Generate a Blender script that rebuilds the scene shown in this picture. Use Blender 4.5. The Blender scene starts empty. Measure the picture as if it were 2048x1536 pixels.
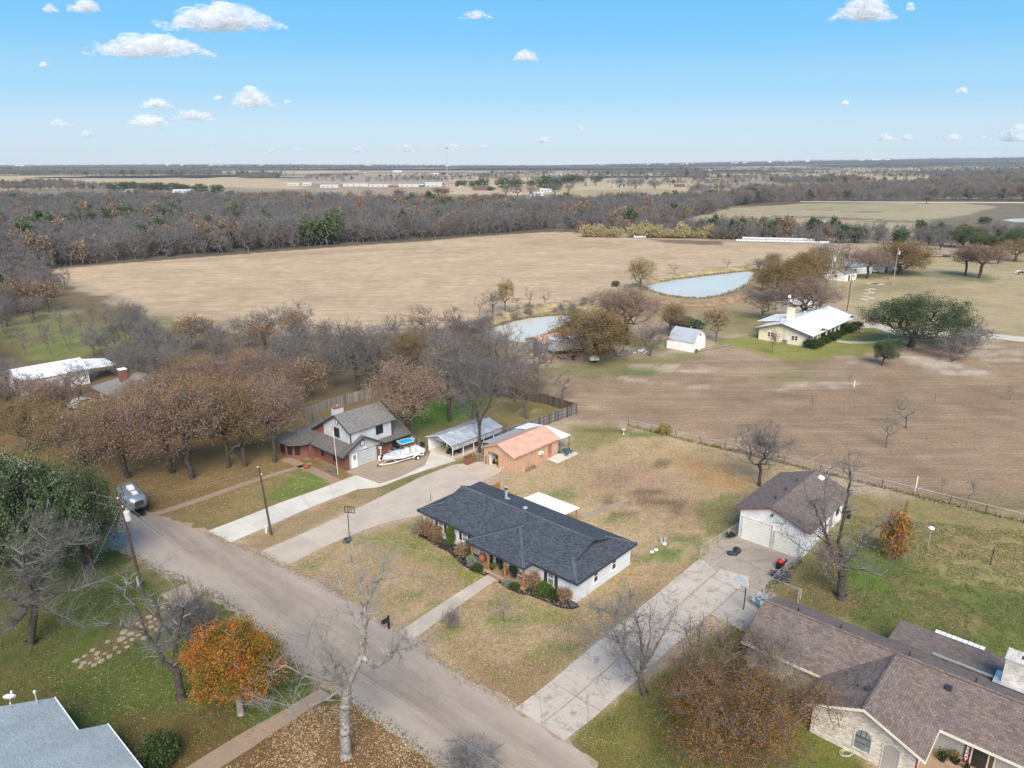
import bpy, math, random
import numpy as np
from mathutils import Vector
SC = bpy.context.scene
R = math.radians

# ------------------------------------------------------------------ camera
CAM_H, CAM_F, HOR = 42.0, 1450.0, 325.0
PITCH = math.atan((768 - HOR) / CAM_F)
cam_d = bpy.data.cameras.new('camera'); cam = bpy.data.objects.new('camera', cam_d)
SC.collection.objects.link(cam); SC.camera = cam
cam.location = (0, 0, CAM_H); cam.rotation_euler = (math.pi/2 - PITCH, 0, 0)
cam_d.sensor_width = 36; cam_d.lens = CAM_F / 2048 * 36
cam_d.clip_start = 0.5; cam_d.clip_end = 90000

# ------------------------------------------------------------------ light
SUN_EL, SUN_AZ = R(42), R(176)      # azimuth: clockwise from +Y (the view direction)
w = bpy.data.worlds.new('World'); SC.world = w; w.use_nodes = True
nt = w.node_tree; nt.nodes.clear()
sky = nt.nodes.new('ShaderNodeTexSky'); sky.sky_type = 'NISHITA'; sky.sun_disc = False
sky.sun_elevation = SUN_EL; sky.sun_rotation = SUN_AZ
sky.altitude = 150; sky.air_density = 1.0; sky.dust_density = 0.1; sky.ozone_density = 5.0
bg = nt.nodes.new('ShaderNodeBackground'); bg.inputs[1].default_value = 0.066
wo = nt.nodes.new('ShaderNodeOutputWorld')
tcw = nt.nodes.new('ShaderNodeTexCoord'); spx = nt.nodes.new('ShaderNodeSeparateXYZ'); nt.links.new(tcw.outputs['Generated'], spx.inputs[0])
rmp = nt.nodes.new('ShaderNodeValToRGB'); nt.links.new(spx.outputs[2], rmp.inputs[0]); rmp.color_ramp.interpolation = 'EASE'
_e = rmp.color_ramp.elements; _k = 1/(.066*1.68)*.1
for _i, (_p, _c) in enumerate([(0, (.72, .84, .96)), (.035, (.58, .79, .97)), (.09, (.35, .71, 1.0)), (.16, (.17, .62, 1.05)), (.22, (.13, .56, 1.04)), (.45, (.13, .44, .85)), (1, (.09, .30, .66))]):
    _x = _e[_i] if _i < 2 else _e.new(_p)
    _x.position = _p; _x.color = tuple(c*_k for c in _c)+(1,)
sc10 = nt.nodes.new('ShaderNodeVectorMath'); sc10.operation = 'SCALE'; sc10.inputs['Scale'].default_value = 10
nt.links.new(rmp.outputs[0], sc10.inputs[0])
mixw = nt.nodes.new('ShaderNodeMix'); mixw.data_type = 'RGBA'; mixw.inputs[0].default_value = .75
nt.links.new(sky.outputs[0], mixw.inputs[6]); nt.links.new(sc10.outputs[0], mixw.inputs[7]); nt.links.new(mixw.outputs[2], bg.inputs[0])
nt.links.new(bg.outputs[0], wo.inputs[0])
sd = bpy.data.lights.new('sun', 'SUN'); sun = bpy.data.objects.new('sun', sd); SC.collection.objects.link(sun)
sd.energy = 4.0; sd.angle = R(40); sd.color = (1, .89, .75)
_d = Vector((math.sin(SUN_AZ)*math.cos(SUN_EL), math.cos(SUN_AZ)*math.cos(SUN_EL), math.sin(SUN_EL)))
sun.rotation_euler = _d.to_track_quat('Z', 'Y').to_euler()
sun.location = (30, -30, 90)
SC.view_settings.view_transform = 'Standard'; SC.view_settings.look = 'None'
SC.view_settings.exposure = 0.75; SC.view_settings.gamma = 1; SC.view_settings.use_curve_mapping = False

# ------------------------------------------------------------------ projection helpers (photo pixel -> point on a level plane)
CP, SP = math.cos(PITCH), math.sin(PITCH)
def G(u, v, z=0.0):
    a = (u-1024)/CAM_F; b = (v-768)/CAM_F
    dy = CP - b*SP; dz = -SP - b*CP
    t = (CAM_H - z)/-dz
    return (a*t, dy*t, z)
def top_h(v0, v1):                       # height of something standing at row v0 whose top is at row v1
    y0 = G(1024, v0)[1]; b = (v1-768)/CAM_F
    return CAM_H + (-SP - b*CP)*y0/(CP - b*SP)
def pxm(v): return CAM_F/(G(1024, v)[1]*CP + CAM_H*SP)     # pixels per metre at ground row v

# ------------------------------------------------------------------ materials
def s2l(c): return c/12.92 if c <= .04045 else ((c+.055)/1.055)**2.4
def col(r, g, b, k=1.0): return (min(.9, s2l(r/255)*k), min(.9, s2l(g/255)*k), min(.9, s2l(b/255)*k), 1)
class NT:
    def __init__(s, name):
        s.m = bpy.data.materials.new(name); s.m.use_nodes = True; s.t = s.m.node_tree
        s.b = s.t.nodes['Principled BSDF']
    def n(s, typ, **kw):
        nd = s.t.nodes.new(typ)
        for k, v in kw.items():
            if k.startswith('i_'): nd.inputs[k[2:].replace('_', ' ')].default_value = v
            else: setattr(nd, k, v)
        return nd
    def l(s, a, b): s.t.links.new(a, b)
    def mul(s, a, b, f=1.0, typ='MULTIPLY'):
        m = s.n('ShaderNodeMix', data_type='RGBA', blend_type=typ); m.inputs[0].default_value = f if not hasattr(f, 'is_output') else 1
        if hasattr(f, 'is_output'): s.l(f, m.inputs[0])
        for x, i in ((a, 6), (b, 7)):
            if hasattr(x, 'is_output'): s.l(x, m.inputs[i])
            else: m.inputs[i].default_value = x
        return m.outputs[2]
    def ramp(s, fac, stops):
        r = s.n('ShaderNodeValToRGB'); s.l(fac, r.inputs[0]); e = r.color_ramp.elements
        e[0].position, e[0].color = stops[0]; e[1].position, e[1].color = stops[-1]
        for p, c in stops[1:-1]:
            x = e.new(p); x.color = c
        return r.outputs[0]
    def noise(s, vec, scale, detail=3, rough=.55):
        nd = s.n('ShaderNodeTexNoise'); nd.inputs['Scale'].default_value = scale
        nd.inputs['Detail'].default_value = detail; nd.inputs['Roughness'].default_value = rough
        if vec is not None: s.l(vec, nd.inputs['Vector'])
        return nd.outputs['Fac']
    def map(s, vec, sc=(1, 1, 1), rot=(0, 0, 0)):
        m = s.n('ShaderNodeMapping'); s.l(vec, m.inputs[0]); m.inputs['Scale'].default_value = sc; m.inputs['Rotation'].default_value = rot
        return m.outputs[0]
def g4(v): return (v, v, v, 1)
MATS = {}
def mat(name, c, rough=.7, var=.25, scale=1.5, metal=0.0, bump=0.0, c2=None):
    if name in MATS: return MATS[name]
    q = NT(name); tc = q.n('ShaderNodeTexCoord').outputs['Object']
    f = q.noise(tc, scale, 4)
    lo = tuple(x*(1-var) for x in c[:3])+(1,); hi = tuple(min(.95, x*(1+var)) for x in c[:3])+(1,)
    if c2: lo = c2
    q.l(q.ramp(f, [(.35, lo), (.65, hi)]), q.b.inputs['Base Color'])
    q.b.inputs['Roughness'].default_value = rough; q.b.inputs['Metallic'].default_value = metal
    if bump:
        bp = q.n('ShaderNodeBump'); bp.inputs['Strength'].default_value = bump; bp.inputs['Distance'].default_value = .03
        q.l(q.noise(tc, scale*12, 2), bp.inputs['Height']); q.l(bp.outputs[0], q.b.inputs['Normal'])
    MATS[name] = q.m; return q.m
def shingle(name, c, mort=.55, bw=.30, rh=.15, var=.35, stain=.2):
    q = NT(name); uv = q.n('ShaderNodeTexCoord').outputs['UV']
    b = q.n('ShaderNodeTexBrick'); q.l(uv, b.inputs['Vector'])
    b.inputs['Scale'].default_value = 1; b.inputs['Brick Width'].default_value = bw; b.inputs['Row Height'].default_value = rh
    b.inputs['Mortar Size'].default_value = .012; b.inputs['Mortar Smooth'].default_value = .3
    b.offset = .5
    b.inputs['Color1'].default_value = tuple(x*(1-var) for x in c[:3])+(1,)
    b.inputs['Color2'].default_value = tuple(min(.95, x*(1+var)) for x in c[:3])+(1,)
    b.inputs['Mortar'].default_value = tuple(x*mort for x in c[:3])+(1,)
    st = q.ramp(q.noise(q.map(uv, (1, .35, 1)), .55, 4), [(.35, g4(1-stain)), (.65, g4(1+stain*.6))])
    st2 = q.ramp(q.noise(uv, 9, 3), [(.3, g4(.72)), (.7, g4(1.28))])
    o = q.mul(q.mul(b.outputs['Color'], st), st2)
    q.l(o, q.b.inputs['Base Color']); q.b.inputs['Roughness'].default_value = .9
    bp = q.n('ShaderNodeBump'); bp.inputs['Strength'].default_value = .6; bp.inputs['Distance'].default_value = .02
    q.l(b.outputs['Fac'], bp.inputs['Height']); bp.invert = True; q.l(bp.outputs[0], q.b.inputs['Normal'])
    MATS[name] = q.m; return q.m
def ribbed(name, c, pitch=.3, depth=.5, rough=.45, metal=0.0, axis=0, stain=None, dark=.75, sw=.35):
    """sheet metal or board siding: ribs along v, spaced along u"""
    q = NT(name); uv = q.n('ShaderNodeTexCoord').outputs['UV']
    wv = q.n('ShaderNodeTexWave', wave_type='BANDS', bands_direction='X' if axis == 0 else 'Y', wave_profile='SIN')
    q.l(uv, wv.inputs['Vector']); wv.inputs['Scale'].default_value = .314/pitch*1.0
    line = q.ramp(wv.outputs['Fac'], [(.0, g4(dark)), (.18, g4(1))])
    base = c
    n1 = q.ramp(q.noise(uv, .7, 4), [(.35, g4(.86)), (.65, g4(1.08))])
    o = q.mul(q.mul(line, base), n1)
    if stain:
        m = q.ramp(q.noise(q.map(uv, (1.2, .5, 1)), .9, 5, .65), [(.5-.12*sw, g4(0)), (.5+.25*(1-sw)+.05, g4(1))])
        o = q.mul(o, stain, m, 'MIX')
    q.l(o, q.b.inputs['Base Color']); q.b.inputs['Roughness'].default_value = rough; q.b.inputs['Metallic'].default_value = metal
    bp = q.n('ShaderNodeBump'); bp.inputs['Strength'].default_value = depth; bp.inputs['Distance'].default_value = .02
    q.l(wv.outputs['Fac'], bp.inputs['Height']); q.l(bp.outputs[0], q.b.inputs['Normal'])
    MATS[name] = q.m; return q.m
def brick(name, c1, c2, mort, bw=.22, rh=.075, stain=.12):
    q = NT(name); uv = q.n('ShaderNodeTexCoord').outputs['UV']
    b = q.n('ShaderNodeTexBrick'); q.l(uv, b.inputs['Vector'])
    b.inputs['Scale'].default_value = 1; b.inputs['Brick Width'].default_value = bw; b.inputs['Row Height'].default_value = rh
    b.inputs['Mortar Size'].default_value = .012
    b.inputs['Color1'].default_value = c1; b.inputs['Color2'].default_value = c2; b.inputs['Mortar'].default_value = mort
    st = q.ramp(q.noise(uv, 1.1, 5), [(.35, g4(1-stain)), (.65, g4(1+stain))])
    q.l(q.mul(b.outputs['Color'], st), q.b.inputs['Base Color']); q.b.inputs['Roughness'].default_value = .85
    bp = q.n('ShaderNodeBump'); bp.inputs['Strength'].default_value = .5; bp.inputs['Distance'].default_value = .015; bp.invert = True
    q.l(b.outputs['Fac'], bp.inputs['Height']); q.l(bp.outputs[0], q.b.inputs['Normal'])
    MATS[name] = q.m; return q.m
def foliage(name, cols, noise_c=.5, objvar=.25, trans=.0, rough=.8):
    """per leaf colour, clump variation and variation between trees"""
    q = NT(name)
    geo = q.n('ShaderNodeNewGeometry'); tc = q.n('ShaderNodeTexCoord').outputs['Object']
    oi = q.n('ShaderNodeObjectInfo')
    mx = q.n('ShaderNodeMath', operation='MULTIPLY_ADD'); q.l(geo.outputs['Random Per Island'], mx.inputs[0]); mx.inputs[1].default_value = 1-noise_c
    nz = q.noise(tc, .55, 3)
    m2 = q.n('ShaderNodeMapRange'); q.l(nz, m2.inputs[0]); m2.inputs[1].default_value = .3; m2.inputs[2].default_value = .7
    m2.inputs[3].default_value = 0; m2.inputs[4].default_value = noise_c
    q.l(m2.outputs[0], mx.inputs[2])
    n = len(cols)
    o = q.ramp(mx.outputs[0], [(i/(n-1)*.8+.1, c) for i, c in enumerate(cols)])
    ov = q.ramp(oi.outputs['Random'], [(0, g4(1-objvar)), (1, g4(1+objvar))])
    o = q.mul(o, ov)
    q.l(o, q.b.inputs['Base Color']); q.b.inputs['Roughness'].default_value = rough
    q.b.inputs['Specular IOR Level'].default_value = .2
    MATS[name] = q.m; return q.m
def glass(name='window_glass', c=(.03, .035, .04, 1), rough=.12):
    q = NT(name); tc = q.n('ShaderNodeTexCoord').outputs['Object']
    q.l(q.ramp(q.noise(tc, 2, 2), [(.3, c), (.7, tuple(x*1.8 for x in c[:3])+(1,))]), q.b.inputs['Base Color'])
    q.b.inputs['Roughness'].default_value = rough; MATS[name] = q.m; return q.m

# ------------------------------------------------------------------ object helpers
COL = SC.collection
def tag(o, label=None, cat=None, group=None, kind=None):
    if label: o['label'] = label
    if cat: o['category'] = cat
    if group: o['group'] = group
    if kind: o['kind'] = kind
    return o
def empty(name, loc=(0, 0, 0), rz=0.0, label=None, cat=None, group=None, kind=None, parent=None):
    o = bpy.data.objects.new(name, None); COL.objects.link(o); o.location = loc; o.rotation_euler = (0, 0, rz)
    o.empty_display_size = .3
    if parent: o.parent = parent
    return tag(o, label, cat, group, kind)
class MB:
    def __init__(s): s.v = []; s.f = []; s.mi = []; s.cur = 0
    def add(s, vs, fs):
        b = len(s.v); s.v += [tuple(map(float, p)) for p in vs]; s.f += [tuple(b+i for i in f) for f in fs]; s.mi += [s.cur]*len(fs); return s
    def box(s, x0, x1, y0, y1, z0, z1):
        return s.add([(x0, y0, z0), (x1, y0, z0), (x1, y1, z0), (x0, y1, z0), (x0, y0, z1), (x1, y0, z1), (x1, y1, z1), (x0, y1, z1)],
                     [(0, 3, 2, 1), (4, 5, 6, 7), (0, 1, 5, 4), (1, 2, 6, 5), (2, 3, 7, 6), (3, 0, 4, 7)])
    def prism(s, pts, z0, z1):                                  # level outline, counter-clockwise
        a = sum(pts[i][0]*pts[(i+1) % len(pts)][1]-pts[(i+1) % len(pts)][0]*pts[i][1] for i in range(len(pts)))
        if a < 0: pts = pts[::-1]
        n = len(pts)
        return s.add([(p[0], p[1], z0) for p in pts]+[(p[0], p[1], z1) for p in pts],
                     [tuple(range(n))[::-1], tuple(range(n, 2*n))]+[(i, (i+1) % n, n+(i+1) % n, n+i) for i in range(n)])
    def slab(s, pts, t):                                        # sloped sheet: top outline seen from above counter-clockwise
        n = len(pts)
        a = sum(pts[i][0]*pts[(i+1) % n][1]-pts[(i+1) % n][0]*pts[i][1] for i in range(n))
        if a < 0: pts = pts[::-1]
        return s.add([(p[0], p[1], p[2]) for p in pts]+[(p[0], p[1], p[2]-t) for p in pts],
                     [tuple(range(n)), tuple(range(n, 2*n))[::-1]]+[(i, n+i, n+(i+1) % n, (i+1) % n) for i in range(n)])
    def wallx(s, x, t, pts):                                    # outline (y,z) extruded along x
        n = len(pts)
        return s.add([(x, p[0], p[1]) for p in pts]+[(x+t, p[0], p[1]) for p in pts],
                     [tuple(range(n)), tuple(range(n, 2*n))[::-1]]+[(i, n+i, n+(i+1) % n, (i+1) % n) for i in range(n)])
    def wally(s, y, t, pts):
        n = len(pts)
        return s.add([(p[0], y, p[1]) for p in pts]+[(p[0], y+t, p[1]) for p in pts],
                     [tuple(range(n)), tuple(range(n, 2*n))[::-1]]+[(i, n+i, n+(i+1) % n, (i+1) % n) for i in range(n)])
    def tube(s, pts, r, n=6, r2=None, caps=True):
        P = [Vector(p) for p in pts]; m = len(P); base = len(s.v); rr = []
        for i, p in enumerate(P):
            d = (P[min(i+1, m-1)]-P[max(i-1, 0)]).normalized()
            a = d.orthogonal().normalized() if i == 0 or True else a
            up = Vector((0, 0, 1)) if abs(d.z) < .9 else Vector((1, 0, 0))
            a = d.cross(up).normalized(); b = d.cross(a)
            q = r if r2 is None else r+(r2-r)*i/(m-1)
            for k in range(n):
                an = 2*math.pi*k/n; s.v.append(tuple(p+a*math.cos(an)*q+b*math.sin(an)*q))
        for i in range(m-1):
            for k in range(n):
                s.f.append((base+i*n+k, base+i*n+(k+1) % n, base+(i+1)*n+(k+1) % n, base+(i+1)*n+k)); s.mi.append(s.cur)
        if caps:
            s.f.append(tuple(base+k for k in range(n))[::-1]); s.mi.append(s.cur)
            s.f.append(tuple(base+(m-1)*n+k for k in range(n))); s.mi.append(s.cur)
        return s
    def lathe(s, prof, n=12, c=(0, 0)):                          # (r,z) profile
        base = len(s.v); m = len(prof)
        for r, z in prof:
            for k in range(n):
                an = 2*math.pi*k/n; s.v.append((c[0]+r*math.cos(an), c[1]+r*math.sin(an), z))
        for i in range(m-1):
            for k in range(n):
                s.f.append((base+i*n+k, base+i*n+(k+1) % n, base+(i+1)*n+(k+1) % n, base+(i+1)*n+k)); s.mi.append(s.cur)
        s.f.append(tuple(base+k for k in range(n))[::-1]); s.mi.append(s.cur)
        s.f.append(tuple(base+(m-1)*n+k for k in range(n))); s.mi.append(s.cur)
        return s
    def build(s, name, m, parent=None, label=None, cat=None, group=None, kind=None, smooth=False, uv=True, loc=None, rz=None):
        me = bpy.data.meshes.new(name); me.from_pydata(s.v, [], s.f)
        for x in (m if isinstance(m, (list, tuple)) else [m]): me.materials.append(x)
        if len(me.materials) > 1: me.polygons.foreach_set('material_index', s.mi)
        if uv and len(s.f) < 20000:
            ul = me.uv_layers.new(name='UVMap'); dat = ul.data
            for p in me.polygons:
                nn = p.normal
                if abs(nn.z) > .999 or nn.length < .5: ua = Vector((1, 0, 0)); va = Vector((0, 1, 0))
                else:
                    ua = Vector((-nn.y, nn.x, 0)).normalized(); va = nn.cross(ua)
                for li in p.loop_indices:
                    c = me.vertices[me.loops[li].vertex_index].co; dat[li].uv = (c.dot(ua), c.dot(va))
        if smooth: me.polygons.foreach_set('use_smooth', [True]*len(me.polygons))
        o = bpy.data.objects.new(name, me); COL.objects.link(o)
        if parent: o.parent = parent
        if loc: o.location = loc
        if rz is not None: o.rotation_euler = (0, 0, rz)
        return tag(o, label, cat, group, kind)
def build_each(m, name, mt, parent):
    """one object for every separate piece collected in m"""
    g = list(range(len(m.v)))
    def find(i):
        while g[i] != i: g[i] = g[g[i]]; i = g[i]
        return i
    for f in m.f:
        for i in f[1:]: g[find(i)] = find(f[0])
    grp = {}
    for f in m.f: grp.setdefault(find(f[0]), []).append(f)
    for fs in grp.values():
        ids = sorted({i for f in fs for i in f}); mp = {i: k for k, i in enumerate(ids)}
        MB().add([m.v[i] for i in ids], [tuple(mp[i] for i in f) for f in fs]).build(name, mt, parent)
def copy_tree(o, parent=None):
    c = o.copy(); COL.objects.link(c)
    if parent: c.parent = parent
    for ch in list(o.children): copy_tree(ch, c)
    return c
HROT = R(48)                      # the street grid: local x runs away to the right, local y away to the left
def toL(O, p):
    dx, dy = p[0]-O[0], p[1]-O[1]; c, s = math.cos(HROT), math.sin(HROT)
    return (dx*c+dy*s, -dx*s+dy*c)
def toW(O, p):
    c, s = math.cos(HROT), math.sin(HROT); return (O[0]+p[0]*c-p[1]*s, O[1]+p[0]*s+p[1]*c)

# wall-mounted pieces. face: 'w' = wall whose outside looks along -x at x=pos ; 's' = wall looking along -y at y=pos
def wbox(m, face, pos, s0, s1, z0, z1, n0, n1):
    if face == 'w': m.box(pos-n1, pos-n0, s0, s1, z0, z1)
    elif face == 's': m.box(s0, s1, pos-n1, pos-n0, z0, z1)
    elif face == 'n': m.box(s0, s1, pos+n0, pos+n1, z0, z1)
    else: m.box(pos+n0, pos+n1, s0, s1, z0, z1)
def window(par, face, pos, s0, s1, z0, z1, fm, gm, fw=.07, rail=True, mull=0, shut=None, sill=None, name='window'):
    f = MB(); W = s1-s0
    wbox(f, face, pos, s0, s0+fw, z0, z1, -.02, .07); wbox(f, face, pos, s1-fw, s1, z0, z1, -.02, .07)
    wbox(f, face, pos, s0+fw, s1-fw, z0, z0+fw, -.02, .068); wbox(f, face, pos, s0+fw, s1-fw, z1-fw, z1, -.02, .068)
    if rail: wbox(f, face, pos, s0+fw, s1-fw, (z0+z1)/2-.03, (z0+z1)/2+.03, -.02, .062)
    for k in range(mull):
        sx = s0+W*(k+1)/(mull+1); wbox(f, face, pos, sx-fw*.55, sx+fw*.55, z0+fw, z1-fw, -.02, .065)
    o = f.build(name, fm, par)
    p = MB(); wbox(p, face, pos, s0+fw*.5, s1-fw*.5, z0+fw*.5, z1-fw*.5, -.015, .03); p.build('pane', gm, o)
    if sill:
        q = MB(); wbox(q, face, pos, s0-.08, s1+.08, z0-.09, z0-.002, -.02, .12); q.build('sill', sill, o)
    if shut:
        for a, b in ((s0-.46, s0-.05), (s1+.05, s1+.46)):
            q = MB(); wbox(q, face, pos, a, b, z0, z1, -.01, .05)
            for k in range(7):
                zz = z0+(z1-z0)*(k+.5)/7; wbox(q, face, pos, a+.05, b-.05, zz-.06, zz+.06, .05, .062)
            q.build('shutter', shut, par)
    return o
def gable_x(m, x0, x1, y0, y1, ze, zr, t=.16, yr=None):          # ridge along x
    ym = (y0+y1)/2 if yr is None else yr
    m.slab([(x0, y0, ze), (x1, y0, ze), (x1, ym, zr), (x0, ym, zr)], t)
    m.slab([(x0, ym, zr), (x1, ym, zr), (x1, y1, ze), (x0, y1, ze)], t); return m
def gable_y(m, x0, x1, y0, y1, ze, zr, t=.16, xr=None):
    xm = (x0+x1)/2 if xr is None else xr
    m.slab([(x0, y0, ze), (xm, y0, zr), (xm, y1, zr), (x0, y1, ze)], t)
    m.slab([(xm, y0, zr), (x1, y0, ze), (x1, y1, ze), (xm, y1, zr)], t); return m
# ================================================================== GROUND
KG = 0.66            # ground: photo colour -> surface colour
def hill(x, y):
    """far terrain: almost flat, rising gently to the right beyond three kilometres"""
    x = np.asarray(x, float); y = np.asarray(y, float)
    s = np.clip((y-2500)/9000, 0, 1); s = s*s*(3-2*s)
    ang = np.clip((x/np.maximum(y, 1)-.05)/.55, 0, 1.3)
    return s*ang*95*np.clip((26000-y)/14000, .3, 1)+s*8*np.sin(x*.0007+y*.0004)
rs = np.random.RandomState(4)
def vnoise(x, y, sc, seed=0):
    """value noise on numpy arrays"""
    x = np.asarray(x)/sc; y = np.asarray(y)/sc
    xi = np.floor(x).astype(np.int64); yi = np.floor(y).astype(np.int64); fx = x-xi; fy = y-yi
    fx = fx*fx*(3-2*fx); fy = fy*fy*(3-2*fy)
    def h(a, b):
        n = (a*374761393 + b*668265263 + seed*1274126177) & 0x7fffffff
        n = ((n ^ (n >> 13))*1274126177) & 0x7fffffff
        return ((n ^ (n >> 16)) & 0xffff)/65535.0
    return (h(xi, yi)*(1-fx)+h(xi+1, yi)*fx)*(1-fy)+(h(xi, yi+1)*(1-fx)+h(xi+1, yi+1)*fx)*fy
def fbm(x, y, sc, seed=0): return .55*vnoise(x, y, sc, seed)+.3*vnoise(x, y, sc/2.3, seed+7)+.15*vnoise(x, y, sc/5.1, seed+13)

NX = 580; ys = [-70.0]
while ys[-1] < 13000: ys.append(ys[-1]+max(.9, (ys[-1]+70)*.0105))
ys = np.array(ys); NY = len(ys)
sx = np.linspace(-1.55, 1.55, NX)
GX = (sx[None, :]*(ys[:, None]+75)).ravel() if False else (sx[None, :]*(np.maximum(ys[:, None], 0)*.72+75+np.maximum(-ys[:, None], 0)*.2)).ravel()
GY = np.repeat(ys, NX)
def polydist(px, py, poly):
    """signed distance, positive inside"""
    n = len(poly); ins = np.zeros(px.shape, bool); d2 = np.full(px.shape, 1e18)
    for i in range(n):
        x0, y0 = poly[i]; x1, y1 = poly[(i+1) % n]
        c = ((y0 > py) != (y1 > py)) & (px < (x1-x0)*(py-y0)/((y1-y0) or 1e-9)+x0); ins ^= c
        ex, ey = x1-x0, y1-y0; t = np.clip(((px-x0)*ex+(py-y0)*ey)/(ex*ex+ey*ey+1e-9), 0, 1)
        d2 = np.minimum(d2, (px-x0-t*ex)**2+(py-y0-t*ey)**2)
    return np.where(ins, 1, -1)*np.sqrt(d2)
def linedist(px, py, pts):
    d2 = np.full(px.shape, 1e18)
    for i in range(len(pts)-1):
        x0, y0 = pts[i]; x1, y1 = pts[i+1]; ex, ey = x1-x0, y1-y0
        t = np.clip(((px-x0)*ex+(py-y0)*ey)/(ex*ex+ey*ey+1e-9), 0, 1)
        d2 = np.minimum(d2, (px-x0-t*ex)**2+(py-y0-t*ey)**2)
    return np.sqrt(d2)
GC = np.empty((GX.size, 3)); GC[:] = col(188, 168, 143)[:3]
GD = np.zeros((GX.size, 3))                                    # r: streaks, g: leaf litter, b: lawn mottling
warp = fbm(GX, GY, 7, 3)-.5+.35*(vnoise(GX, GY, 1.6, 8)-.5); warpL = fbm(GX, GY, 60, 5)-.5
def paint(px, rgb, edge=1.5, wob=2.0, amt=1.0, d=None, far=False, line=False, width=1.0, holes=0.0, hs=4.0):
    P = [G(u, v)[:2] for u, v in px]
    xs = [p[0] for p in P]; yy = [p[1] for p in P]; m = edge*2+wob+width+2
    idx = np.nonzero((GX > min(xs)-m) & (GX < max(xs)+m) & (GY > min(yy)-m) & (GY < max(yy)+m))[0]
    if idx.size == 0: return
    x, y = GX[idx], GY[idx]
    q = (warpL if far else warp)[idx]*wob*2
    if line: s = width-linedist(x, y, P)+q
    else: s = polydist(x, y, P)+q
    a = np.clip(s/edge+.5, 0, 1); a = a*a*(3-2*a)*amt
    if holes: a = a*np.clip((fbm(x, y, hs, 31)-holes)/.12, 0, 1)
    GC[idx] = GC[idx]*(1-a[:, None])+np.array(col(*rgb)[:3])*a[:, None]
    if d is not None: GD[idx] = GD[idx]*(1-a[:, None])+np.array(d)*a[:, None]
def blob(u, v, r, rgb, amt=.8, ry=None, **k):
    x, y, _ = G(u, v); ry = ry or r
    idx = np.nonzero((abs(GX-x) < r*1.8) & (abs(GY-y) < ry*1.8))[0]
    if idx.size == 0: return
    dd = np.sqrt(((GX[idx]-x)/r)**2+((GY[idx]-y)/ry)**2)+warp[idx]*1.1
    a = np.clip((1.15-dd)/.55, 0, 1); a = a*a*(3-2*a)*amt
    a = a*np.clip((fbm(GX[idx], GY[idx], 2.6, 9)-.28)/.16, .15, 1)
    GC[idx] = GC[idx]*(1-a[:, None])+np.array(col(*rgb)[:3])*a[:, None]
# distant land: bands of pasture, stubble and brush
mfar = GY > 700
stripe = fbm(GX*.45, GY*1.2, 420, 71)
A1 = np.array(col(196, 178, 150)[:3]); A2 = np.array(col(152, 140, 122)[:3]); A3 = np.array(col(206, 186, 152)[:3])
t = np.clip((stripe-.35)/.3, 0, 1)[:, None]; cfar = A1*(1-t)+A2*t
t = np.clip((fbm(GX, GY, 300, 12)-.52)/.04, 0, 1)[:, None]; cfar = cfar*(1-t)+A3*t
GC[mfar] = cfar[mfar]
GD[:, 0] = .35
WD = (112, 104, 92)
paint([(0, 352), (500, 352), (640, 362), (600, 378), (430, 374), (0, 372)], (205, 184, 148), 30, 10, far=True)
paint([(560, 350), (900, 350), (880, 366), (560, 362)], (176, 162, 144), 30, 10, far=True)
paint([(640, 372), (900, 372), (880, 400), (640, 398)], (178, 158, 136), 12, 8, far=True)
paint([(820, 392), (960, 392), (960, 408), (700, 404)], (138, 148, 96), 10, 6, far=True)
paint([(1130, 380), (1330, 378), (1390, 386), (1260, 396), (1120, 392)], (190, 170, 136), 12, 8, far=True)
paint([(1380, 332), (1900, 330), (1900, 342), (1700, 350), (1400, 348)], (196, 176, 146), 40, 20, far=True)
paint([(1400, 358), (1560, 352), (1720, 360), (1600, 368), (1400, 366)], (168, 156, 136), 30, 15, far=True)
paint([(1560, 346), (1780, 348), (1900, 352), (1880, 358), (1700, 358)], (202, 180, 146), 30, 15, far=True)
BG = (96, 98, 98)
idxf = GY > 2100
tt = np.clip((.51-fbm(GX*.35, GY, 420, 71))/.05, 0, 1)*np.clip((.58-fbm(GX, GY, 500, 15))/.03+np.clip((GY-5000)/800, 0, 1), 0, 1); tt = np.maximum(tt, np.clip((GY-5600)/500, 0, 1)*np.clip((fbm(GX*.2, GY, 300, 44)-.3)/.05, .4, 1))
left_ = np.clip((.30-GX/np.maximum(GY, 1))/.1, 0, 1)*np.clip((GY-3900)/300, 0, 1)*np.clip((fbm(GX*.25, GY, 500, 33)-.34)/.05, 0, 1); tt = np.maximum(tt, left_)
tt = (tt*idxf)[:, None]; GC = GC*(1-tt)+np.array(col(*BG)[:3])*.36*tt
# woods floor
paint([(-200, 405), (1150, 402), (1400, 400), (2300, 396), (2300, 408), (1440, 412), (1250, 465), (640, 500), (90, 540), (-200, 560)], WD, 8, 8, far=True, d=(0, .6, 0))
paint([(-300, 520), (90, 535), (130, 570), (370, 660), (560, 670), (760, 665), (900, 650), (990, 640), (1120, 800), (900, 900), (560, 900), (0, 860), (-300, 800)], (130, 117, 92), 4, 5, d=(0, .8, .3))
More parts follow.
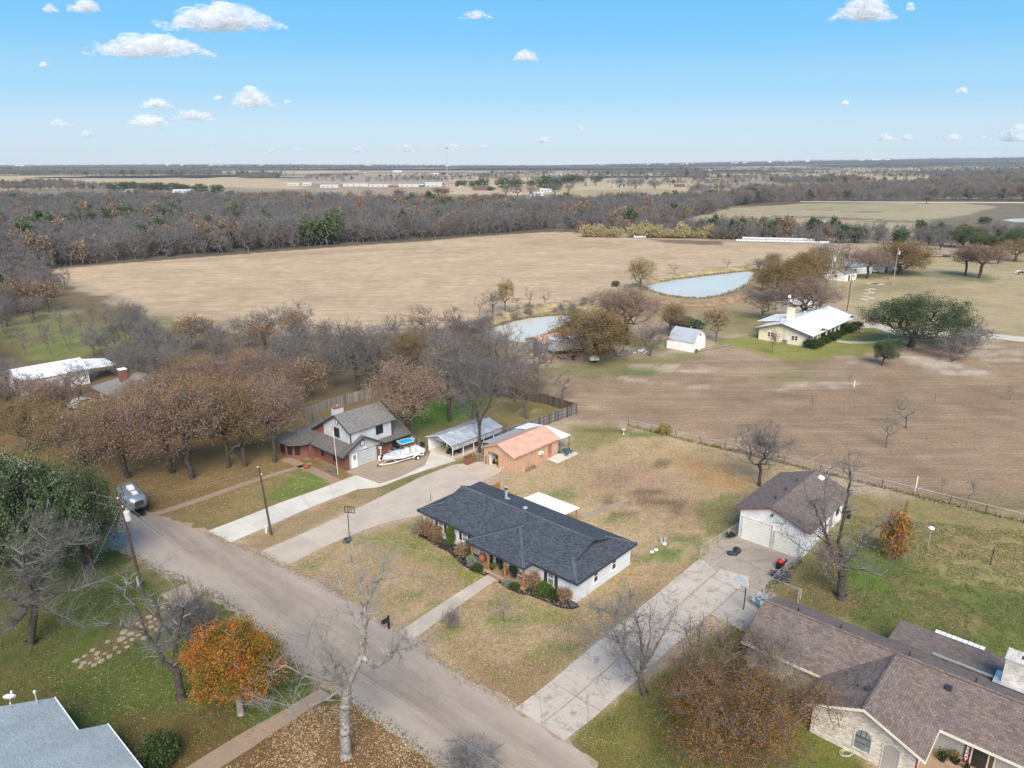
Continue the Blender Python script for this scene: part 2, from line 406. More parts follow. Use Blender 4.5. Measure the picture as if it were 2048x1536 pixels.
# the tan hay field
paint([(95, 541), (240, 527), (430, 512), (640, 496), (860, 481), (1010, 469), (1110, 463), (1200, 466), (1300, 478), (1420, 488), (1500, 486), (1640, 488), (1700, 500),
       (1570, 522), (1440, 538), (1320, 556), (1180, 592), (1050, 625), (960, 640), (820, 650), (640, 655), (430, 650), (300, 618), (180, 572)], (208, 182, 150), 3, 3, far=True, d=(1, 0, 0))
paint([(110, 541), (430, 521), (760, 503), (840, 496), (640, 500), (430, 514), (240, 530)], (186, 158, 130), 5, 4, far=True, amt=.6, d=(1, 0, 0))
paint([(1020, 485), (1200, 480), (1290, 492), (1150, 500)], (184, 160, 126), 8, 8, far=True, amt=.5)
paint([(1290, 478), (1440, 482), (1440, 490), (1330, 486)], (120, 98, 84), 3, 4, far=True, amt=.8)
# banks around the ponds and the pasture behind
paint([(960, 640), (1180, 592), (1330, 556), (1560, 520), (1640, 520), (1640, 580), (1560, 640), (1380, 650), (1250, 640), (1100, 720), (960, 700)], (178, 158, 126), 2, 2, d=(.2, .2, .3))
paint([(985, 640), (1100, 612), (1190, 604), (1230, 612)], (198, 178, 132), 1.5, 1, line=True, width=3)
paint([(1240, 590), (1330, 558), (1440, 546), (1530, 541)], (150, 132, 104), 1.5, 1, line=True, width=2.5)
paint([(1290, 606), (1390, 612), (1450, 606), (1500, 585), (1530, 560)], (172, 138, 104), 1.2, 1, line=True, width=3)
# pasture on the right
paint([(1560, 520), (1700, 502), (1780, 515), (2400, 505), (2400, 700), (2000, 680), (1760, 640), (1640, 600)], (187, 169, 132), 3, 4, far=True, d=(.7, 0, 0))
paint([(1700, 570), (1800, 560), (1980, 548), (1980, 560), (1800, 580), (1720, 600)], (160, 152, 112), 4, 4, amt=.5)
paint([(1700, 545), (1830, 540), (1990, 556), (1990, 566), (1830, 552), (1700, 556)], (130, 132, 92), 3, 2, amt=.7)
# far meadow with dark patches
paint([(1395, 440), (1440, 418), (1600, 407), (1960, 405), (2300, 405), (2300, 470), (2000, 478), (1700, 474), (1500, 460)], (184, 170, 138), 5, 6, far=True, d=(.5, 0, 0))
paint([(1600, 407), (1900, 408), (1800, 425), (1600, 420)], (170, 166, 128), 10, 8, far=True, amt=.5)
paint([(1395, 440), (1480, 424), (1520, 430), (1460, 446)], (196, 172, 140), 6, 6, far=True, amt=.7)
for a in [(1605, 434, 30, 9), (1700, 438, 26, 8), (1790, 443, 30, 6), (1640, 420, 16, 4), (1720, 424, 20, 5), (1480, 437, 14, 4)]: blob(a[0], a[1], a[2], (122, 104, 90), .8, ry=a[3]*2)
paint([(1900, 405), (2300, 402), (2300, 470), (1960, 462), (1840, 460), (1870, 440), (1960, 425), (1990, 412)], (132, 122, 104), 10, 12, far=True, amt=.9)
# the ploughed field
paint([(1120, 830), (1100, 770), (1160, 735), (1300, 722), (1420, 712), (1560, 715), (1700, 716), (1900, 690), (2300, 660), (2500, 1150), (2048, 1045), (1830, 992), (1640, 936), (1500, 905), (1260, 848)], (168, 143, 118), 2.5, 2.5, d=(1, 0, .1))
paint([(1700, 716), (1900, 690), (2300, 670), (2400, 800), (2048, 760), (1800, 780)], (178, 156, 128), 5, 5, amt=.6, d=(1, 0, 0))
paint([(1130, 770), (1250, 780), (1330, 790), (1200, 820)], (182, 160, 128), 4, 4, amt=.6)
paint([(1800, 1000), (2048, 985), (2100, 1040), (1900, 1000)], (140, 136, 94), 3, 3, amt=.5)
paint([(1180, 745), (1290, 763), (1420, 775), (1560, 776), (1690, 766)], (200, 180, 156), .8, .7, line=True, width=1.0, amt=.8, holes=.33)
paint([(1090, 740), (1170, 720), (1300, 712), (1420, 700), (1440, 712), (1300, 735), (1180, 760)], (146, 140, 98), 2.5, 2, amt=.8, d=(0, 0, .8))
for a in [(1290, 735, 5, 3), (1380, 737, 7, 3), (1660, 768, 8, 2), (1470, 715, 9, 5)]: blob(a[0], a[1], a[2], (205, 186, 165) if a[2] != 9 else (176, 150, 128), .8, ry=a[3])
for a in [(1270, 745, 5, 3, 96, 130, 70), (1560, 745, 9, 6, 140, 140, 84), (1545, 712, 4, 2, 104, 132, 66), (1300, 690, 8, 5, 128, 136, 84)]: blob(*a[:3], a[4:], .8, ry=a[3])
# leaf strewn ground in the brush left of the sheds
paint([(1420, 735), (1690, 735), (1720, 750), (1420, 752)], (182, 158, 134), 2, 2, amt=.6)
# white farmhouse lawn, its tracks and bare patches
paint([(1430, 680), (1500, 672), (1620, 690), (1700, 650), (1760, 645), (1850, 655), (1800, 690), (1720, 710), (1600, 722), (1440, 704)], (150, 148, 84), 1.5, 1.5, d=(0, 0, .6))
paint([(1400, 620), (1540, 630), (1540, 670), (1400, 668)], (150, 142, 96), 3, 3, amt=.8, d=(0, .2, .6))
paint([(1405, 702), (1450, 690), (1500, 700), (1545, 712), (1480, 726), (1420, 715)], (178, 152, 130), 1.5, 1.5)
paint([(1770, 706), (1840, 712), (1905, 722), (1940, 735), (1820, 728)], (204, 190, 172), 2, 2, amt=.9)
for a in [(1990, 705, 7, 3), (2010, 720, 5, 2), (1950, 690, 6, 4), (1720, 726, 4, 2), (1930, 745, 6, 3), (1885, 735, 5, 2)]: blob(a[0], a[1], a[2], (206, 192, 176), .8, ry=a[3])
paint([(1740, 668), (1800, 680), (1900, 690), (1960, 700), (1940, 660), (1860, 660)], (150, 130, 108), 2, 2, amt=.7)
# our back yard
paint([(1010, 960), (1120, 905), (1160, 850), (1260, 850), (1500, 908), (1640, 940), (1600, 1000), (1480, 1050), (1400, 1120), (1270, 1180), (1160, 1210), (1060, 1060)], (194, 167, 132), 1.5, 1.5, d=(.1, 0, .9))
paint([(1140, 850), (1240, 850), (1260, 870), (1180, 900), (1130, 890)], (150, 144, 92), 2, 2, amt=.9)
paint([(1330, 900), (1470, 935), (1500, 985), (1420, 980), (1330, 930)], (196, 152, 100), 3, 3, amt=.7)
paint([(1200, 940), (1290, 920), (1330, 960), (1250, 990), (1180, 975)], (182, 148, 124), 2, 2.5, amt=.85)
paint([(1270, 960), (1400, 1000), (1380, 1060), (1240, 1040), (1200, 1010)], (190, 158, 132), 2, 2.5, amt=.85)
for a in [(1320, 1003, 4.6, 1.9), (1372, 1022, 4.0, 1.8), (1300, 982, 2.8, 1.6), (1250, 1030, 2.2, 1.2), (1215, 1000, 1.6, 1.0), (1310, 925, 2.5, 1.5), (1210, 862, 5, 2)]: blob(a[0], a[1], a[2], (112, 92, 72), .7, ry=a[3])
paint([(1430, 985), (1500, 985), (1480, 1040), (1440, 1080), (1400, 1080), (1395, 1030)], (124, 130, 72), 1.5, 2, amt=.7)
for a in [(1330, 1120, 4, 3), (1300, 1140, 3, 2), (1240, 1040, 2, 1.5), (1120, 990, 3, 2), (1360, 1090, 3, 2), (1440, 1130, 2.5, 2), (1290, 870, 3, 2)]: blob(a[0], a[1], a[2], (112, 132, 70), .8, ry=a[3])
paint([(1160, 1205), (1275, 1120), (1330, 1130), (1210, 1215), (1150, 1250)], (124, 130, 72), 1.2, 1.2, amt=.85)
# behind the neighbour: fenced yard
paint([(650, 850), (760, 800), (960, 780), (1140, 810), (1050, 850), (960, 830), (840, 900), (800, 840)], (140, 130, 88), 2, 2, d=(0, .4, .6))
paint([(820, 830), (850, 810), (960, 800), (960, 830), (880, 850), (830, 862)], (96, 136, 52), 2.0, 1.5, amt=.8)
for a in [(1010, 800, 2.5, 1.5), (1060, 820, 3, 1.5), (985, 818, 2, 1)]: blob(a[0], a[1], a[2], (186, 158, 134), .8, ry=a[3])
# neighbour's front
paint([(-100, 850), (300, 830), (560, 840), (580, 905), (700, 945), (530, 1045), (415, 1066), (310, 1030), (60, 940), (-100, 900)], (140, 122, 88), 2, 2, d=(0, .9, .5))
paint([(310, 1030), (620, 930), (690, 960), (530, 1040), (415, 1062)], (150, 134, 94), 1.5, 1.5, d=(0, .4, .8))
paint([(530, 990), (600, 945), (660, 950), (640, 975), (560, 1005)], (112, 136, 66), 1.2, 1.5, amt=.8)
paint([(470, 1085), (700, 985), (900, 925), (960, 920), (700, 1020), (520, 1105)], (166, 144, 112), 1, .8, d=(0, .2, .9))
paint([(760, 970), (960, 905), (970, 915), (770, 990)], (122, 122, 72), .8, .8, amt=.7)
# our front lawn
paint([(575, 1132), (700, 1075), (840, 1030), (1160, 1200), (1270, 1130), (1400, 1130), (1030, 1415), (900, 1340), (760, 1250), (640, 1165)], (182, 156, 122), 1, .8, d=(.15, 0, 1))
paint([(700, 1080), (835, 1035), (850, 1075), (930, 1120), (985, 1165), (960, 1180), (860, 1130), (760, 1100)], (146, 142, 84), 1.2, 1.2, amt=.85)
paint([(990, 1180), (1060, 1195), (1140, 1222), (1180, 1230), (1130, 1260), (1030, 1240), (960, 1210)], (146, 140, 88), 1.2, 1.2, amt=.85)
paint([(930, 1130), (990, 1162), (975, 1174), (915, 1140)], (150, 152, 70), .6, .5, amt=.8)
for a in [(1005, 1240, 2.2, 1.4), (690, 1070, 2, 1), (870, 1215, 1.6, 1), (620, 1135, 1.6, .8), (1075, 1320, 2.6, 1.4), (1110, 1300, 2.2, 1.1), (830, 1190, 1.5, .8), (905, 1262, 1.4, .8)]: blob(a[0], a[1], a[2], (112, 130, 68), .75, ry=a[3])
paint([(900, 1300), (1030, 1415), (1200, 1290), (1340, 1190), (1280, 1180), (1150, 1280), (1010, 1340), (880, 1275)], (150, 128, 96), 1.5, 1.5, amt=.65, d=(0, .8, .6))
blob(1010, 1220, 1.8, (176, 150, 132), .7, ry=1.2)
# right hand yard
paint([(1480, 1180), (1560, 1130), (1700, 985), (1820, 995), (2048, 1050), (2500, 1180), (2500, 1500), (1640, 1250), (1560, 1210)], (152, 142, 96), 1.5, 1.5, d=(0, .1, 1))
paint([(1700, 1000), (1800, 1010), (2048, 1070), (2300, 1130), (2300, 1200), (2048, 1150), (1850, 1100), (1720, 1050)], (164, 144, 104), 2, 2, amt=.8, d=(0, 0, 1))
paint([(1550, 1185), (1660, 1080), (1740, 1090), (1850, 1150), (2048, 1200), (2400, 1300), (2400, 1500), (1700, 1230)], (108, 118, 62), 2.5, 2.5, amt=.85)
paint([(1550, 1180), (1640, 1110), (1680, 1130), (1700, 1200), (1640, 1240)], (128, 112, 80), 2, 2, amt=.8, d=(0, .8, .5))
paint([(1700, 1130), (1760, 1120), (1800, 1150), (1750, 1180), (1690, 1170)], (104, 134, 56), 1.5, 1.5, amt=.7)
blob(1800, 1167, 1.6, (150, 122, 102), .9, ry=.8)
for a in [(1850, 1190, 4, 1.5), (1960, 1120, 5, 3), (1900, 1240, 4, 2), (1760, 1000, 6, 2)]: blob(a[0], a[1], a[2], (166, 142, 104), .6, ry=a[3])
# lawn by the red brown bush tree, bottom
paint([(1135, 1480), (1340, 1330), (1500, 1230), (1700, 1400), (1760, 1600), (1200, 1600)], (118, 122, 66), 1, 1, d=(0, .3, .8))
paint([(1130, 1482), (1260, 1400), (1330, 1480), (1260, 1600), (1180, 1560)], (126, 116, 68), 1, 1, amt=.7, d=(0, .7, .6))
# lower left: green lawn with leaf litter
paint([(-300, 1100), (240, 1092), (310, 1140), (375, 1165), (450, 1205), (520, 1262), (600, 1332), (700, 1402), (800, 1472), (880, 1540), (950, 1700), (-400, 1800)], (98, 110, 56), .8, .8, d=(0, .25, .9))
paint([(-300, 1180), (100, 1150), (160, 1300), (-100, 1400)], (104, 104, 66), 2.5, 2.5, amt=.6, d=(0, .6, .6))
paint([(250, 1120), (310, 1145), (380, 1170), (520, 1270), (480, 1290), (330, 1190), (240, 1130)], (146, 132, 96), 1, 1, amt=.7)
paint([(430, 1560), (600, 1420), (700, 1405), (800, 1475), (890, 1545), (900, 1650), (430, 1650)], (132, 104, 74), .8, .8, d=(0, 1, .4))
paint([(230, 1440), (420, 1420), (480, 1470), (400, 1560), (250, 1560), (220, 1500)], (122, 100, 66), 1.2, 1.4, amt=.75, d=(0, 1, .5))
paint([(0, 1330), (110, 1340), (160, 1440), (0, 1430)], (116, 104, 66), 1.2, 1.2, amt=.6)
paint([(300, 1210), (360, 1180), (400, 1200), (300, 1270), (200, 1330), (150, 1350), (150, 1320), (230, 1260)], (134, 114, 88), 1, .8, amt=.8)
for a in [(40, 660, 30, 14), (230, 655, 30, 14), (120, 690, 26, 8)]: blob(a[0], a[1], a[2], (140, 142, 92), .9, ry=a[3])
paint([(60, 700), (150, 660), (260, 648), (300, 640), (240, 690), (130, 720), (60, 720)], (134, 144, 88), 3, 3, amt=.9)
paint([(0, 640), (120, 618), (160, 625), (100, 645), (0, 660)], (152, 156, 116), 3, 3, amt=.7)
# mottling baked as soil colour differences
mot = (1+.16*(fbm(GX, GY, 7, 41)-.5)*2+.12*(fbm(GX, GY, 28, 43)-.5)*2)
GC *= mot[:, None]; GC *= KG
GZ = np.where(GY > 2000, hill(GX, GY), 0.0)
me = bpy.data.meshes.new('ground')
nv = GX.size; me.vertices.add(nv); me.vertices.foreach_set('co', np.stack([GX, GY, GZ], 1).ravel())
ii = (np.arange(NY-1)[:, None]*NX+np.arange(NX-1)[None, :]).ravel()
quads = np.stack([ii, ii+1, ii+NX+1, ii+NX], 1).ravel()
nf = ii.size; me.loops.add(nf*4); me.polygons.add(nf)
me.loops.foreach_set('vertex_index', quads); me.polygons.foreach_set('loop_start', np.arange(nf)*4); me.polygons.foreach_set('loop_total', np.full(nf, 4))
me.update(calc_edges=True)
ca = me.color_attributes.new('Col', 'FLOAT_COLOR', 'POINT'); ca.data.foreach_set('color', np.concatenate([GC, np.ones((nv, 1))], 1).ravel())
cb = me.color_attributes.new('Det', 'FLOAT_COLOR', 'POINT'); cb.data.foreach_set('color', np.concatenate([GD, np.ones((nv, 1))], 1).ravel())
ground = bpy.data.objects.new('ground', me); COL.objects.link(ground); tag(ground, kind='structure')
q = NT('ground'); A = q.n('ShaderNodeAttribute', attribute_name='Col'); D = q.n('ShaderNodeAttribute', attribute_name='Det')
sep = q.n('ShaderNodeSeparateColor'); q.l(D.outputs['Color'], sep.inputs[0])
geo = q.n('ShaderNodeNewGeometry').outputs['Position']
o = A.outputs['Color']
# fine grass and soil grain at several sizes
o = q.mul(o, q.ramp(q.noise(geo, 7.0, 3, .7), [(.34, g4(.62)), (.66, g4(1.38))]))
o = q.mul(o, q.ramp(q.noise(geo, 2.2, 5, .75), [(.34, g4(.74)), (.66, g4(1.26))]))
o = q.mul(o, q.ramp(q.noise(geo, .25, 4, .6), [(.3, g4(.87)), (.7, g4(1.13))]))
# lawn: drifts of greener and drier grass
m = q.ramp(q.noise(geo, .6, 7, .72), [(.50, g4(0)), (.58, g4(1))])
mm = q.n('ShaderNodeMath', operation='MULTIPLY'); q.l(m, mm.inputs[0]); q.l(sep.outputs[2], mm.inputs[1])
o = q.mul(o, (.80, .93, .70, 1), mm.outputs[0])
m = q.ramp(q.noise(q.map(geo, (1, 1, 1), (0, 0, 1.2)), 1.1, 5, .7), [(.55, g4(0)), (.61, g4(1))])
mm = q.n('ShaderNodeMath', operation='MULTIPLY'); q.l(m, mm.inputs[0]); q.l(sep.outputs[2], mm.inputs[1])
o = q.mul(o, (1.22, 1.1, 1.02, 1), mm.outputs[0])
# leaf litter speckle
m = q.ramp(q.noise(geo, 4.5, 3, .8), [(.52, g4(0)), (.6, g4(1))])
mm = q.n('ShaderNodeMath', operation='MULTIPLY'); q.l(m, mm.inputs[0]); q.l(sep.outputs[1], mm.inputs[1])
o = q.mul(o, (1.45, 1.12, .86, 1), mm.outputs[0])
m = q.ramp(q.noise(geo, 2.2, 4, .8), [(.52, g4(0)), (.62, g4(1))])
mm = q.n('ShaderNodeMath', operation='MULTIPLY'); q.l(m, mm.inputs[0]); q.l(sep.outputs[1], mm.inputs[1])
o = q.mul(o, (.74, .62, .52, 1), mm.outputs[0])
# mown and ploughed streaks
s1 = q.ramp(q.noise(q.map(geo, (.035, .42, 1), (0, 0, .06)), 1.0, 5, .68), [(.36, g4(.88)), (.64, g4(1.10))])
s2 = q.ramp(q.noise(q.map(geo, (.09, 1.9, 1), (0, 0, -.10)), 1.0, 4, .7), [(.38, g4(.88)), (.62, g4(1.11))])
s3 = q.mul(s1, s2); o = q.mul(o, q.mul(g4(1), s3, sep.outputs[0], 'MIX'))
q.l(o, q.b.inputs['Base Color']); q.b.inputs['Roughness'].default_value = .95; q.b.inputs['Specular IOR Level'].default_value = .15
bp = q.n('ShaderNodeBump'); bp.inputs['Strength'].default_value = .5; bp.inputs['Distance'].default_value = .05
q.l(q.noise(geo, 6, 4, .7), bp.inputs['Height']); q.l(bp.outputs[0], q.b.inputs['Normal'])
me.materials.append(q.m)

# ------------------------------------------------------------------ road, drives, walks
def sheet(name, px, z, m, rag=0.0, sub=1.2, kind='structure', pts=None, seed=1):
    """flush sheet with an uneven edge"""
    P = pts or [G(u, v)[:2] for u, v in px]; rnd = random.Random(seed); out = []
    for i in range(len(P)):
        a = Vector(P[i]); b = Vector(P[(i+1) % len(P)]); n = max(1, int((b-a).length/sub))
        for k in range(n):
            p = a.lerp(b, k/n)
            if rag: p += Vector((rnd.uniform(-rag, rag), rnd.uniform(-rag, rag)))
            out.append((p.x, p.y))
    mb = MB(); mb.prism(out, -.05, z); return mb.build(name, m, kind=kind)
def concrete(name, c, streak=0.0, crack=.5, rot=0.0, dirt=.25, dirtc=(.16, .13, .10, 1)):
    q = NT(name); geo = q.n('ShaderNodeNewGeometry').outputs['Position']; oi = q.n('ShaderNodeObjectInfo')
    o = q.mul(c, q.ramp(q.noise(geo, .45, 5, .65), [(.3, g4(.84)), (.7, g4(1.12))]))
    o = q.mul(o, q.ramp(q.noise(geo, 12, 2, .6), [(.3, g4(.88)), (.7, g4(1.12))]))
    o = q.mul(o, q.ramp(oi.outputs['Random'], [(0, g4(.93)), (1, g4(1.06))]))
    o = q.mul(o, dirtc, q.ramp(q.noise(geo, .9, 6, .72), [(.5, g4(0)), (.75, g4(dirt*2))]), 'MIX')
    if streak:
        s1 = q.ramp(q.noise(q.map(geo, (.05, .9, 1), (0, 0, rot)), 1, 4, .6), [(.35, g4(1-streak)), (.65, g4(1+streak))]); o = q.mul(o, s1)
    if crack:
        v = q.n('ShaderNodeTexVoronoi', feature='DISTANCE_TO_EDGE'); q.l(q.mul(geo, (1, 1, 1, 1)), v.inputs['Vector']); v.inputs['Scale'].default_value = .16
        q.l(q.map(q.mul(geo, geo, 0.0), (1, 1, 1)), v.inputs['Vector'])
        q.l(geo, v.inputs['Vector'])
        o = q.mul(o, q.ramp(v.outputs['Distance'], [(0, g4(1-crack)), (.0025, g4(1-crack)), (.006, g4(1))]))
    q.l(o, q.b.inputs['Base Color']); q.b.inputs['Roughness'].default_value = .9; MATS[name] = q.m; return q.m
# the road has its own mapping: along = street direction (-42 degrees)
def mr(q, v, a, b):
    m = q.n('ShaderNodeMapRange'); q.l(v, m.inputs[0]); m.inputs[1].default_value = a; m.inputs[2].default_value = b; return m.outputs[0]
def road_mat():
    q = NT('road_surface'); geo = q.n('ShaderNodeNewGeometry').outputs['Position']
    al = q.map(geo, (1, 1, 1), (0, 0, R(42)))            # x now runs along the street
    o = q.mul(col(180, 164, 150, KG), q.ramp(q.noise(geo, 9, 3, .7), [(.3, g4(.82)), (.7, g4(1.18))]))
    o = q.mul(o, q.ramp(q.noise(q.map(al, (.07, .6, 1)), 1, 6, .68), [(.34, g4(.82)), (.66, g4(1.15))]))
    o = q.mul(o, q.ramp(q.noise(q.map(al, (.12, .4, 1)), 1.3, 5, .7), [(.35, g4(.90)), (.65, g4(1.1))]))
    sp = q.n('ShaderNodeSeparateXYZ'); q.l(al, sp.inputs[0]); d = q.n('ShaderNodeMath', operation='SUBTRACT'); q.l(sp.outputs[1], d.inputs[0]); d.inputs[1].default_value = 31.70
    ab = q.n('ShaderNodeMath', operation='ABSOLUTE'); q.l(d.outputs[0], ab.inputs[0]); ad = q.n('ShaderNodeMath', operation='MULTIPLY_ADD'); q.l(q.noise(geo, .7, 6, .75), ad.inputs[0]); ad.inputs[1].default_value = 3.0; q.l(ab.outputs[0], ad.inputs[2])
    o = q.mul(o, (.42, .355, .30, 1), q.ramp(mr(q, ad.outputs[0], 3.2, 6.2), [(0, g4(0)), (1, g4(.75))]), 'MIX')      # dusty, gravelly margins
    o = q.mul(o, (.36, .31, .265, 1), q.ramp(q.noise(geo, .8, 6, .75), [(.52, g4(0)), (.70, g4(.5))]), 'MIX')
    q.l(o, q.b.inputs['Base Color']); q.b.inputs['Roughness'].default_value = .92; q.b.inputs['Specular IOR Level'].default_value = .2
    bp = q.n('ShaderNodeBump'); bp.inputs['Strength'].default_value = .4; bp.inputs['Distance'].default_value = .02
    q.l(q.noise(geo, 18, 2, .7), bp.inputs['Height']); q.l(bp.outputs[0], q.b.inputs['Normal']); return q.m
M_road = road_mat(); M_shoulder = concrete('gravel_shoulder', col(190, 166, 142, KG), 0, 0, dirt=.6)
M_conc = concrete('drive_concrete', col(218, 203, 186, KG), 0, .10, dirt=.34, dirtc=(.3, .24, .19, 1))
M_white = concrete('new_concrete', col(236, 230, 218, KG), 0, 0, dirt=.08, dirtc=(.4, .36, .3, 1))
M_old = concrete('old_concrete', col(216, 204, 190, KG), 0, .25, dirt=.6, dirtc=(.20, .17, .145, 1))
M_stone = concrete('flagstone', col(184, 166, 142, KG), 0, 0, dirt=.6)
M_path = concrete('worn_path', col(176, 152, 130, KG), 0, 0, dirt=.5)
roadR = [(1290, 1615), (1200, 1545), (1130, 1482), (1030, 1419), (900, 1341), (800, 1271), (690, 1196), (640, 1164), (570, 1134), (515, 1106), (480, 1094), (415, 1066), (370, 1050), (300, 1028), (200, 985), (60, 930), (-100, 880)]
roadL = [(-100, 905), (40, 960), (120, 1010), (180, 1060), (240, 1094), (310, 1140), (375, 1165), (450, 1205), (520, 1260), (600, 1330), (700, 1402), (800, 1472), (880, 1538), (980, 1640)]
sheet('road_shoulder', None, .004, M_shoulder, .55, .9, pts=None or [G(u, v+6)[:2] if i >= len(roadR) else G(u, v-5)[:2] for i, (u, v) in enumerate(roadR+roadL)], seed=3)
sheet('road', roadR+roadL, .009, M_road, .26, .8, seed=2)
def slabs(name, outline_a, outline_b, m, top=.05, gap=.03, n=None, kind='structure', piece='slab', step=3.0, seed=0, tilt=0.0):
    """a drive or walk between two edges, poured in separate slabs"""
    A_ = [Vector(G(*p)[:2]) for p in outline_a]; B_ = [Vector(G(*p)[:2]) for p in outline_b]
    def at(pl, t):
        L = [0]
        for i in range(len(pl)-1): L.append(L[-1]+(pl[i+1]-pl[i]).length)
        d = t*L[-1]
        for i in range(len(pl)-1):
            if d <= L[i+1]+1e-6: return pl[i].lerp(pl[i+1], (d-L[i])/max(1e-6, L[i+1]-L[i]))
        return pl[-1]
    Lm = sum((A_[i+1]-A_[i]).length for i in range(len(A_)-1)); n = n or max(1, round(Lm/step)); rnd = random.Random(seed)
    root = empty(name, (A_[0].x, A_[0].y, 0), 0, kind=kind); o0 = A_[0]
    for k in range(n):
        g = gap/Lm; t0, t1 = k/n+g/2, (k+1)/n-g/2
        ts = [t0+(t1-t0)*j/4 for j in range(5)]
        out = [at(A_, t)-o0 for t in ts]+[at(B_, t)-o0 for t in reversed(ts)]
        zt = top+rnd.uniform(-tilt, tilt)
        MB().prism([(p.x, p.y) for p in out], -.06, zt).build(piece, m, root)
    return root
slabs('neighbour_driveway', [(417, 1062), (470, 1042), (560, 1006), (640, 978), (700, 955), (712, 951), (760, 960), (760, 952)][:6], [(462, 1085), (500, 1068), (560, 1042), (620, 1015), (668, 996), (717, 978), (745, 974)][:6], M_white, step=4)
slabs('carport_driveway', [(712, 951), (760, 968), (800, 955), (850, 931), (862, 902)], [(717, 978), (760, 974), (808, 955), (860, 937), (913, 921)], M_white, step=4, top=.052)
sheet('boat_pad', [(692, 944), (770, 915), (845, 905), (858, 932), (770, 966), (745, 962), (712, 951)], .045, concrete('pad_concrete', col(190, 170, 148, KG), 0, 0, dirt=.4), 0)
slabs('our_driveway', [(515, 1106), (600, 1070), (680, 1034), (760, 995), (840, 955), (905, 930), (975, 922)], [(571, 1133), (650, 1092), (740, 1055), (790, 1040), (850, 1028), (930, 985), (1003, 939)], M_conc, step=5.5, gap=.04)
sheet('drive_apron', [(735, 1057), (790, 1037), (850, 1022), (905, 990), (960, 965), (1000, 945), (1003, 940), (930, 975), (850, 1000)], .03, M_conc, 0)
slabs('front_walk', [(792, 1270), (820, 1250), (905, 1193), (975, 1150)], [(822, 1282), (850, 1262), (930, 1203), (998, 1156)], M_conc, step=2.4, gap=.03, top=.055)
slabs('back_walk', [(1160, 1030), (1200, 1018), (1255, 998)], [(1168, 1038), (1210, 1023), (1258, 1001)], M_stone, step=2, gap=.03, top=.05)
slabs('old_driveway', [(1030, 1418), (1092, 1372), (1165, 1310), (1250, 1240), (1330, 1175), (1400, 1117)], [(1079, 1449), (1142, 1400), (1213, 1338), (1292, 1265), (1372, 1196), (1440, 1137)], M_old, step=4.4, gap=.10, top=.06, tilt=.018, seed=5)
slabs('old_driveway', [(1082, 1451), (1144, 1402), (1215, 1340), (1294, 1267), (1374, 1198), (1442, 1139)], [(1128, 1482), (1194, 1430), (1262, 1370), (1342, 1296), (1420, 1228), (1500, 1155)], M_old, step=4.4, gap=.10, top=.06, tilt=.018, seed=8)
slabs('garage_apron', [(1402, 1117), (1440, 1090), (1472, 1073)], [(1500, 1200), (1560, 1150), (1604, 1120)], concrete('stained_concrete', col(198, 182, 166, KG), 0, .3, dirt=.6, dirtc=(.17, .145, .125, 1)), n=2, gap=.06, top=.055, tilt=.01)
slabs('old_driveway', [(1422, 1229), (1468, 1188), (1500, 1158)], [(1490, 1265), (1515, 1222), (1532, 1194)], M_old, n=2, gap=.08, top=.05)
slabs('lower_sidewalk', [(300, 1600), (372, 1536), (470, 1475), (560, 1425), (640, 1378)], [(380, 1600), (440, 1536), (500, 1498), (585, 1440), (662, 1390)], M_path, step=2.2, gap=.03, top=.05)
slabs('flagstone_landing', [(322, 1190), (372, 1168)], [(350, 1215), (412, 1190)], M_stone, n=1)
slabs('trailer_path', [(300, 1028), (400, 995), (500, 960), (620, 925)], [(306, 1034), (410, 1000), (510, 964), (625, 928)], M_path, step=6, gap=.05, top=.03)
slabs('neighbour_front_path', [(560, 920), (620, 945), (700, 985)], [(580, 915), (640, 940), (720, 978)], M_path, step=3, gap=.05, top=.03)
# stepping stones, each of them a piece
rnd = random.Random(11)
fp = empty('flagstone_path', G(300, 1230)[:2]+(0,), 0, kind='structure')
line1 = [(340, 1212), (300, 1240), (262, 1262), (232, 1280), (200, 1300), (165, 1320), (150, 1330)]
line2 = [(330, 1245), (300, 1262), (262, 1285), (225, 1305), (190, 1325), (160, 1340)]
for ln, w_ in ((line1, .75), (line2, .6)):
    P = [Vector(G(*p)[:2]) for p in ln]
    for i in range(len(P)-1):
        L = (P[i+1]-P[i]).length; n = max(1, int(L/.62))
        for k in range(n):
            for side in (-.38, .38):
                c = P[i].lerp(P[i+1], (k+.5)/n)+Vector((rnd.uniform(-.12, .12), rnd.uniform(-.12, .12)))+(P[i+1]-P[i]).normalized().orthogonal()*side
                if rnd.random() < .3: continue
                r = w_*rnd.uniform(.30, .58); m_ = rnd.randint(4, 6); ph = rnd.random()*6
                pts = [(c.x+math.cos(ph+2*math.pi*j/m_)*r*rnd.uniform(.8, 1.2)-fp.location.x, c.y+math.sin(ph+2*math.pi*j/m_)*r*rnd.uniform(.8, 1.2)-fp.location.y) for j in range(m_)]
                MB().prism(pts, -.03, rnd.uniform(.03, .06)).build('flagstone', M_stone, fp)
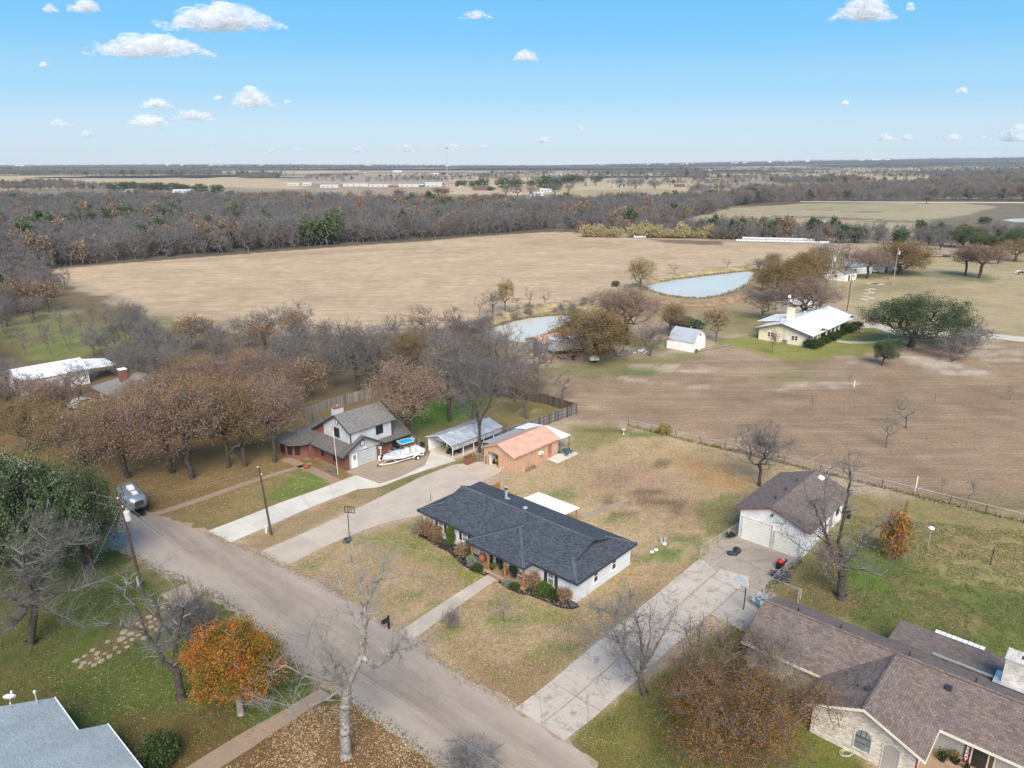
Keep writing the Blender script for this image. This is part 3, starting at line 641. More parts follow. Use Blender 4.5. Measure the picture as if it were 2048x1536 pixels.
# farm tracks
M_track = concrete('pale_track', col(226, 214, 198, KG), 0, 0, dirt=.3)
sheet('farm_road', [(1700, 646), (1760, 648), (1800, 660), (1990, 668), (2200, 690), (2200, 702), (1990, 677), (1790, 670), (1750, 656), (1715, 655)], .02, M_track, .25, 2)
sheet('garden_path', [(1672, 680), (1700, 683), (1740, 683), (1800, 676), (1800, 679), (1740, 687), (1700, 687), (1672, 684)], .02, M_track, .1, 1.5)
tr = empty('stone_track', G(1740, 590)[:2]+(0,), 0, kind='structure')
for (u, v, a, b) in [(1745, 567, 5, 2.4), (1755, 568, 5, 2), (1735, 580, 2, 1.6), (1733, 587, 2, 1.6), (1731, 593, 2.2, 2), (1728, 599, 2.2, 2.2), (1744, 578, 2.4, 2), (1743, 585, 2.4, 2.2), (1741, 596, 2.6, 2.4)]:
    x, y, _ = G(u, v); rr = [rnd.uniform(.75, 1.2) for _ in range(9)]
    MB().prism([(x+a*.5*rr[j]*math.cos(j*.698)-tr.location.x, y+b*.8*rr[j]*math.sin(j*.698)-tr.location.y) for j in range(9)], -.03, .05).build('stone', M_track, tr)
# ponds
def water_mat():
    q = NT('pond_water'); geo = q.n('ShaderNodeNewGeometry').outputs['Position']
    q.l(q.ramp(q.noise(geo, .05, 3), [(.3, (.50, .48, .41, 1)), (.7, (.58, .55, .48, 1))]), q.b.inputs['Base Color'])  # pale base colour stands in for the whitish sky reflection
    q.b.inputs['Roughness'].default_value = .08; q.b.inputs['IOR'].default_value = 1.33; q.b.inputs['Specular IOR Level'].default_value = .3
    bp = q.n('ShaderNodeBump'); bp.inputs['Strength'].default_value = .15; bp.inputs['Distance'].default_value = .02
    q.l(q.noise(q.map(geo, (1, .5, 1)), 1.4, 3), bp.inputs['Height']); q.l(bp.outputs[0], q.b.inputs['Normal']); return q.m
M_water = water_mat()
sheet('pond_water', [(965, 665), (985, 655), (1010, 646), (1050, 637), (1090, 632), (1140, 630), (1158, 634), (1155, 642), (1130, 652), (1105, 664), (1080, 676), (1050, 684), (1000, 680)], .03, M_water, .9, 1.8)
sheet('pond_water', [(1286, 572), (1310, 566), (1350, 559), (1400, 553), (1450, 547), (1500, 542), (1513, 546), (1508, 557), (1495, 570), (1470, 582), (1440, 592), (1410, 597), (1370, 596), (1330, 591), (1300, 582)], .03, M_water, 1.0, 2.2)
sheet('pond_water', [(2005, 440), (2030, 437), (2120, 436), (2120, 446), (2030, 444)], .03, M_water, .3, 6)
# raised dams beside the ponds
def berm(name, px, hgt, wd, m):
    P = [Vector(G(*p)[:2]) for p in px]; v = []; f = []; n = len(P); prof = [(-1, -.02), (-.6, .55), (-.2, 1), (.2, 1), (.6, .5), (1, -.02)]
    for i, p in enumerate(P):
        d = (P[min(i+1, n-1)]-P[max(i-1, 0)]).normalized(); s = Vector((d.y, -d.x)); k = 1 if 0 < i < n-1 else .15
        for a, h in prof:
            q_ = p+s*a*wd*(.6+.4*k); v.append((q_.x, q_.y, h*hgt*k*(1+.15*math.sin(i*2.1))))
    for i in range(n-1):
        for j in range(5): f.append((i*6+j, i*6+j+1, (i+1)*6+j+1, (i+1)*6+j))
    mb = MB(); mb.add(v, f); return mb.build(name, m, kind='structure', smooth=True)
M_bank = mat('dry_bank_grass', col(186, 164, 122, KG), .95, .3, .35)
berm('pond_bank', [(935, 655), (975, 644), (1010, 634), (1060, 622), (1110, 614), (1160, 612), (1200, 620)], 1.3, 4, M_bank)
berm('pond_bank', [(1230, 598), (1280, 570), (1330, 556), (1400, 546), (1460, 540), (1520, 535)], 1.0, 3.5, M_bank)
berm('pond_bank', [(1290, 597), (1340, 606), (1400, 610), (1450, 603), (1490, 586), (1520, 564), (1535, 548)], .8, 3, mat('bare_bank_soil', col(170, 142, 108, KG), .95, .3, .4))
# ================================================================== BUILDINGS
M_shD = shingle('charcoal_shingles', col(66, 72, 82), .6, .32, .15, .45, .10)
M_shB = shingle('brown_shingles', (.168, .128, .113, 1), .45, .36, .19, .26, .10)
M_shG = shingle('weathered_grey_shingles', (.12, .113, .108, 1), .55, .3, .15, .22, .12)
M_shG2 = shingle('warm_grey_upper_shingles', (.185, .174, .164, 1), .65, .3, .15, .22, .10)
M_ceramw = mat('meter_glass', (.4, .4, .4, 1), .4)
M_shP = shingle('pale_grey_shingles', (.36, .40, .42, 1), .8, .34, .17, .10, .10)
M_shT = shingle('tan_grey_shingles', (.20, .19, .18, 1), .7, .3, .15, .15, .12)
M_bW = brick('white_painted_brick', (.70, .73, .77, 1), (.64, .67, .72, 1), (.52, .56, .60, 1), stain=.05)
M_bR = brick('red_brick', (.24, .085, .055, 1), (.17, .06, .045, 1), (.16, .09, .07, 1))
M_bC = brick('cream_mottled_brick', (.66, .62, .56, 1), (.36, .31, .27, 1), (.58, .55, .5, 1), .3, .11, stain=.06)
M_cream = mat('cream_siding', (.66, .60, .46, 1), .7, .06, .8)
M_white = MATS.setdefault('new_concrete', M_white)
M_wp = mat('white_paint', (.78, .79, .80, 1), .5, .05, .6)
M_trim = mat('dark_trim', (.035, .04, .05, 1), .5, .2)
M_navy = mat('navy_shutter', (.035, .045, .075, 1), .5, .15, 3)
M_cedar = mat('cedar_wood', (.36, .15, .05, 1), .6, .25, 4)
M_grey = ribbed('grey_board_siding', (.48, .50, .53, 1), .3, .3, .7, dark=.82)
M_greyd = ribbed('grey_garage_panels', (.47, .49, .51, 1), .45, .4, .6, axis=1, dark=.7)
M_whited = ribbed('white_garage_panels', (.72, .71, .66, 1), .5, .4, .5, axis=1, dark=.78)
M_wmet = ribbed('white_sheet_metal', (.80, .82, .84, 1), .3, .5, .35, dark=.84)
M_wside = ribbed('white_siding', (.80, .80, .80, 1), .35, .3, .6, dark=.8)
M_orange = ribbed('peach_board_siding', (.56, .35, .23, 1), .3, .4, .7, dark=.62, stain=(.40, .25, .17, 1), sw=.12)
M_ormet = ribbed('peach_roof_metal', (.58, .35, .25, 1), .5, .35, .6, dark=.9, stain=(.5, .30, .22, 1), sw=.15)
M_galv = ribbed('grey_galvanised_sheet', (.42, .45, .50, 1), .3, .6, .4, metal=.2, dark=.68, stain=(.28, .28, .3, 1), sw=.3)
M_galvc = ribbed('carport_sheet', (.40, .42, .46, 1), .5, .6, .4, metal=.15, dark=.62, axis=0, stain=(.62, .64, .66, 1), sw=.3)
M_rust = ribbed('rusty_sheet', (.50, .44, .40, 1), .35, .6, .8, dark=.75, stain=(.36, .12, .06, 1), sw=.95)
M_gsh = shingle('blue_grey_shingles', (.36, .39, .46, 1), .8, .34, .2, .08, .08)
M_glass = glass(); M_gl2 = glass('pale_blind_glass', (.16, .17, .16, 1), .25); M_screen = mat('dark_screen', (.012, .012, .014, 1), .6, .2)
M_galvpipe = mat('galvanised_pipe', (.55, .58, .62, 1), .35, .1, metal=.5)
M_inside = mat('dark_interior', (.03, .028, .025, 1), .9, .2)
M_dirtw = mat('dark_mulch', (.022, .018, .016, 1), .95, .5, 6)

# ---- A: our white brick house under the charcoal roof
A0 = G(1152.8, 1167, 2.6)
hA = empty('ranch_house', (A0[0], A0[1], 0), HROT, 'white painted brick ranch house with charcoal hip roof and cedar porch posts', 'house')
m = MB(); m.box(.5, 10.2, .35, 23.2, -.1, 2.5); m.build('wall', M_bW, hA)
s = .355
def zr(x): return 2.62+s*x
m = MB(); e0, e1, yb0, yb1 = -.12, 23.65, 2.4, 21.2; zb = zr(2.45)
T = .14
m.slab([(0, e0, zr(0)), (0, e1, zr(0)), (2.45, yb1, zb), (2.45, yb0, zb)], T)                 # front plane, lower
m.slab([(2.45, yb0-.55, zb+.0), (2.45, yb1+.3, zb), (5.35, yb1+.3, zr(5.35)), (5.35, yb0-.55, zr(5.35))], T)
m.slab([(10.7, e0, zr(0)), (10.7, e1, zr(0)), (8.25, yb1, zb), (8.25, yb0, zb)], T)
m.slab([(8.25, yb0-.55, zb), (8.25, yb1+.3, zb), (5.35, yb1+.3, zr(5.35)), (5.35, yb0-.55, zr(5.35))], T)
hs_ = (zb-2.62)/(yb0-e0)
m.slab([(0, e0, 2.62), (10.7, e0, 2.62), (8.25, yb0, zb), (2.45, yb0, zb)], T)
m.slab([(0, e1, 2.62), (10.7, e1, 2.62), (8.25, yb1, zb), (2.45, yb1, zb)], T)
roofA = m.build('roof', M_shD, hA)
m = MB(); m.wally(yb0-.02, .1, [(2.6, zb-.1), (8.1, zb-.1), (5.35, zr(5.35)-.16)]); m.wally(yb1-.1, .1, [(2.6, zb-.1), (8.1, zb-.1), (5.35, zr(5.35)-.16)]); build_each(m, 'gablet', M_trim, roofA)
# porch wing hip
px0, px1, py0, py1 = -1.38, 4.25, 5.63, 14.07; ap = px0+4.2; za = 2.62+s*4.2
m = MB()
m.slab([(px0, py0, 2.63), (ap, 9.85, za), (px0, py1, 2.63)], T)
m.slab([(px0, py0, 2.63), (.6, py0, 2.63), (4.9, 9.85, za+.0), (ap, 9.85, za)], T)
m.slab([(px0, py1, 2.63), (.6, py1, 2.63), (4.9, 9.85, za), (ap, 9.85, za)], T)
m.build('porch_roof', M_shD, hA)
m = MB(); ft = .16                      # fascia boards round the eaves
m.box(-.03, 0, e0, 5.6, 2.36, 2.6); m.box(-.03, 0, 14.1, e1, 2.36, 2.6); m.box(-.03, 10.73, e0-.03, e0, 2.36, 2.6); m.box(10.7, 10.73, e0, e1, 2.36, 2.6); m.box(-.03, 10.73, e1, e1+.03, 2.36, 2.6)
m.box(px0-.03, px0, py0, py1, 2.38, 2.61); m.box(px0-.03, 0, py0-.03, py0, 2.38, 2.61); m.box(px0-.03, 0, py1, py1+.03, 2.38, 2.61)
build_each(m, 'fascia', M_trim, hA)
m = MB(); m.box(.02, 10.68, -.1, 23.63, 2.36, 2.40); m.box(px0+.02, .02, py0+.02, py1-.02, 2.37, 2.41); m.build('soffit', M_wp, hA)
# ridge and hip caps
def caps(m, a, b, r=.16, step=.3):
    a, b = Vector(a), Vector(b); n = max(1, int((b-a).length/step)); d = (b-a)/n
    side = d.cross(Vector((0, 0, 1))).normalized()*r
    for k in range(n):
        p, q_ = a+d*k, a+d*(k+1.04); up = Vector((0, 0, .05+.012*(k % 2)))
        m.add([p-side-up*.4, p+up, p+side-up*.4, q_-side-up*.4+Vector((0, 0, .012)), q_+up+Vector((0, 0, .012)), q_+side-up*.4+Vector((0, 0, .012))], [(0, 1, 4, 3), (1, 2, 5, 4), (0, 2, 1), (3, 4, 5)])
M_cap = shingle('charcoal_ridge_caps', col(80, 88, 98), .8, .3, .3, .2)
m = MB(); zt = zr(5.35); caps(m, (5.35, yb0-.3, zt), (5.35, yb1+.3, zt)); caps(m, (0, e0, 2.66), (2.45, yb0, zb+.04)); caps(m, (10.7, e0, 2.66), (8.25, yb0, zb+.04)); caps(m, (0, e1, 2.66), (2.45, yb1, zb+.04))
caps(m, (px0, py0, 2.67), (ap, 9.85, za+.03)); caps(m, (px0, py1, 2.67), (ap, 9.85, za+.03)); caps(m, (ap, 9.85, za+.02), (4.1, 9.85, za+.02)); m.build('ridge_caps', M_cap, hA, kind='stuff')
for (a, b, z0, z1, sh) in [(20.5-.95, 20.5, .85, 2.2, 1), (15.6, 16.5, .95, 2.15, 1), (3.15, 4.0, .75, 2.2, 1), (12.4, 13.2, .8, 2.2, 1), (7.0, 8.3, .8, 2.2, 0)]:
    window(hA, 'w', .5, a, b, z0, z1, M_wp, M_gl2 if b < 5 or b > 15 else M_glass, sill=M_wp, shut=M_navy if sh else None)
for (a, b) in [(3.35, 4.15), (6.6, 7.4)]: window(hA, 's', .35, a, b, .85, 2.3, M_wp, M_glass, sill=M_wp)
m = MB(); wbox(m, 'w', .5, 10.4, 11.3, .15, 2.2, -.02, .05); dr = m.build('door', M_navy, hA)
m = MB(); m.lathe([(.02, 0), (.04, .02), (.02, .05)], 8); m.build('handle', M_galvpipe, dr).location = (.42, 10.5, 1.15)
m = MB(); m.box(4.95, 5.0, .34, .35, 0, 0); 
for i, py in enumerate((13.4, 10.95, 8.55, 5.95)):
    MB().box(-1.13, -.95, py-.09, py+.09, .1, 2.4).box(-1.17, -.91, py-.13, py+.13, .1, .3).build('porch_post', M_cedar, hA)
MB().box(-1.1, -.96, py0+.2, py1-.2, 2.2, 2.37).build('porch_beam', M_cedar, hA)
m = MB(); m.box(-1.25, .48, 5.75, 13.6, -.05, .13); m.box(-1.75, -1.25, 8.9, 10.3, -.05, .09); m.build('porch_floor', concrete('porch_slab', col(168, 148, 128, .6), 0, 0), hA)
m = MB()
for k in range(26): m.box(-1.36, -1.2, 5.75+k*.3, 6.03+k*.3, .05, .155)
m.build('porch_edging', brick('edge_brick', (.45, .27, .18, 1), (.38, .22, .15, 1), (.4, .34, .28, 1)), hA, kind='stuff')
# flue, roof vents, small pipes
zc = zr(10.7-7.43)
fl = MB().lathe([(.17, zc-.2), (.17, zc+1.15)], 12, (7.43, 16.1)).build('flue', M_galvpipe, hA)
MB().lathe([(.21, zc+1.2), (.21, zc+1.42), (.1, zc+1.5)], 12, (7.43, 16.1)).build('flue_cap', mat('dark_cap', (.05, .05, .05, 1)), fl)
MB().lathe([(.25, zc+1.5), (.25, zc+1.6), (.05, zc+1.66)], 12, (7.43, 16.1)).build('rain_cap', M_galvpipe, fl)
MB().box(7.1, 7.85, 15.8, 16.4, zc-.12, zc+.02).build('flashing', M_galvpipe, fl)
MB().lathe([(.12, zr(4.6)-.1), (.12, zr(4.6)+.15), (.3, zr(4.6)+.18), (.26, zr(4.6)+.3), (.05, zr(4.6)+.36)], 14, (6.13, 12.0)).build('roof_vent', mat('vent_grey', (.3, .31, .31, 1), .5), hA)
for x, y in [(1.0, 16.0), (1.7, 11.0), (2.2, 8.2), (9.6, 19.5)]: MB().lathe([(.05, zr(min(x, 10.7-x))-.2), (.05, zr(min(x, 10.7-x))+.25)], 8, (x, y)).build('vent_pipe', M_trim, hA)
MB().tube([(1.9, 23.3, 3.2), (1.9, 23.3, 4.0), (1.8, 23.2, 4.1)], .03).build('service_mast', M_trim, hA)
# metal patio cover behind
pc = empty('patio_cover', toW(A0, (10.9, 10.0))+(0,), HROT, 'white ribbed metal patio cover behind the ranch house', 'patio cover')
m = MB(); m.slab([(0, -.05, 2.5), (0, 6.4, 2.5), (2.75, 6.4, 2.3), (2.75, -.05, 2.3)], .06)
for k in range(17): m.slab([(0, .02+k*.39, 2.53), (0, .07+k*.39, 2.53), (2.75, .07+k*.39, 2.33), (2.75, .02+k*.39, 2.33)], .03)
m.build('roof_sheet', mat('white_metal_sheet', (.84, .86, .87, 1), .35, .03), pc)
m = MB(); m.box(2.75, 2.83, -.05, 6.4, 2.2, 2.34); build_each(m, 'gutter', M_wp, pc)
for y in (.15, 3.1, 6.2): MB().box(2.55, 2.66, y, y+.11, 0, 2.26).build('post', M_cedar, pc)
# mulch bed round the front
bed = [(0.5, 23.6), (-.5, 23.6), (-1.0, 22.5), (-1.1, 20.6), (-1.3, 19), (-1.2, 17), (-1.7, 15.2), (-2.2, 13.6), (-2.3, 12), (-2.0, 10.5), (-1.5, 10.45), (-1.4, 13.6), (.5, 13.7)]
bed2 = [(-1.5, 8.8), (-2.0, 8.7), (-2.2, 7), (-2.1, 5.6), (-1.6, 4.4), (-1.4, 2.6), (-1.2, 1.0), (-.6, -.1), (.2, -.3), (.55, .3), (.5, 5.6), (-1.4, 5.65)]
for b in (bed, bed2):
    sheet('mulch_bed', None, .03, M_dirtw, .06, .5, pts=[toW(A0, p) for p in b])

# ---- B: two storey neighbour
B0 = G(691.8, 941.4)
hB = empty('two_storey_house', (B0[0], B0[1], 0), HROT, 'two storey house with grey board upper floor, red brick below and taupe shingle roofs', 'house')
MB().box(0, 6.35, .04, 7.1, -.1, 2.5).box(6.35, 11.2, .1, 10, -.1, 2.5).box(-.9, 6.35, 7.1, 13, -.1, 2.5).build('wall', M_bR, hB)
m = MB(); m.wally(-.02, .25, [(0, 2.25), (6.35, 2.25), (6.35, 2.6), (2.94, 4.45), (0, 2.8)]); m.build('garage_gable', M_grey, hB); MB().box(.75, 2.25, -.03, .06, 0, 2.25).build('door_surround', M_grey, hB)
up = [(.0, 2.9), (6.6, 2.9), (6.6, 5.3), (3.1, 7.25), (0, 5.5)]
m = MB(); m.wallx(1.17, .15, up); m.wallx(8.5, .15, up); m.box(1.32, 8.5, 0, .15, 2.6, 5.5); m.build('upper_wall', M_grey, hB)
MB().wallx(1.19, .12, [(6.6, 2.6), (9.2, 2.6), (9.2, 3.8), (6.6, 5.3)]).build('brick_gable_end', M_bR, hB)
m = MB(); m.slab([(-.95, -.8, 2.45), (2.94, -.8, 4.64), (2.94, .1, 4.64), (1.2, .1, 3.66), (1.2, 7.3, 3.66), (-.95, 7.3, 2.45)], .14); m.slab([(2.94, -.8, 4.64), (6.75, -.8, 2.5), (6.75, 2.2, 2.5), (2.94, 2.2, 4.64)], .14); m.build('garage_roof', M_shG, hB)
m = MB(); m.slab([(6.0, -.77, 2.6), (11.7, -.77, 2.6), (11.7, 5.6, 6.23), (6.0, 5.6, 6.23)], .14); m.slab([(6.0, 5.6, 6.23), (11.7, 5.6, 6.23), (11.7, 12, 2.6), (6.0, 12, 2.6)], .14); m.build('rear_roof', M_shG, hB)
m = MB(); m.slab([(.7, -.4, 5.54), (9.05, -.4, 5.54), (9.05, 3.1, 7.5), (.7, 3.1, 7.5)], .14); m.slab([(.7, 3.1, 7.5), (9.05, 3.1, 7.5), (9.05, 9.9, 3.55), (.7, 9.9, 3.55)], .14); m.build('upper_roof', M_shG2, hB)
m = MB()
for (y0, z0, y1, z1) in [(-.4, 5.52, 3.1, 7.48), (3.1, 7.48, 9.9, 3.53)]:
    m.add([(.67, y0, z0), (.67, y1, z1), (.67, y1, z1-.24), (.67, y0, z0-.24), (.76, y0, z0), (.76, y1, z1), (.76, y1, z1-.24), (.76, y0, z0-.24)], [(0, 1, 2, 3), (7, 6, 5, 4), (0, 4, 5, 1), (3, 2, 6, 7), (0, 3, 7, 4), (1, 5, 6, 2)])
for (x0, z0, x1, z1) in [(-.95, 2.43, 2.94, 4.62), (2.94, 4.62, 6.75, 2.48)]:
    m.add([(x0, -.83, z0), (x1, -.83, z1), (x1, -.83, z1-.22), (x0, -.83, z0-.22), (x0, -.75, z0), (x1, -.75, z1), (x1, -.75, z1-.22), (x0, -.75, z0-.22)], [(3, 2, 1, 0), (4, 5, 6, 7), (1, 5, 4, 0), (7, 6, 2, 3), (4, 7, 3, 0), (2, 6, 5, 1)])
m.box(1.12, 1.25, -.05, .08, 3.7, 5.4); m.box(8.45, 8.6, -.05, .08, 3.0, 5.4); m.box(-.98, -.95, -.8, 7.3, 2.27, 2.44); build_each(m, 'fascia', M_trim, hB)
m = MB(); m.slab([(-1.4, 7.2, 2.62), (-2.3, 7.5, 2.62), (-3.6, 8.7, 2.62), (-3.8, 10.8, 2.62), (-3.4, 13.4, 2.62), (1.5, 10.4, 4.3)], .14)
m.slab([(-3.4, 13.4, 2.62), (7.4, 13.4, 2.62), (4.6, 10.4, 4.3), (1.5, 10.4, 4.3)], .14); m.slab([(-1.4, 7.2, 2.62), (1.5, 10.4, 4.3), (4.6, 10.4, 4.3), (4.6, 8.5, 3.6), (1.2, 7.2, 3.4)], .14); m.build('left_roof', M_shG, hB)
m = MB(); bay = [(-.8, 8.2), (-1.64, 8.6), (-2.5, 9.4), (-3.0, 10.5), (-3.0, 12.3), (-.8, 12.8)]; m.prism(bay, -.1, 2.5); m.build('bay_wall', M_bR, hB)
for i in range(1, 4):
    (xa, ya), (xb, yb) = bay[i], bay[i+1]
    d = Vector((xb-xa, yb-ya, 0)); L = d.length; d /= L; nrm = Vector((d.y, -d.x, 0))
    if nrm.dot(Vector((-1, -.5, 0))) < 0: nrm = -nrm
    c0 = Vector((xa, ya, 0))+d*L*.18; c1 = Vector((xa, ya, 0))+d*L*.82
    m = MB(); q4 = [c0+nrm*.01, c1+nrm*.01, c1+nrm*.07, c0+nrm*.07]; m.prism([(p.x, p.y) for p in q4], .55, 2.25); m.build('bay_window', M_screen, hB)
window(hB, 'w', 0, 2.2, 2.85, .7, 2.1, M_trim, M_screen); window(hB, 'w', 0, 5.2, 5.9, .7, 2.1, M_trim, M_screen)
window(hB, 'w', 1.17, 2.65, 3.9, 3.95, 5.4, M_trim, M_screen, mull=1, rail=False); window(hB, 'w', 1.17, 2.85, 3.4, 6.0, 6.75, M_trim, M_wp, rail=False)
window(hB, 's', 0, 5.6, 6.9, 3.85, 5.2, M_trim, M_screen, rail=False); window(hB, 's', .1, 8.5, 9.5, 1.05, 2.25, M_trim, M_screen)
window(hB, 's', -.02, 2.7, 3.4, 2.95, 3.75, M_trim, M_wp, rail=False)
m = MB(); m.box(1.1, 2.0, -.1, -.03, .02, 2.1); dr = m.build('door', M_wp, hB); MB().box(1.3, 1.8, -.12, -.1, 1.2, 1.95).build('pane', M_gl2, dr)
gdo = empty('garage_door', (0, 0, 0), parent=hB)
for k in range(4): MB().box(2.3, 5.5, -.05, .02, .02+k*.54, .54+k*.54).build('panel', M_greyd, gdo)
MB().box(1.5, 2.9, 3.8, 4.8, 5.6, 8.05).build('chimney', M_grey, hB); MB().box(1.4, 3.0, 3.7, 4.9, 8.05, 8.2).build('chimney_cap', mat('rust_cap', (.22, .10, .06, 1), .8, .3), hB)
MB().lathe([(.14, 8.2), (.14, 8.35), (.2, 8.4)], 10, (2.2, 4.3)).build('flue', M_galvpipe, hB)
MB().box(5.85, 6.1, -.1, .0, 1.6, 1.95).build('meter', M_ceramw, hB); MB().box(6.12, 6.4, -.12, 0, 1.45, 1.85).build('meter_box', M_wp, hB); MB().box(6.2, 6.28, -.1, -.02, 0, 1.45).build('conduit', M_wp, hB)
MB().box(3.3, 3.65, -.25, -.03, 2.45, 2.58).build('flood_light', M_wp, hB)

# ---- C: carport
C0 = G(905.6, 918.8)
hC = empty('carport', (C0[0], C0[1], 0), HROT, 'grey ribbed metal carport with open white framed front and rear lean', 'carport')
m = MB(); gable_x(m, -.35, 10.7, -.2, 5.55, 2.25, 3.15, .05, yr=2.7); m.build('roof_sheet', M_galvc, hC)
for x in (0, 2.2, 4.4, 6.6, 8.8, 10.5):
    MB().box(x, x+.08, 0, .08, 0, 2.25).build('post', M_wp, hC); MB().box(x, x+.08, 5.3, 5.38, 0, 2.25).build('post', M_wp, hC)
m = MB(); m.box(.1, 10.5, -.03, 0, 1.35, 2.22); m.build('side_panel', M_galvc, hC)
m = MB(); m.box(.1, 10.5, 5.32, 5.36, 0, 2.22); m.build('side_panel', M_wside, hC)
m = MB(); m.wallx(0.02, .03, [(0, 2.2), (5.38, 2.2), (2.7, 3.08)]); m.build('gable_panel', M_galv, hC)
m = MB(); m.wallx(10.5, .03, [(0, 0), (5.38, 0), (5.38, 2.2), (2.7, 3.08), (0, 2.2)]); m.build('rear_panel', M_galv, hC)
m = MB(); m.tube([(-.36, -.2, 2.24), (-.36, 2.7, 3.15), (-.36, 5.55, 2.24)], .05, 4); m.tube([(.04, .04, 1.6), (.04, .5, 2.25)], .035, 4); m.tube([(.04, 1.2, 1.7), (.04, 1.3, 2.3)], .06, 4); build_each(m, 'front_trim', M_wp, hC)
sheet('carport_floor', None, .03, M_conc, 0, pts=[toW(C0, p) for p in [(-.2, -.1), (10.6, -.1), (10.6, 5.4), (-.2, 5.4)]])

# ---- D: peach workshop
D0 = G(1026.8, 948)
hD = empty('workshop', (D0[0], D0[1], 0), HROT, 'peach painted workshop with open garage door and orange side door', 'workshop')
m = MB(); m.wallx(0, .12, [(0, 0), (2.9, 0), (2.9, 2.15), (4.85, 2.15), (4.85, 0), (5.7, 0), (5.7, 2.6), (2.85, 3.75), (0, 2.6)])
m.wallx(9.9, .12, [(0, 0), (5.7, 0), (5.7, 2.6), (2.85, 3.75), (0, 2.6)]); m.box(.12, 9.9, 0, .12, 0, 2.62); m.box(.12, 9.9, 5.58, 5.7, 0, 2.62); m.build('wall', M_orange, hD)
for (x, y) in ((-.03, -.03), (-.03, 5.66), (9.97, -.03)): MB().box(x, x+.08, y, y+.08, 0, 2.6).build('corner_board', mat('peach_trim', (.50, .30, .20, 1), .7), hD)
MB().box(-.3, 10.2, -.34, -.28, 2.40, 2.55).build('fascia', MATS['peach_trim'], hD)
m = MB(); gable_x(m, -.32, 10.2, -.28, 5.98, 2.58, 3.84, .12); m.build('roof', M_ormet, hD)
m = MB(); wbox(m, 'w', 0, 2.84, 2.94, 0, 2.2, -.02, .05); wbox(m, 'w', 0, 4.81, 4.91, 0, 2.2, -.02, .05); wbox(m, 'w', 0, 2.94, 4.81, 2.05, 2.2, -.02, .05); build_each(m, 'door_frame', mat('weathered_trim', (.25, .19, .16, 1)), hD)
MB().box(.2, 3.5, 4.9, 4.95, 0, 2.2).build('inner_lining', M_wside, hD); MB().box(.12, 9.9, .12, 5.58, -.05, .04).build('floor', M_conc, hD)
sd_ = MB().box(7.65, 8.5, -.05, .02, 0.02, 2.1).build('side_door', mat('orange_door', (.50, .14, .04, 1), .6, .2), hD); MB().box(7.75, 8.4, -.07, -.05, .75, 2.0).build('screen', mat('door_screen', (.20, .17, .18, 1), .7, .2), sd_)
ac = empty('window_unit', (0, 0, 0), parent=hD); MB().box(5.55, 6.15, -.45, -.0, 1.25, 1.65).build('housing', M_wp, ac); MB().box(5.6, 5.95, -.47, -.45, 1.3, 1.6).build('grille', mat('grey_grille', (.25, .25, .25, 1)), ac)
ln = empty('lean_to', toW(D0, (1.8, 5.75))+(0,), HROT, 'low corrugated metal lean-to between the workshop and the wood fence', 'lean-to')
MB().slab([(0, 0, 2.5), (7.6, 0, 2.5), (7.6, 2.2, 2.2), (0, 2.2, 2.2)], .05).build('roof_sheet', M_galv, ln)
for x in (.05, 3.5, 7.2): MB().box(x, x+.09, 2.0, 2.09, 0, 2.2).build('post', M_trim, ln)
MB().box(0, 7.6, 2.15, 2.18, 0, 2.1).build('back_sheet', M_galv, ln)
pt = empty('shade_cover', toW(D0, (9.7, 0))+(0,), HROT, 'white sheet metal shade cover on wooden posts behind the workshop', 'patio cover')
m = MB(); m.slab([(0, -.35, 2.45), (3.0, -.35, 2.35), (3.0, 4.0, 2.75), (0, 4.0, 2.9)], .05); m.slab([(0, 4.0, 2.9), (3.0, 4.0, 2.75), (2.8, 8.0, 2.35), (-.6, 8.0, 2.4)], .05); m.build('roof_sheet', M_wmet, pt)
for x, y in ((2.8, -.2), (2.8, 3.6), (2.7, 7.7), (.6, 7.7)): MB().box(x, x+.1, y, y+.1, 0, 2.3).build('post', mat('brown_post', (.17, .10, .06, 1)), pt)
sheet('patio_slab', None, .05, M_white, 0, pts=[toW(D0, p) for p in [(7.1, -2.3), (12.2, -2.3), (12.2, -.1), (7.3, -.1)]])
sheet('patio_dirt', None, .04, mat('orange_floor', (.45, .26, .14, 1), .9, .2), .05, pts=[toW(D0, p) for p in [(10.05, 0), (12.3, 0), (12.3, 5.4), (10.05, 5.4)]])

# ---- F: brown roofed garage
F0 = G(1601.9, 1118.3)
hF = empty('garage', (F0[0], F0[1], 0), HROT, 'white board garage with brown shingle roof and two white overhead doors', 'garage')
m = MB()
for x, t in ((0, .15), (12.55, .15)): m.wallx(x, t, [(0, -.05), (7.4, -.05), (7.4, 3.62), (3.7, 5.0), (0, 3.62)])
m.box(.15, 12.55, 0, .15, -.05, 3.62); m.box(.15, 12.55, 7.25, 7.4, -.05, 3.62); m.build('wall', M_wside, hF)
m = MB(); gable_x(m, -.45, 13.2, -.85, 8.3, 3.62, 5.25, .15, yr=3.72); rf = m.build('roof', M_shB, hF)
m = MB(); caps(m, (-.45, 3.72, 5.27), (13.2, 3.72, 5.27), .17); m.build('ridge_caps', M_shB, rf, kind='stuff')
m = MB()
for (y0, z0, y1, z1) in [(-.85, 3.6, 3.72, 5.23), (3.72, 5.23, 8.3, 3.6)]:
    m.add([(-.49, y0, z0), (-.49, y1, z1), (-.49, y1, z1-.2), (-.49, y0, z0-.2), (-.44, y0, z0), (-.44, y1, z1), (-.44, y1, z1-.2), (-.44, y0, z0-.2)], [(0, 1, 2, 3), (7, 6, 5, 4), (0, 4, 5, 1), (3, 2, 6, 7), (0, 3, 7, 4), (1, 5, 6, 2)])
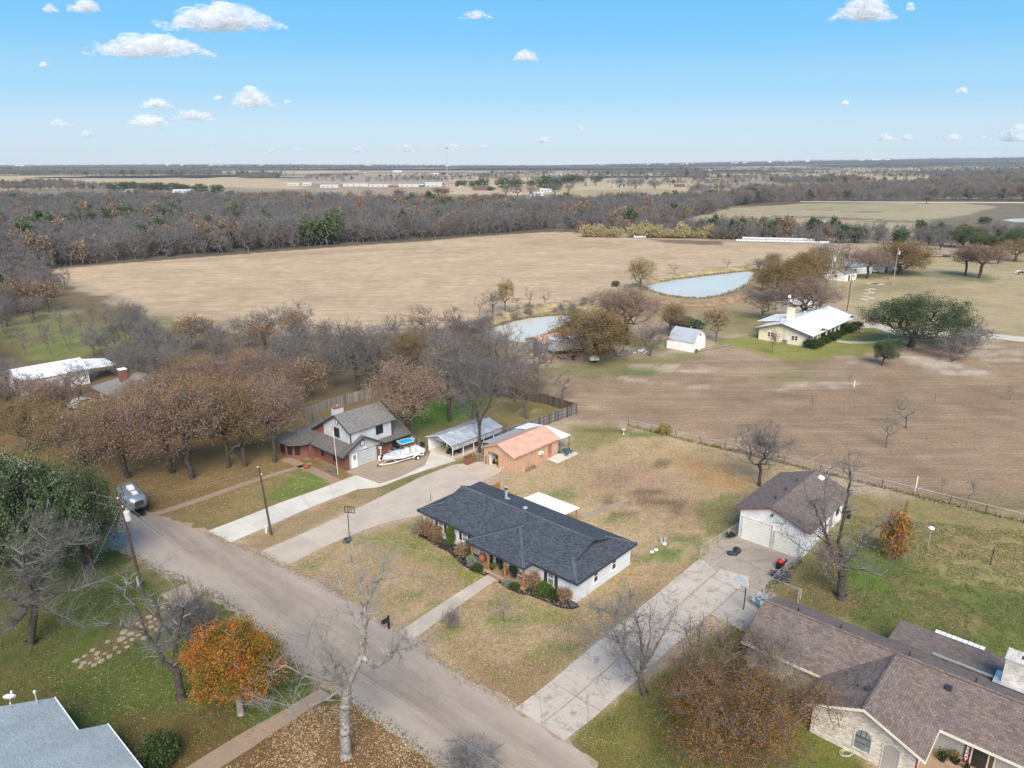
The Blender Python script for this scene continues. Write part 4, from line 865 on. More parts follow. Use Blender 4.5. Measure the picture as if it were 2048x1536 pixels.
build_each(m, 'rake_board', mat('red_brown_trim', (.20, .07, .06, 1)), hF)
for (a, b, h_) in ((3.6, 7.05, 2.75), (.4, 3.2, 2.3)):
    gd = empty('garage_door', (0, 0, 0), parent=hF); n = 7; MB().box(-.03, .0, a, b, .02, h_).build('gap_shade_sheet', M_trim, gd)  # dark sheet behind the panels paints the shade of recess and gaps
    for k in range(n): MB().box(-.07, -.03, a+.03, b-.03, .02+k*h_/n, .02+(k+1)*h_/n-.035).build('panel', mat('cream_panel', (.74, .73, .67, 1), .5, .05), gd)
    m = MB(); wbox(m, 'w', 0, a-.14, a, 0, h_+.14, 0, .08); wbox(m, 'w', 0, b, b+.14, 0, h_+.14, 0, .08); wbox(m, 'w', 0, a, b, h_, h_+.14, 0, .08); m.build('frame', mat('shadow_grey_trim', (.50, .48, .43, 1)), gd)  # frame colour greyed to paint the shadow round the door
m = MB(); m.box(8.4, 9.3, -.05, .0, 0, 2.05); m.build('side_door', mat('stained_door', (.36, .30, .26, 1), .7, .3), hF)
window(hF, 's', 0, 10.4, 11.3, 1.3, 2.3, M_trim, M_glass)
sk = lambda x, y: 3.62+(y+.85)*(5.25-3.62)/4.57
MB().slab([(11.6, 2.4, sk(0, 2.4)+.14), (12.5, 2.4, sk(0, 2.4)+.14), (12.5, 3.0, sk(0, 3.0)+.14), (11.6, 3.0, sk(0, 3.0)+.14)], .2).build('skylight', mat('milky_dome', (.8, .82, .82, 1), .3, .05), hF)
for x in (2.5, 5.5, 9.0): MB().lathe([(.09, 4.9), (.09, 5.27), (.17, 5.3), (.15, 5.36)], 8, (x, 4.5)).build('roof_vent', M_trim, hF)
MB().box(-.55, -.15, 3.5, 3.62, 4.3, 4.42).box(-.62, -.5, 3.42, 3.7, 4.2, 4.35).build('yard_light', M_trim, hF)

# ---- G: brown shingled brick house, lower right
G0 = G(1884.5, 1454.7, 2.7)
hG = empty('brick_house', (G0[0], G0[1], 0), HROT, 'long brown shingle roof house of cream mottled brick with arched windows', 'house')
s = .42
m = MB(); gable_x  # main roof
m.slab([(-.35, -12, 2.72), (-.35, 15.3, 2.72), (4, 15.3, 4.62), (4, -12, 4.62)], .15); m.slab([(4, 15.3, 4.62), (4, -12, 4.62), (8.3, -12, 2.8), (8.3, 15.3, 2.8)], .15)
rfG = m.build('roof', M_shB, hG)
m = MB(); m.slab([(-4.35, .08, 2.73), (-.3, .08, 2.73), (4.0, 4.33, 4.60), (-4.35, 4.33, 4.60)], .15); m.slab([(-4.35, 4.33, 4.60), (4.0, 4.33, 4.60), (-.3, 8.55, 2.73), (-4.35, 8.55, 2.73)], .15)
m.build('wing_roof', M_shB, hG)
m = MB(); m.slab([(8.1, 5.95, 3.02), (8.1, -12, 3.02), (12.5, -12, 2.5), (12.5, 5.95, 2.5)], .15); m.build('rear_roof', M_shB, hG)
m = MB(); caps(m, (4, -12, 4.65), (4, 15.3, 4.65), .18); caps(m, (-4.3, 4.33, 4.63), (3.6, 4.33, 4.63), .18); m.build('ridge_caps', M_shB, hG, kind='stuff')
m = MB(); m.wallx(-3.7, .2, [(.75, -.1), (7.9, -.1), (7.9, 2.7), (4.33, 4.3), (.75, 2.7)]); m.box(-3.5, 1.0, .75, .95, -.1, 2.7); m.box(-3.5, .3, 7.7, 7.9, -.1, 2.7); m.box(.3, .5, 7.9, 14.9, -.1, 2.7); m.box(.5, 8, 14.7, 14.9, -.1, 2.7); m.box(7.8, 8, -12, 14.7, -.1, 2.7)
m.build('wall', M_bC, hG)
m = MB(); m.box(.85, 1.0, -12, .75, -.1, 2.72); m.build('porch_wall', ribbed('pale_grey_siding', (.42, .42, .38, 1), .14, .4, .7, dark=.72), hG)
m = MB()
M_cremt = mat('cream_trim', (.62, .59, .50, 1), .5, .06)
for (x0, x1, y0, y1, z0, z1) in [(-4.38, -4.35, .05, 4.33, 0, 0)]:
    pass
for (y0, z0, y1, z1) in [(.08, 2.71, 4.33, 4.58), (4.33, 4.58, 8.55, 2.71)]:
    m.add([(-4.4, y0, z0), (-4.4, y1, z1), (-4.4, y1, z1-.2), (-4.4, y0, z0-.2), (-4.34, y0, z0), (-4.34, y1, z1), (-4.34, y1, z1-.2), (-4.34, y0, z0-.2)], [(0, 1, 2, 3), (7, 6, 5, 4), (0, 4, 5, 1), (3, 2, 6, 7), (0, 3, 7, 4), (1, 5, 6, 2)])
m.box(-4.35, -.4, .03, .08, 2.5, 2.71); m.box(-.42, -.36, -12, .03, 2.5, 2.71); m.box(-.42, -.36, 8.56, 15.3, 2.5, 2.71); build_each(m, 'fascia', M_cremt, hG)
# string of small lamps along the gutter: kept as one part
rnd = random.Random(3); m = MB()
def bulbs(a, b, st=.36):
    a, b = Vector(a), Vector(b); n = int((b-a).length/st)
    for k in range(n):
        p = a.lerp(b, k/n); m.box(p.x-.018, p.x+.018, p.y-.018, p.y+.018, p.z+.01, p.z+.06)
bulbs((-4.38, .08, 2.72), (-4.38, 4.33, 4.59)); bulbs((-4.38, 4.33, 4.59), (-4.38, 8.5, 2.72)); bulbs((-4.35, .05, 2.72), (-.4, .05, 2.72)); bulbs((-.4, .05, 2.72), (-.4, -8, 2.72)); bulbs((-.4, 8.6, 2.72), (-.4, 12, 2.72))
m.build('gutter_light_string', mat('white_bulb', (.5, .5, .46, 1), .3), hG, kind='stuff')
def arch_pts(y0, y1, z0, z1, n=9):
    r = (y1-y0)/2; c = (y0+y1)/2; rz = min(r, .55)
    return [(y0, z0), (y1, z0)]+[(c+r*math.cos(math.pi*k/n), z1-rz+rz*math.sin(math.pi*k/n)) for k in range(n+1)]
for (a, b, z0, z1, mm, nm) in [(3.65, 4.7, .65, 2.35, M_gl2, 'arched_window'), (1.75, 2.75, .0, 2.25, ribbed('grey_shutter_boards', (.33, .31, .29, 1), .13, .3, .8), 'arched_shutter')]:
    o = MB().wallx(-3.73, .05, arch_pts(a, b, z0, z1)).build(nm, mm if 'shut' in nm else glass('screened_glass', (.13, .145, .15, 1), .3), hG)
    ms = MB(); pp = arch_pts(a, b, z0, z1)[2:]; cy = (a+b)/2; cz = z1-.55
    for i in range(len(pp)-1):
        for f_ in (0, .5):
            y_, z_ = pp[i][0]*(1-f_)+pp[i+1][0]*f_, pp[i][1]*(1-f_)+pp[i+1][1]*f_
            d = Vector((y_-cy, z_-cz)).normalized(); t = Vector((-d.y, d.x))*.055
            q4 = [(y_+d.x*.02-t.x, z_+d.y*.02-t.y), (y_+d.x*.02+t.x, z_+d.y*.02+t.y), (y_+d.x*.2+t.x, z_+d.y*.2+t.y), (y_+d.x*.2-t.x, z_+d.y*.2-t.y)]
            ms.wallx(-3.76, .06, q4)
    for side in (a-.1, b+.02):
        for k in range(int((z1-.55-z0)/.1)): ms.box(-3.76, -3.7, side, side+.08, z0+k*.1, z0+k*.1+.08)
    if 'win' in nm: ms.box(-3.8, -3.68, a-.12, b+.12, z0-.12, z0-.02)
    ms.build('brick_surround', M_bC, o, kind='stuff')
    if 'win' in nm:
        mf = MB(); mf.box(-3.76, -3.73, a, b, 1.7, 1.75); mf.box(-3.76, -3.73, a, b, 1.2, 1.24)
        for k in (1, 2): mf.box(-3.76, -3.73, a+(b-a)*k/3-.015, a+(b-a)*k/3+.015, 1.75, 2.3)
        mf.build('frame', M_trim, o)
# porch: door, sidelight, wall lamps, letter board
MB().box(.78, .85, -2.95, -2.02, .05, 2.2).build('storm_door', glass('dark_door_glass', (.02, .018, .016, 1), .2), hG)
MB().box(.76, .85, -2.02, -1.92, 0, 2.35).box(.76, .85, -3.05, -2.95, 0, 2.35).box(.76, .85, -2.95, -2.02, 2.2, 2.35).build('door_frame', M_cremt, hG)
MB().box(.79, .85, -3.3, -3.07, .2, 2.1).build('sidelight', mat('amber_glass', (.12, .07, .03, 1), .3), hG); MB().box(.76, .85, -3.42, -3.32, 0, 2.35).build('door_frame', M_cremt, hG)
for y in (-.95, -3.95): MB().box(.68, .85, y-.1, y+.1, 1.65, 1.95).box(.74, .85, y-.04, y+.04, 1.95, 2.05).build('wall_lamp', M_trim, hG)
sgn = empty('letter_sign', toW(G0, (.80, -1.70))+(0,), HROT, 'tall dark red board with white capital letters beside the brick house door', 'sign')
MB().box(-.03, .02, -.18, .18, .1, 2.35).build('board', mat('wine_red', (.17, .012, .02, 1), .5, .1), sgn)
def letters(txt, size, parent, locs, rot, m, name='letter'):
    for ch, p in zip(txt, locs):
        cu = bpy.data.curves.new(name, 'FONT'); cu.body = ch; cu.size = size; cu.extrude = .008; cu.align_x = 'CENTER'; cu.align_y = 'CENTER'; cu.offset = .012
        o = bpy.data.objects.new(name, cu); COL.objects.link(o); o.parent = parent; o.location = p; o.rotation_euler = rot
        dg = bpy.context.evaluated_depsgraph_get(); me_ = bpy.data.meshes.new_from_object(o.evaluated_get(dg)); bpy.data.objects.remove(o); bpy.data.curves.remove(cu)
        me_.materials.clear(); me_.materials.append(m); o = bpy.data.objects.new(name, me_); COL.objects.link(o); o.parent = parent; o.location = p; o.rotation_euler = rot
letters('MERRY', .36, sgn, [(-.04, 0, 1.72-.335*k) for k in range(5)], (math.pi/2, 0, -math.pi/2), M_wp)
sg2 = empty('letter_sign', toW(G0, (-3.2, .7))+(0,), HROT, 'narrow red letter board on the corner of the garage wing', 'sign')
MB().box(-.16, .16, -.04, .0, .1, 2.1).build('board', MATS['wine_red'], sg2)
MB().box(-4.3, 1.8, -.3, .7, -.05, .02).build('porch_floor', concrete('pebble_floor', col(190, 160, 132, .6), 0, 0, dirt=.5), hG) if False else None
sheet('porch_pebbles', None, .03, concrete('pebble_floor', col(196, 168, 140, .62), 0, 0, dirt=.55), 0, pts=[toW(G0, p) for p in [(-3.4, .72), (.84, .72), (.84, -6), (-3.4, -6)]])
# chimney
chy = -2.9
o = MB().box(7.5, 9.0, chy-1.6, chy+.6, 2.4, 5.5).build('chimney', brick('whitewashed_brick', (.62, .60, .56, 1), (.36, .30, .26, 1), (.55, .53, .5, 1), stain=.2), hG)
MB().box(7.42, 9.08, chy-1.68, chy+.68, 5.5, 5.62).build('cap', M_bC, o); MB().box(8.0, 8.5, chy-.9, chy-.3, 5.62, 5.64).build('flue_hole', M_inside, o)
m = MB(); m.slab([(6.9, chy+1.1, 3.52), (9.4, chy+1.1, 3.1), (9.4, chy-2.2, 3.1), (6.9, chy-2.2, 3.52)], .05); m.build('flashing', mat('crumpled_foil', (.62, .66, .70, 1), .3, .15, 3, metal=.6, bump=.8), o)
m = MB(); m.slab([(8.0, 2.6, 3.14), (8.0, -1.7, 3.14), (8.45, -1.7, 3.06), (8.45, 2.6, 3.06)], .03); m.build('valley_strip', mat('grey_green_strip', (.25, .28, .26, 1), .6, .1), hG)
m = MB()
for k in range(9): m.slab([(12.3, 2.9-k*.42, 2.62), (12.3, 3.28-k*.42, 2.62), (12.95, 3.28-k*.42, 2.54), (12.95, 2.9-k*.42, 2.54)], .03)
build_each(m, 'translucent_panel', M_wp, hG)
for x, y in [(4.6, 12.5), (4.6, 8.9), (4.6, 3.6), (4.6, -1.0), (-1.4, 5.6), (4.5, -5)]: MB().lathe([(.06, 4.0), (.06, 4.75)] if x > 0 else [(.06, 3.6), (.06, 4.3)], 8, (x, y)).build('vent_pipe', M_trim, hG)
MB().box(2.6, 3.0, .2, .6, 4.0, 4.35).build('roof_vent', M_trim, hG); MB().box(-2.0, -1.5, 4.7, 4.95, 4.35, 4.62).build('roof_vent', M_trim, hG)

# ---- H: pale grey roof, lower left corner
H0 = G(157, 1460, 3.6)
hH = empty('grey_roof_house', (H0[0], H0[1], 0), HROT, 'pale grey shingle roofed house cut off by the lower left corner', 'house')
s = .40; zz = lambda x: 2.75-s*(x-.2)
m = MB(); m.slab([(.2, 1.19, zz(.2)), (.2, 6.15, zz(.2)), (-8, 6.15, zz(-8)), (-8, 1.19, zz(-8))], .16); m.slab([(2.1, 1.19, zz(2.1)), (2.1, -14, zz(2.1)), (-8, -14, zz(-8)), (-8, 1.19, zz(-8))], .16)
m.slab([(-8, 6.15, zz(-8)), (-8, -14, zz(-8)), (-16, -14, 2.8), (-16, 6.15, 2.8)], .16)
m.build('roof', M_shP, hH)
m = MB(); m.box(.2, .27, 1.19, 6.2, zz(.2)-.2, zz(.2)+.01); m.box(2.1, 2.17, -14, 1.24, zz(2.1)-.2, zz(2.1)+.01); build_each(m, 'gutter', M_wp, hH)
m = MB(); m.box(-15.4, -.4, 1.2, 5.7, -.1, 2.2); m.box(-15.4, 1.4, -13.5, 1.0, -.1, 1.75); m.build('wall', M_bC, hH)
m = MB(); m.lathe([(.05, 3.2), (.05, 4.15), (.13, 4.15), (.13, 4.35), (.05, 4.42)], 8, (-1.0, 5.7)); m.build('vent_pipe', M_galvpipe, hH)
dsh = empty('satellite_dish', toW(H0, (-2.6, 5.6))+(zz(-2.6),), HROT+1.1, 'small white satellite dish on the pale grey roof', 'satellite dish')
MB().tube([(0, 0, -.1), (0, 0, .4), (.15, 0, .7)], .03).build('mast', M_galvpipe, dsh); MB().tube([(.15, 0, .7), (.7, 0, .85)], .02).build('arm', M_wp, dsh)
o = MB().lathe([(.0, -.02), (.2, .01), (.4, .09), (.41, .1), (.2, .03), (0, 0)], 16).build('dish', M_wp, dsh, smooth=True); o.location = (.1, 0, .85); o.rotation_euler = (0, R(62), 0)
MB().box(-.06, .06, -.06, .06, -.05, .08).build('receiver', M_wp, dsh).location = (.72, 0, .88)

# ---- I: gambrel shed
I0 = G(1386.7, 705.4)
hI = empty('barn_shed', (I0[0], I0[1], 0), HROT, 'white gambrel shed with blue grey shingle roof beside the vegetable plot', 'shed')
gp = [(0, 0), (5.5, 0), (5.5, 2.3), (4.6, 3.95), (2.75, 4.85), (.9, 3.95), (0, 2.3)]
m = MB()
for y in (0, 6.25): m.wally(y, .15, gp)
m.box(0, .15, .15, 6.25, 0, 2.3); m.box(5.35, 5.5, .15, 6.25, 0, 2.3); m.build('wall', M_wside, hI)
m = MB(); 
for (xa, za_, xb, zb_) in [(-.12, 2.28, .88, 4.0), (.88, 4.0, 2.75, 4.92), (2.75, 4.92, 4.62, 4.0), (4.62, 4.0, 5.62, 2.28)]: m.slab([(xa, -.2, za_), (xb, -.2, zb_), (xb, 6.6, zb_), (xa, 6.6, za_)], .09)
m.build('roof', M_gsh, hI)
m = MB(); m.box(1.9, 3.6, -.04, 0, .1, 2.3); o = m.build('door', M_wp, hI); MB().box(2.72, 2.78, -.06, -.04, .1, 2.3).build('door_split', M_galvpipe, o)
MB().box(2.5, 3.0, -.05, 0, 3.6, 4.1).build('vent', M_trim, hI); MB().lathe([(.1, 4.7), (.1, 5.15), (.2, 5.18), (.18, 5.32)], 10, (2.9, 2.6)).build('turbine_vent', M_galvpipe, hI)
MB().box(-.1, .9, 6.4, 7.0, 0, 1.8).build('side_box', M_wp, hI)

# ---- J: cream ranch with white roof
J0 = G(1614.8, 694)
hJ = empty('farmhouse', (J0[0], J0[1], 0), HROT, 'long cream farmhouse with white metal roof and porch columns', 'house')
M_wr = ribbed('white_metal_roof', (.80, .82, .84, 1), .6, .3, .3, dark=.93)
m = MB(); m.wallx(0, .2, [(0, 0), (12.2, 0), (12.2, 2.85), (6.3, 4.75), (0, 2.85)]); m.box(.2, 8.4, 0, .2, 0, 2.85); m.box(8.2, 8.4, .2, 2, 0, 2.85); m.box(8.4, 20.5, 1.8, 2, 0, 2.85); m.box(20.5, 20.7, 0, 2, 0, 2.85); m.box(20.7, 29, 0, .2, 0, 2.85); m.box(28.8, 29, .2, 12.2, 0, 2.85); m.box(.2, 28.8, 12, 12.2, 0, 2.85)
m.wally(0, .18, [(.3, 2.8), (8.2, 2.8), (4.4, 4.1)]); m.wally(0, .18, [(20.8, 2.8), (28.8, 2.8), (24.8, 4.1)]); m.build('wall', M_cream, hJ)
m = MB(); gable_x(m, -.9, 29.8, -1.3, 13.0, 2.9, 4.95, .12, yr=6.3)
for a, b in ((-.9, 8.9), (20.2, 29.6)):
    c = (a+b)/2 if a > 0 else 4.2
    m.slab([(a, -1.5, 2.95), (c, -1.5, 4.2), (c, 4.6, 4.5), (a, 1.5, 3.6)], .1); m.slab([(c, -1.5, 4.2), (b, -1.5, 2.95), (b, 1.5, 3.6), (c, 4.6, 4.5)], .1)
m.slab([(6, 6.3, 4.6), (18, 6.3, 4.6), (18, 15.5, 3.2), (6, 15.5, 3.2)], .1); m.build('roof', M_wr, hJ)
m = MB()
for (y0, z0, y1, z1) in [(-1.3, 2.9, 6.3, 4.95), (6.3, 4.95, 13.0, 2.9)]:
    m.add([(-.94, y0, z0-.01), (-.94, y1, z1-.01), (-.94, y1, z1-.25), (-.94, y0, z0-.25), (-.88, y0, z0-.01), (-.88, y1, z1-.01), (-.88, y1, z1-.25), (-.88, y0, z0-.25)], [(0, 1, 2, 3), (7, 6, 5, 4), (0, 4, 5, 1), (3, 2, 6, 7), (0, 3, 7, 4), (1, 5, 6, 2)])
m.box(-.9, 29.8, 13, 13.05, 2.65, 2.9); build_each(m, 'fascia', mat('brown_trim', (.10, .08, .06, 1)), hJ)
window(hJ, 'w', 0, 8.3, 10.0, 1.0, 2.3, M_wp, M_glass, mull=1, fw=.12); window(hJ, 'w', 0, 2.4, 4.1, 1.0, 2.3, M_wp, M_glass, mull=1, fw=.12)
window(hJ, 's', 0, 3.4, 5.4, .9, 2.3, M_wp, M_glass, mull=1, fw=.12); window(hJ, 's', 0, 23.8, 25.8, .9, 2.3, M_wp, M_glass, mull=1, fw=.12)
for x in (10.5, 13.5, 17): window(hJ, 's', 1.8, x, x+1.3, .6, 2.2, M_wp, M_glass, fw=.12)
for x in (9.6, 12.6, 15.6, 18.6): MB().box(x, x+.28, -.9, -.62, 0, 2.8).build('porch_column', M_wp, hJ)
o = MB().box(9.4, 11.2, 8.0, 9.4, 3.6, 6.6).build('chimney', M_cream, hJ); MB().box(9.3, 11.3, 7.9, 9.5, 6.6, 6.75).build('cap', M_cream, o)
for x, y in ((16.5, 7.5), (24, 6.9), (5, 9)): MB().lathe([(.2, 4.3), (.2, 5.1), (.38, 5.15), (.35, 5.3)], 8, (x, y)).build('roof_vent', M_galvpipe, hJ)
cd = empty('condenser', toW(J0, (-1.0, 4.9))+(0,), HROT, 'grey air conditioner condenser against the cream farmhouse gable', 'air conditioner'); MB().box(0, .9, 0, .9, 0, .9).build('housing', mat('grey_condenser', (.16, .17, .18, 1), .6), cd); MB().lathe([(.32, .9), (.32, .95), (.1, .97)], 12, (.45, .45)).build('fan_guard', M_trim, cd)

# ---- generic smaller buildings, each with its own walls, roof and openings
def small_house(name, label, cat, px, lx, ly, h, rh, wm, rm, rot=HROT, ridge='x', wins=(), over=.3, group=None, z=0, hip=False, extra=None):
    p = G(*px); hb = empty(name, (p[0], p[1], z), rot, label, cat, group)
    m = MB()
    if hip: m.box(0, lx, 0, ly, -.3, h)
    elif ridge == 'x':
        m.box(.1, lx-.1, 0, ly, -.3, h-.05)
        for x in (0, lx-.1): m.wallx(x, .1, [(0, -.3), (ly, -.3), (ly, h), (ly/2, h+rh*.92), (0, h)])
    else:
        m.box(0, lx, .1, ly-.1, -.3, h-.05)
        for y in (0, ly-.1): m.wally(y, .1, [(0, -.3), (lx, -.3), (lx, h), (lx/2, h+rh*.92), (0, h)])
    m.build('wall', wm, hb); m = MB()
    if hip:
        k = min(lx, ly)/2; o_ = over
        if lx >= ly: a, b = (k, ly/2, h+rh), (lx-k, ly/2, h+rh)
        else: a, b = (lx/2, k, h+rh), (lx/2, ly-k, h+rh)
        c = [(-o_, -o_, h), (lx+o_, -o_, h), (lx+o_, ly+o_, h), (-o_, ly+o_, h)]
        if lx >= ly: m.slab([c[0], c[1], b, a], .12); m.slab([c[1], c[2], b], .12); m.slab([c[2], c[3], a, b], .12); m.slab([c[3], c[0], a], .12)
        else: m.slab([c[0], c[1], a], .12); m.slab([c[1], c[2], b, a], .12); m.slab([c[2], c[3], b], .12); m.slab([c[3], c[0], a, b], .12)
    elif ridge == 'x': gable_x(m, -over, lx+over, -over, ly+over, h-.02, h+rh, .1)
    else: gable_y(m, -over, lx+over, -over, ly+over, h-.02, h+rh, .1)
    m.build('roof', rm, hb)
    for wn in wins:
        f, a, b, z0, z1, kind_ = wn
        if kind_ == 'd': mm = MB(); wbox(mm, f, 0, a, b, z0, z1, 0, .06); mm.build('door', M_trim, hb)
        elif kind_ == 'D': mm = MB(); wbox(mm, f, 0, a, b, z0, z1, 0, .08); mm.build('door', M_whited, hb)
        else: window(hb, f, 0, a, b, z0, z1, M_wp, M_glass, fw=.1)
    return hb
W_ = lambda f, a, b: (f, a, b, 1.0, 2.1, 'w')
b = small_house('metal_barn', 'white metal barn with snow white roof among the oaks at far left', 'barn', (48, 793), 11.5, 9, 3.0, 1.5, M_wside, M_wmet, wins=[('w', 2, 5, 0, 2.6, 'd'), ('s', 7, 8, 0, 2.1, 'd')])
MB().slab([(11.5, 0, 3.0), (17, .5, 2.6), (17, 6, 3.0), (11.5, 6, 3.9)], .08).build('lean_roof', M_wmet, b)
for x, y in ((16.6, .8), (16.6, 5.5)): MB().box(x, x+.1, y, y+.1, 0, 2.7).build('post', M_trim, b)
b = small_house('oak_lot_house', 'grey roofed house with brick chimney behind the brown oaks', 'house', (236, 826), 12, 11, 2.6, 2.4, M_bR, M_shT, hip=True, wins=[W_('w', 2, 3.2), W_('w', 6, 7.2), W_('s', 3, 4.2)])
MB().box(3, 4.1, 4.6, 5.8, 3, 6.2).build('chimney', M_bR, b); MB().box(2.9, 4.2, 4.5, 5.9, 6.2, 6.35).build('chimney_cap', M_wp, b)
small_house('rusty_shed', 'low shed under a rusty corrugated roof by the smaller pond', 'shed', (1085, 706), 11, 6, 2.3, 1.0, mat('old_boards', (.30, .29, .28, 1), .9, .3, 2), M_rust, ridge='x', rot=R(40), wins=[('w', 2, 3, 0, 2, 'd')])
small_house('storage_shed', 'white roofed storage shed just behind the cream farmhouse', 'shed', (1591, 629), 8, 7, 2.6, 1.5, M_cream, M_wmet, rot=R(28), wins=[('s', 2, 4, 0, 2.2, 'D')])
small_house('mobile_home', 'pale mobile home behind the brown oaks beyond the second pond', 'mobile home', (1655, 552), 22, 6, 3, 1.1, M_wside, M_galv, rot=R(20), wins=[W_('s', 2, 4), W_('s', 8, 10), ('s', 13, 14, 0, 2.1, 'd')])
small_house('porch_cabin', 'small white cabin with a covered porch under the brown oaks', 'cabin', (1690, 563), 8, 8, 2.8, 1.8, M_wside, M_shT, rot=R(38), wins=[('s', 2, 3.2, 0, 2.1, 'd'), W_('s', 5, 6.5), W_('w', 3, 4.5)])
small_house('oak_shed', 'pale blue shed half hidden behind the second brown oak', 'shed', (1763, 545), 7, 6, 2.6, 1.4, M_wside, M_wmet, rot=R(30), wins=[('s', 2, 4, 0, 2.2, 'd')])
small_house('tin_shed', 'white tin roofed shed glimpsed through the bare trees left of centre', 'shed', (372, 762), 7, 4, 2.2, .8, M_wside, M_wmet, rot=R(20), wins=[('s', 1, 2, 0, 2, 'd')])
# ================================================================== THINGS
M_pole = mat('creosote_wood', (.075, .048, .038, 1), .9, .3, 3); M_polg = mat('weathered_pole', (.30, .28, .26, 1), .9, .2, 2); M_black = mat('black_plastic', (.012, .012, .014, 1), .45, .2)
M_tyre = mat('tyre_rubber', (.015, .015, .016, 1), .8, .2); M_steel = mat('bare_steel', (.45, .46, .48, 1), .35, .1, metal=.7); M_ceram = mat('porcelain', (.5, .5, .48, 1), .3, .1)
M_wood = mat('grey_timber', (.17, .145, .12, 1), .9, .3, 5); M_log = mat('split_logs', (.22, .15, .10, 1), .95, .4, 5); M_red = mat('red_plastic', (.60, .02, .025, 1), .4, .1); M_blue = mat('blue_plastic', (.03, .20, .30, 1), .5, .1)
M_terra = mat('terracotta', (.30, .10, .06, 1), .7, .2, 3); M_gel = mat('white_gelcoat', (.80, .81, .83, 1), .2, .03); M_deck = mat('grey_deck', (.55, .56, .58, 1), .5, .08); M_canvas = mat('turquoise_canvas', (.02, .33, .55, 1), .6, .06)
M_wire = mat('power_cable', (.27, .26, .25, 1), .5, .1); M_conn = MATS['drive_concrete']
def pole(name, px, h, m_, label, arm=False, trafo=False, tilt=(0, 0), r=.15, group=None):
    p = G(*px); e = empty(name, p, 0, label, 'utility pole', group); e.rotation_euler = (tilt[0], tilt[1], 0)
    MB().tube([(0, 0, -.2), (0, 0, h)], r, 8, r*.72).build('shaft', m_, e)
    if arm: MB().tube([(-.4, -.25, h-.35), (.4, .25, h-.35)], .035, 4).build('crossarm', m_, e)
    for k, (dx, z) in enumerate([(-.12, h+.02), (.16, h-.9)]): MB().lathe([(.03, z), (.09, z+.04), (.06, z+.1), (.09, z+.15), (.02, z+.22)], 8, (dx, 0)).build('insulator', M_ceram, e)
    if trafo:
        t_ = MB().lathe([(.10, h-2.35), (.30, h-2.3), (.31, h-1.35), (.24, h-1.25), (.05, h-1.2)], 14, (.48, -.1)).build('transformer', mat('pale_blue_tank', (.44, .48, .50, 1), .45, .12, 2), e)
        MB().lathe([(.03, h-1.25), (.06, h-1.1), (.04, h-.9)], 8, (.55, -.15)).build('bushing', M_ceram, t_)
    return Vector(p)
def wire(pts, label, r=.011, sag=.6, group=None, name='power_line', cat='power line'):
    P = []
    for i in range(len(pts)-1):
        a, b = Vector(pts[i]), Vector(pts[i+1])
        for k in range(16 if i < len(pts)-2 else 17):
            t_ = k/16; p = a.lerp(b, t_); p.z -= 4*sag*t_*(1-t_); P.append(p)
    return MB().tube(P, r, 3).build(name, M_wire, label=label, cat=cat, group=group, uv=False)
pole('utility_pole', (285, 1178), 10.2, M_pole, 'brown utility pole with a pale grey transformer drum beside the live oak', trafo=True, tilt=(0, R(-4.5)))
pole('utility_pole', (543, 1070), 8.6, M_pole, 'brown wooden pole beside the neighbour concrete driveway', arm=True, tilt=(0, R(-4)))
A1 = G(285, 1178); T1 = (A1[0]-.78, A1[1], 10.15); A2 = G(543, 1070); T2 = (A2[0]-.6, A2[1], 8.4)
far1 = (1.0, 32, 9.0); farL = (-75, 84, 9.7)
for dz, dx, nm in ((0, 0, 'upper'), (-1.0, .35, 'lower')): wire([(farL[0], farL[1], farL[2]+dz), (T1[0]+dx, T1[1], T1[2]+dz), (far1[0]+dx*3, far1[1], far1[2]+dz)], nm+' overhead cable strung along the street from the transformer pole', sag=.8)
wire([T1, T2], 'thin cable crossing the street to the driveway pole', sag=.4, r=.012)
MB().tube([(T1[0], T1[1], 9.3), (A1[0]-5.2, A1[1]-3.2, 0)], .014, 3).build('guy_wire', M_wire, label='slanted guy wire anchoring the transformer pole', cat='guy wire', uv=False)
sm = toW(A0, (1.9, 23.3)); wire([T2, (sm[0], sm[1], 4.05)], 'service cable running from the driveway pole to the ranch roof', sag=.5, r=.012)
MB().box(-.15, .15, -.1, .1, 0, 1.1).build('cabinet', mat('pale_green_box', (.42, .50, .46, 1), .5), label='small pale green utility box at the foot of the transformer pole', cat='utility box', loc=G(279, 1172))
MB().lathe([(.09, 0), (.09, .9), (.12, .92), (.1, 1.02)], 10).build('standpipe', M_wp, label='short white standpipe beside the driveway pole', cat='pipe', loc=G(533, 1066))
pole('utility_pole', (1653, 622), 17, M_polg, 'tall grey pole with a small transformer behind the cream farmhouse', trafo=True); pole('utility_pole', (1694, 622), 11, M_pole, 'dark pole without transformer right of the farmhouse roof')
pole('utility_pole', (1786, 569), 13, M_polg, 'pale pole with a white transformer standing in the pasture fence', trafo=True, arm=True)
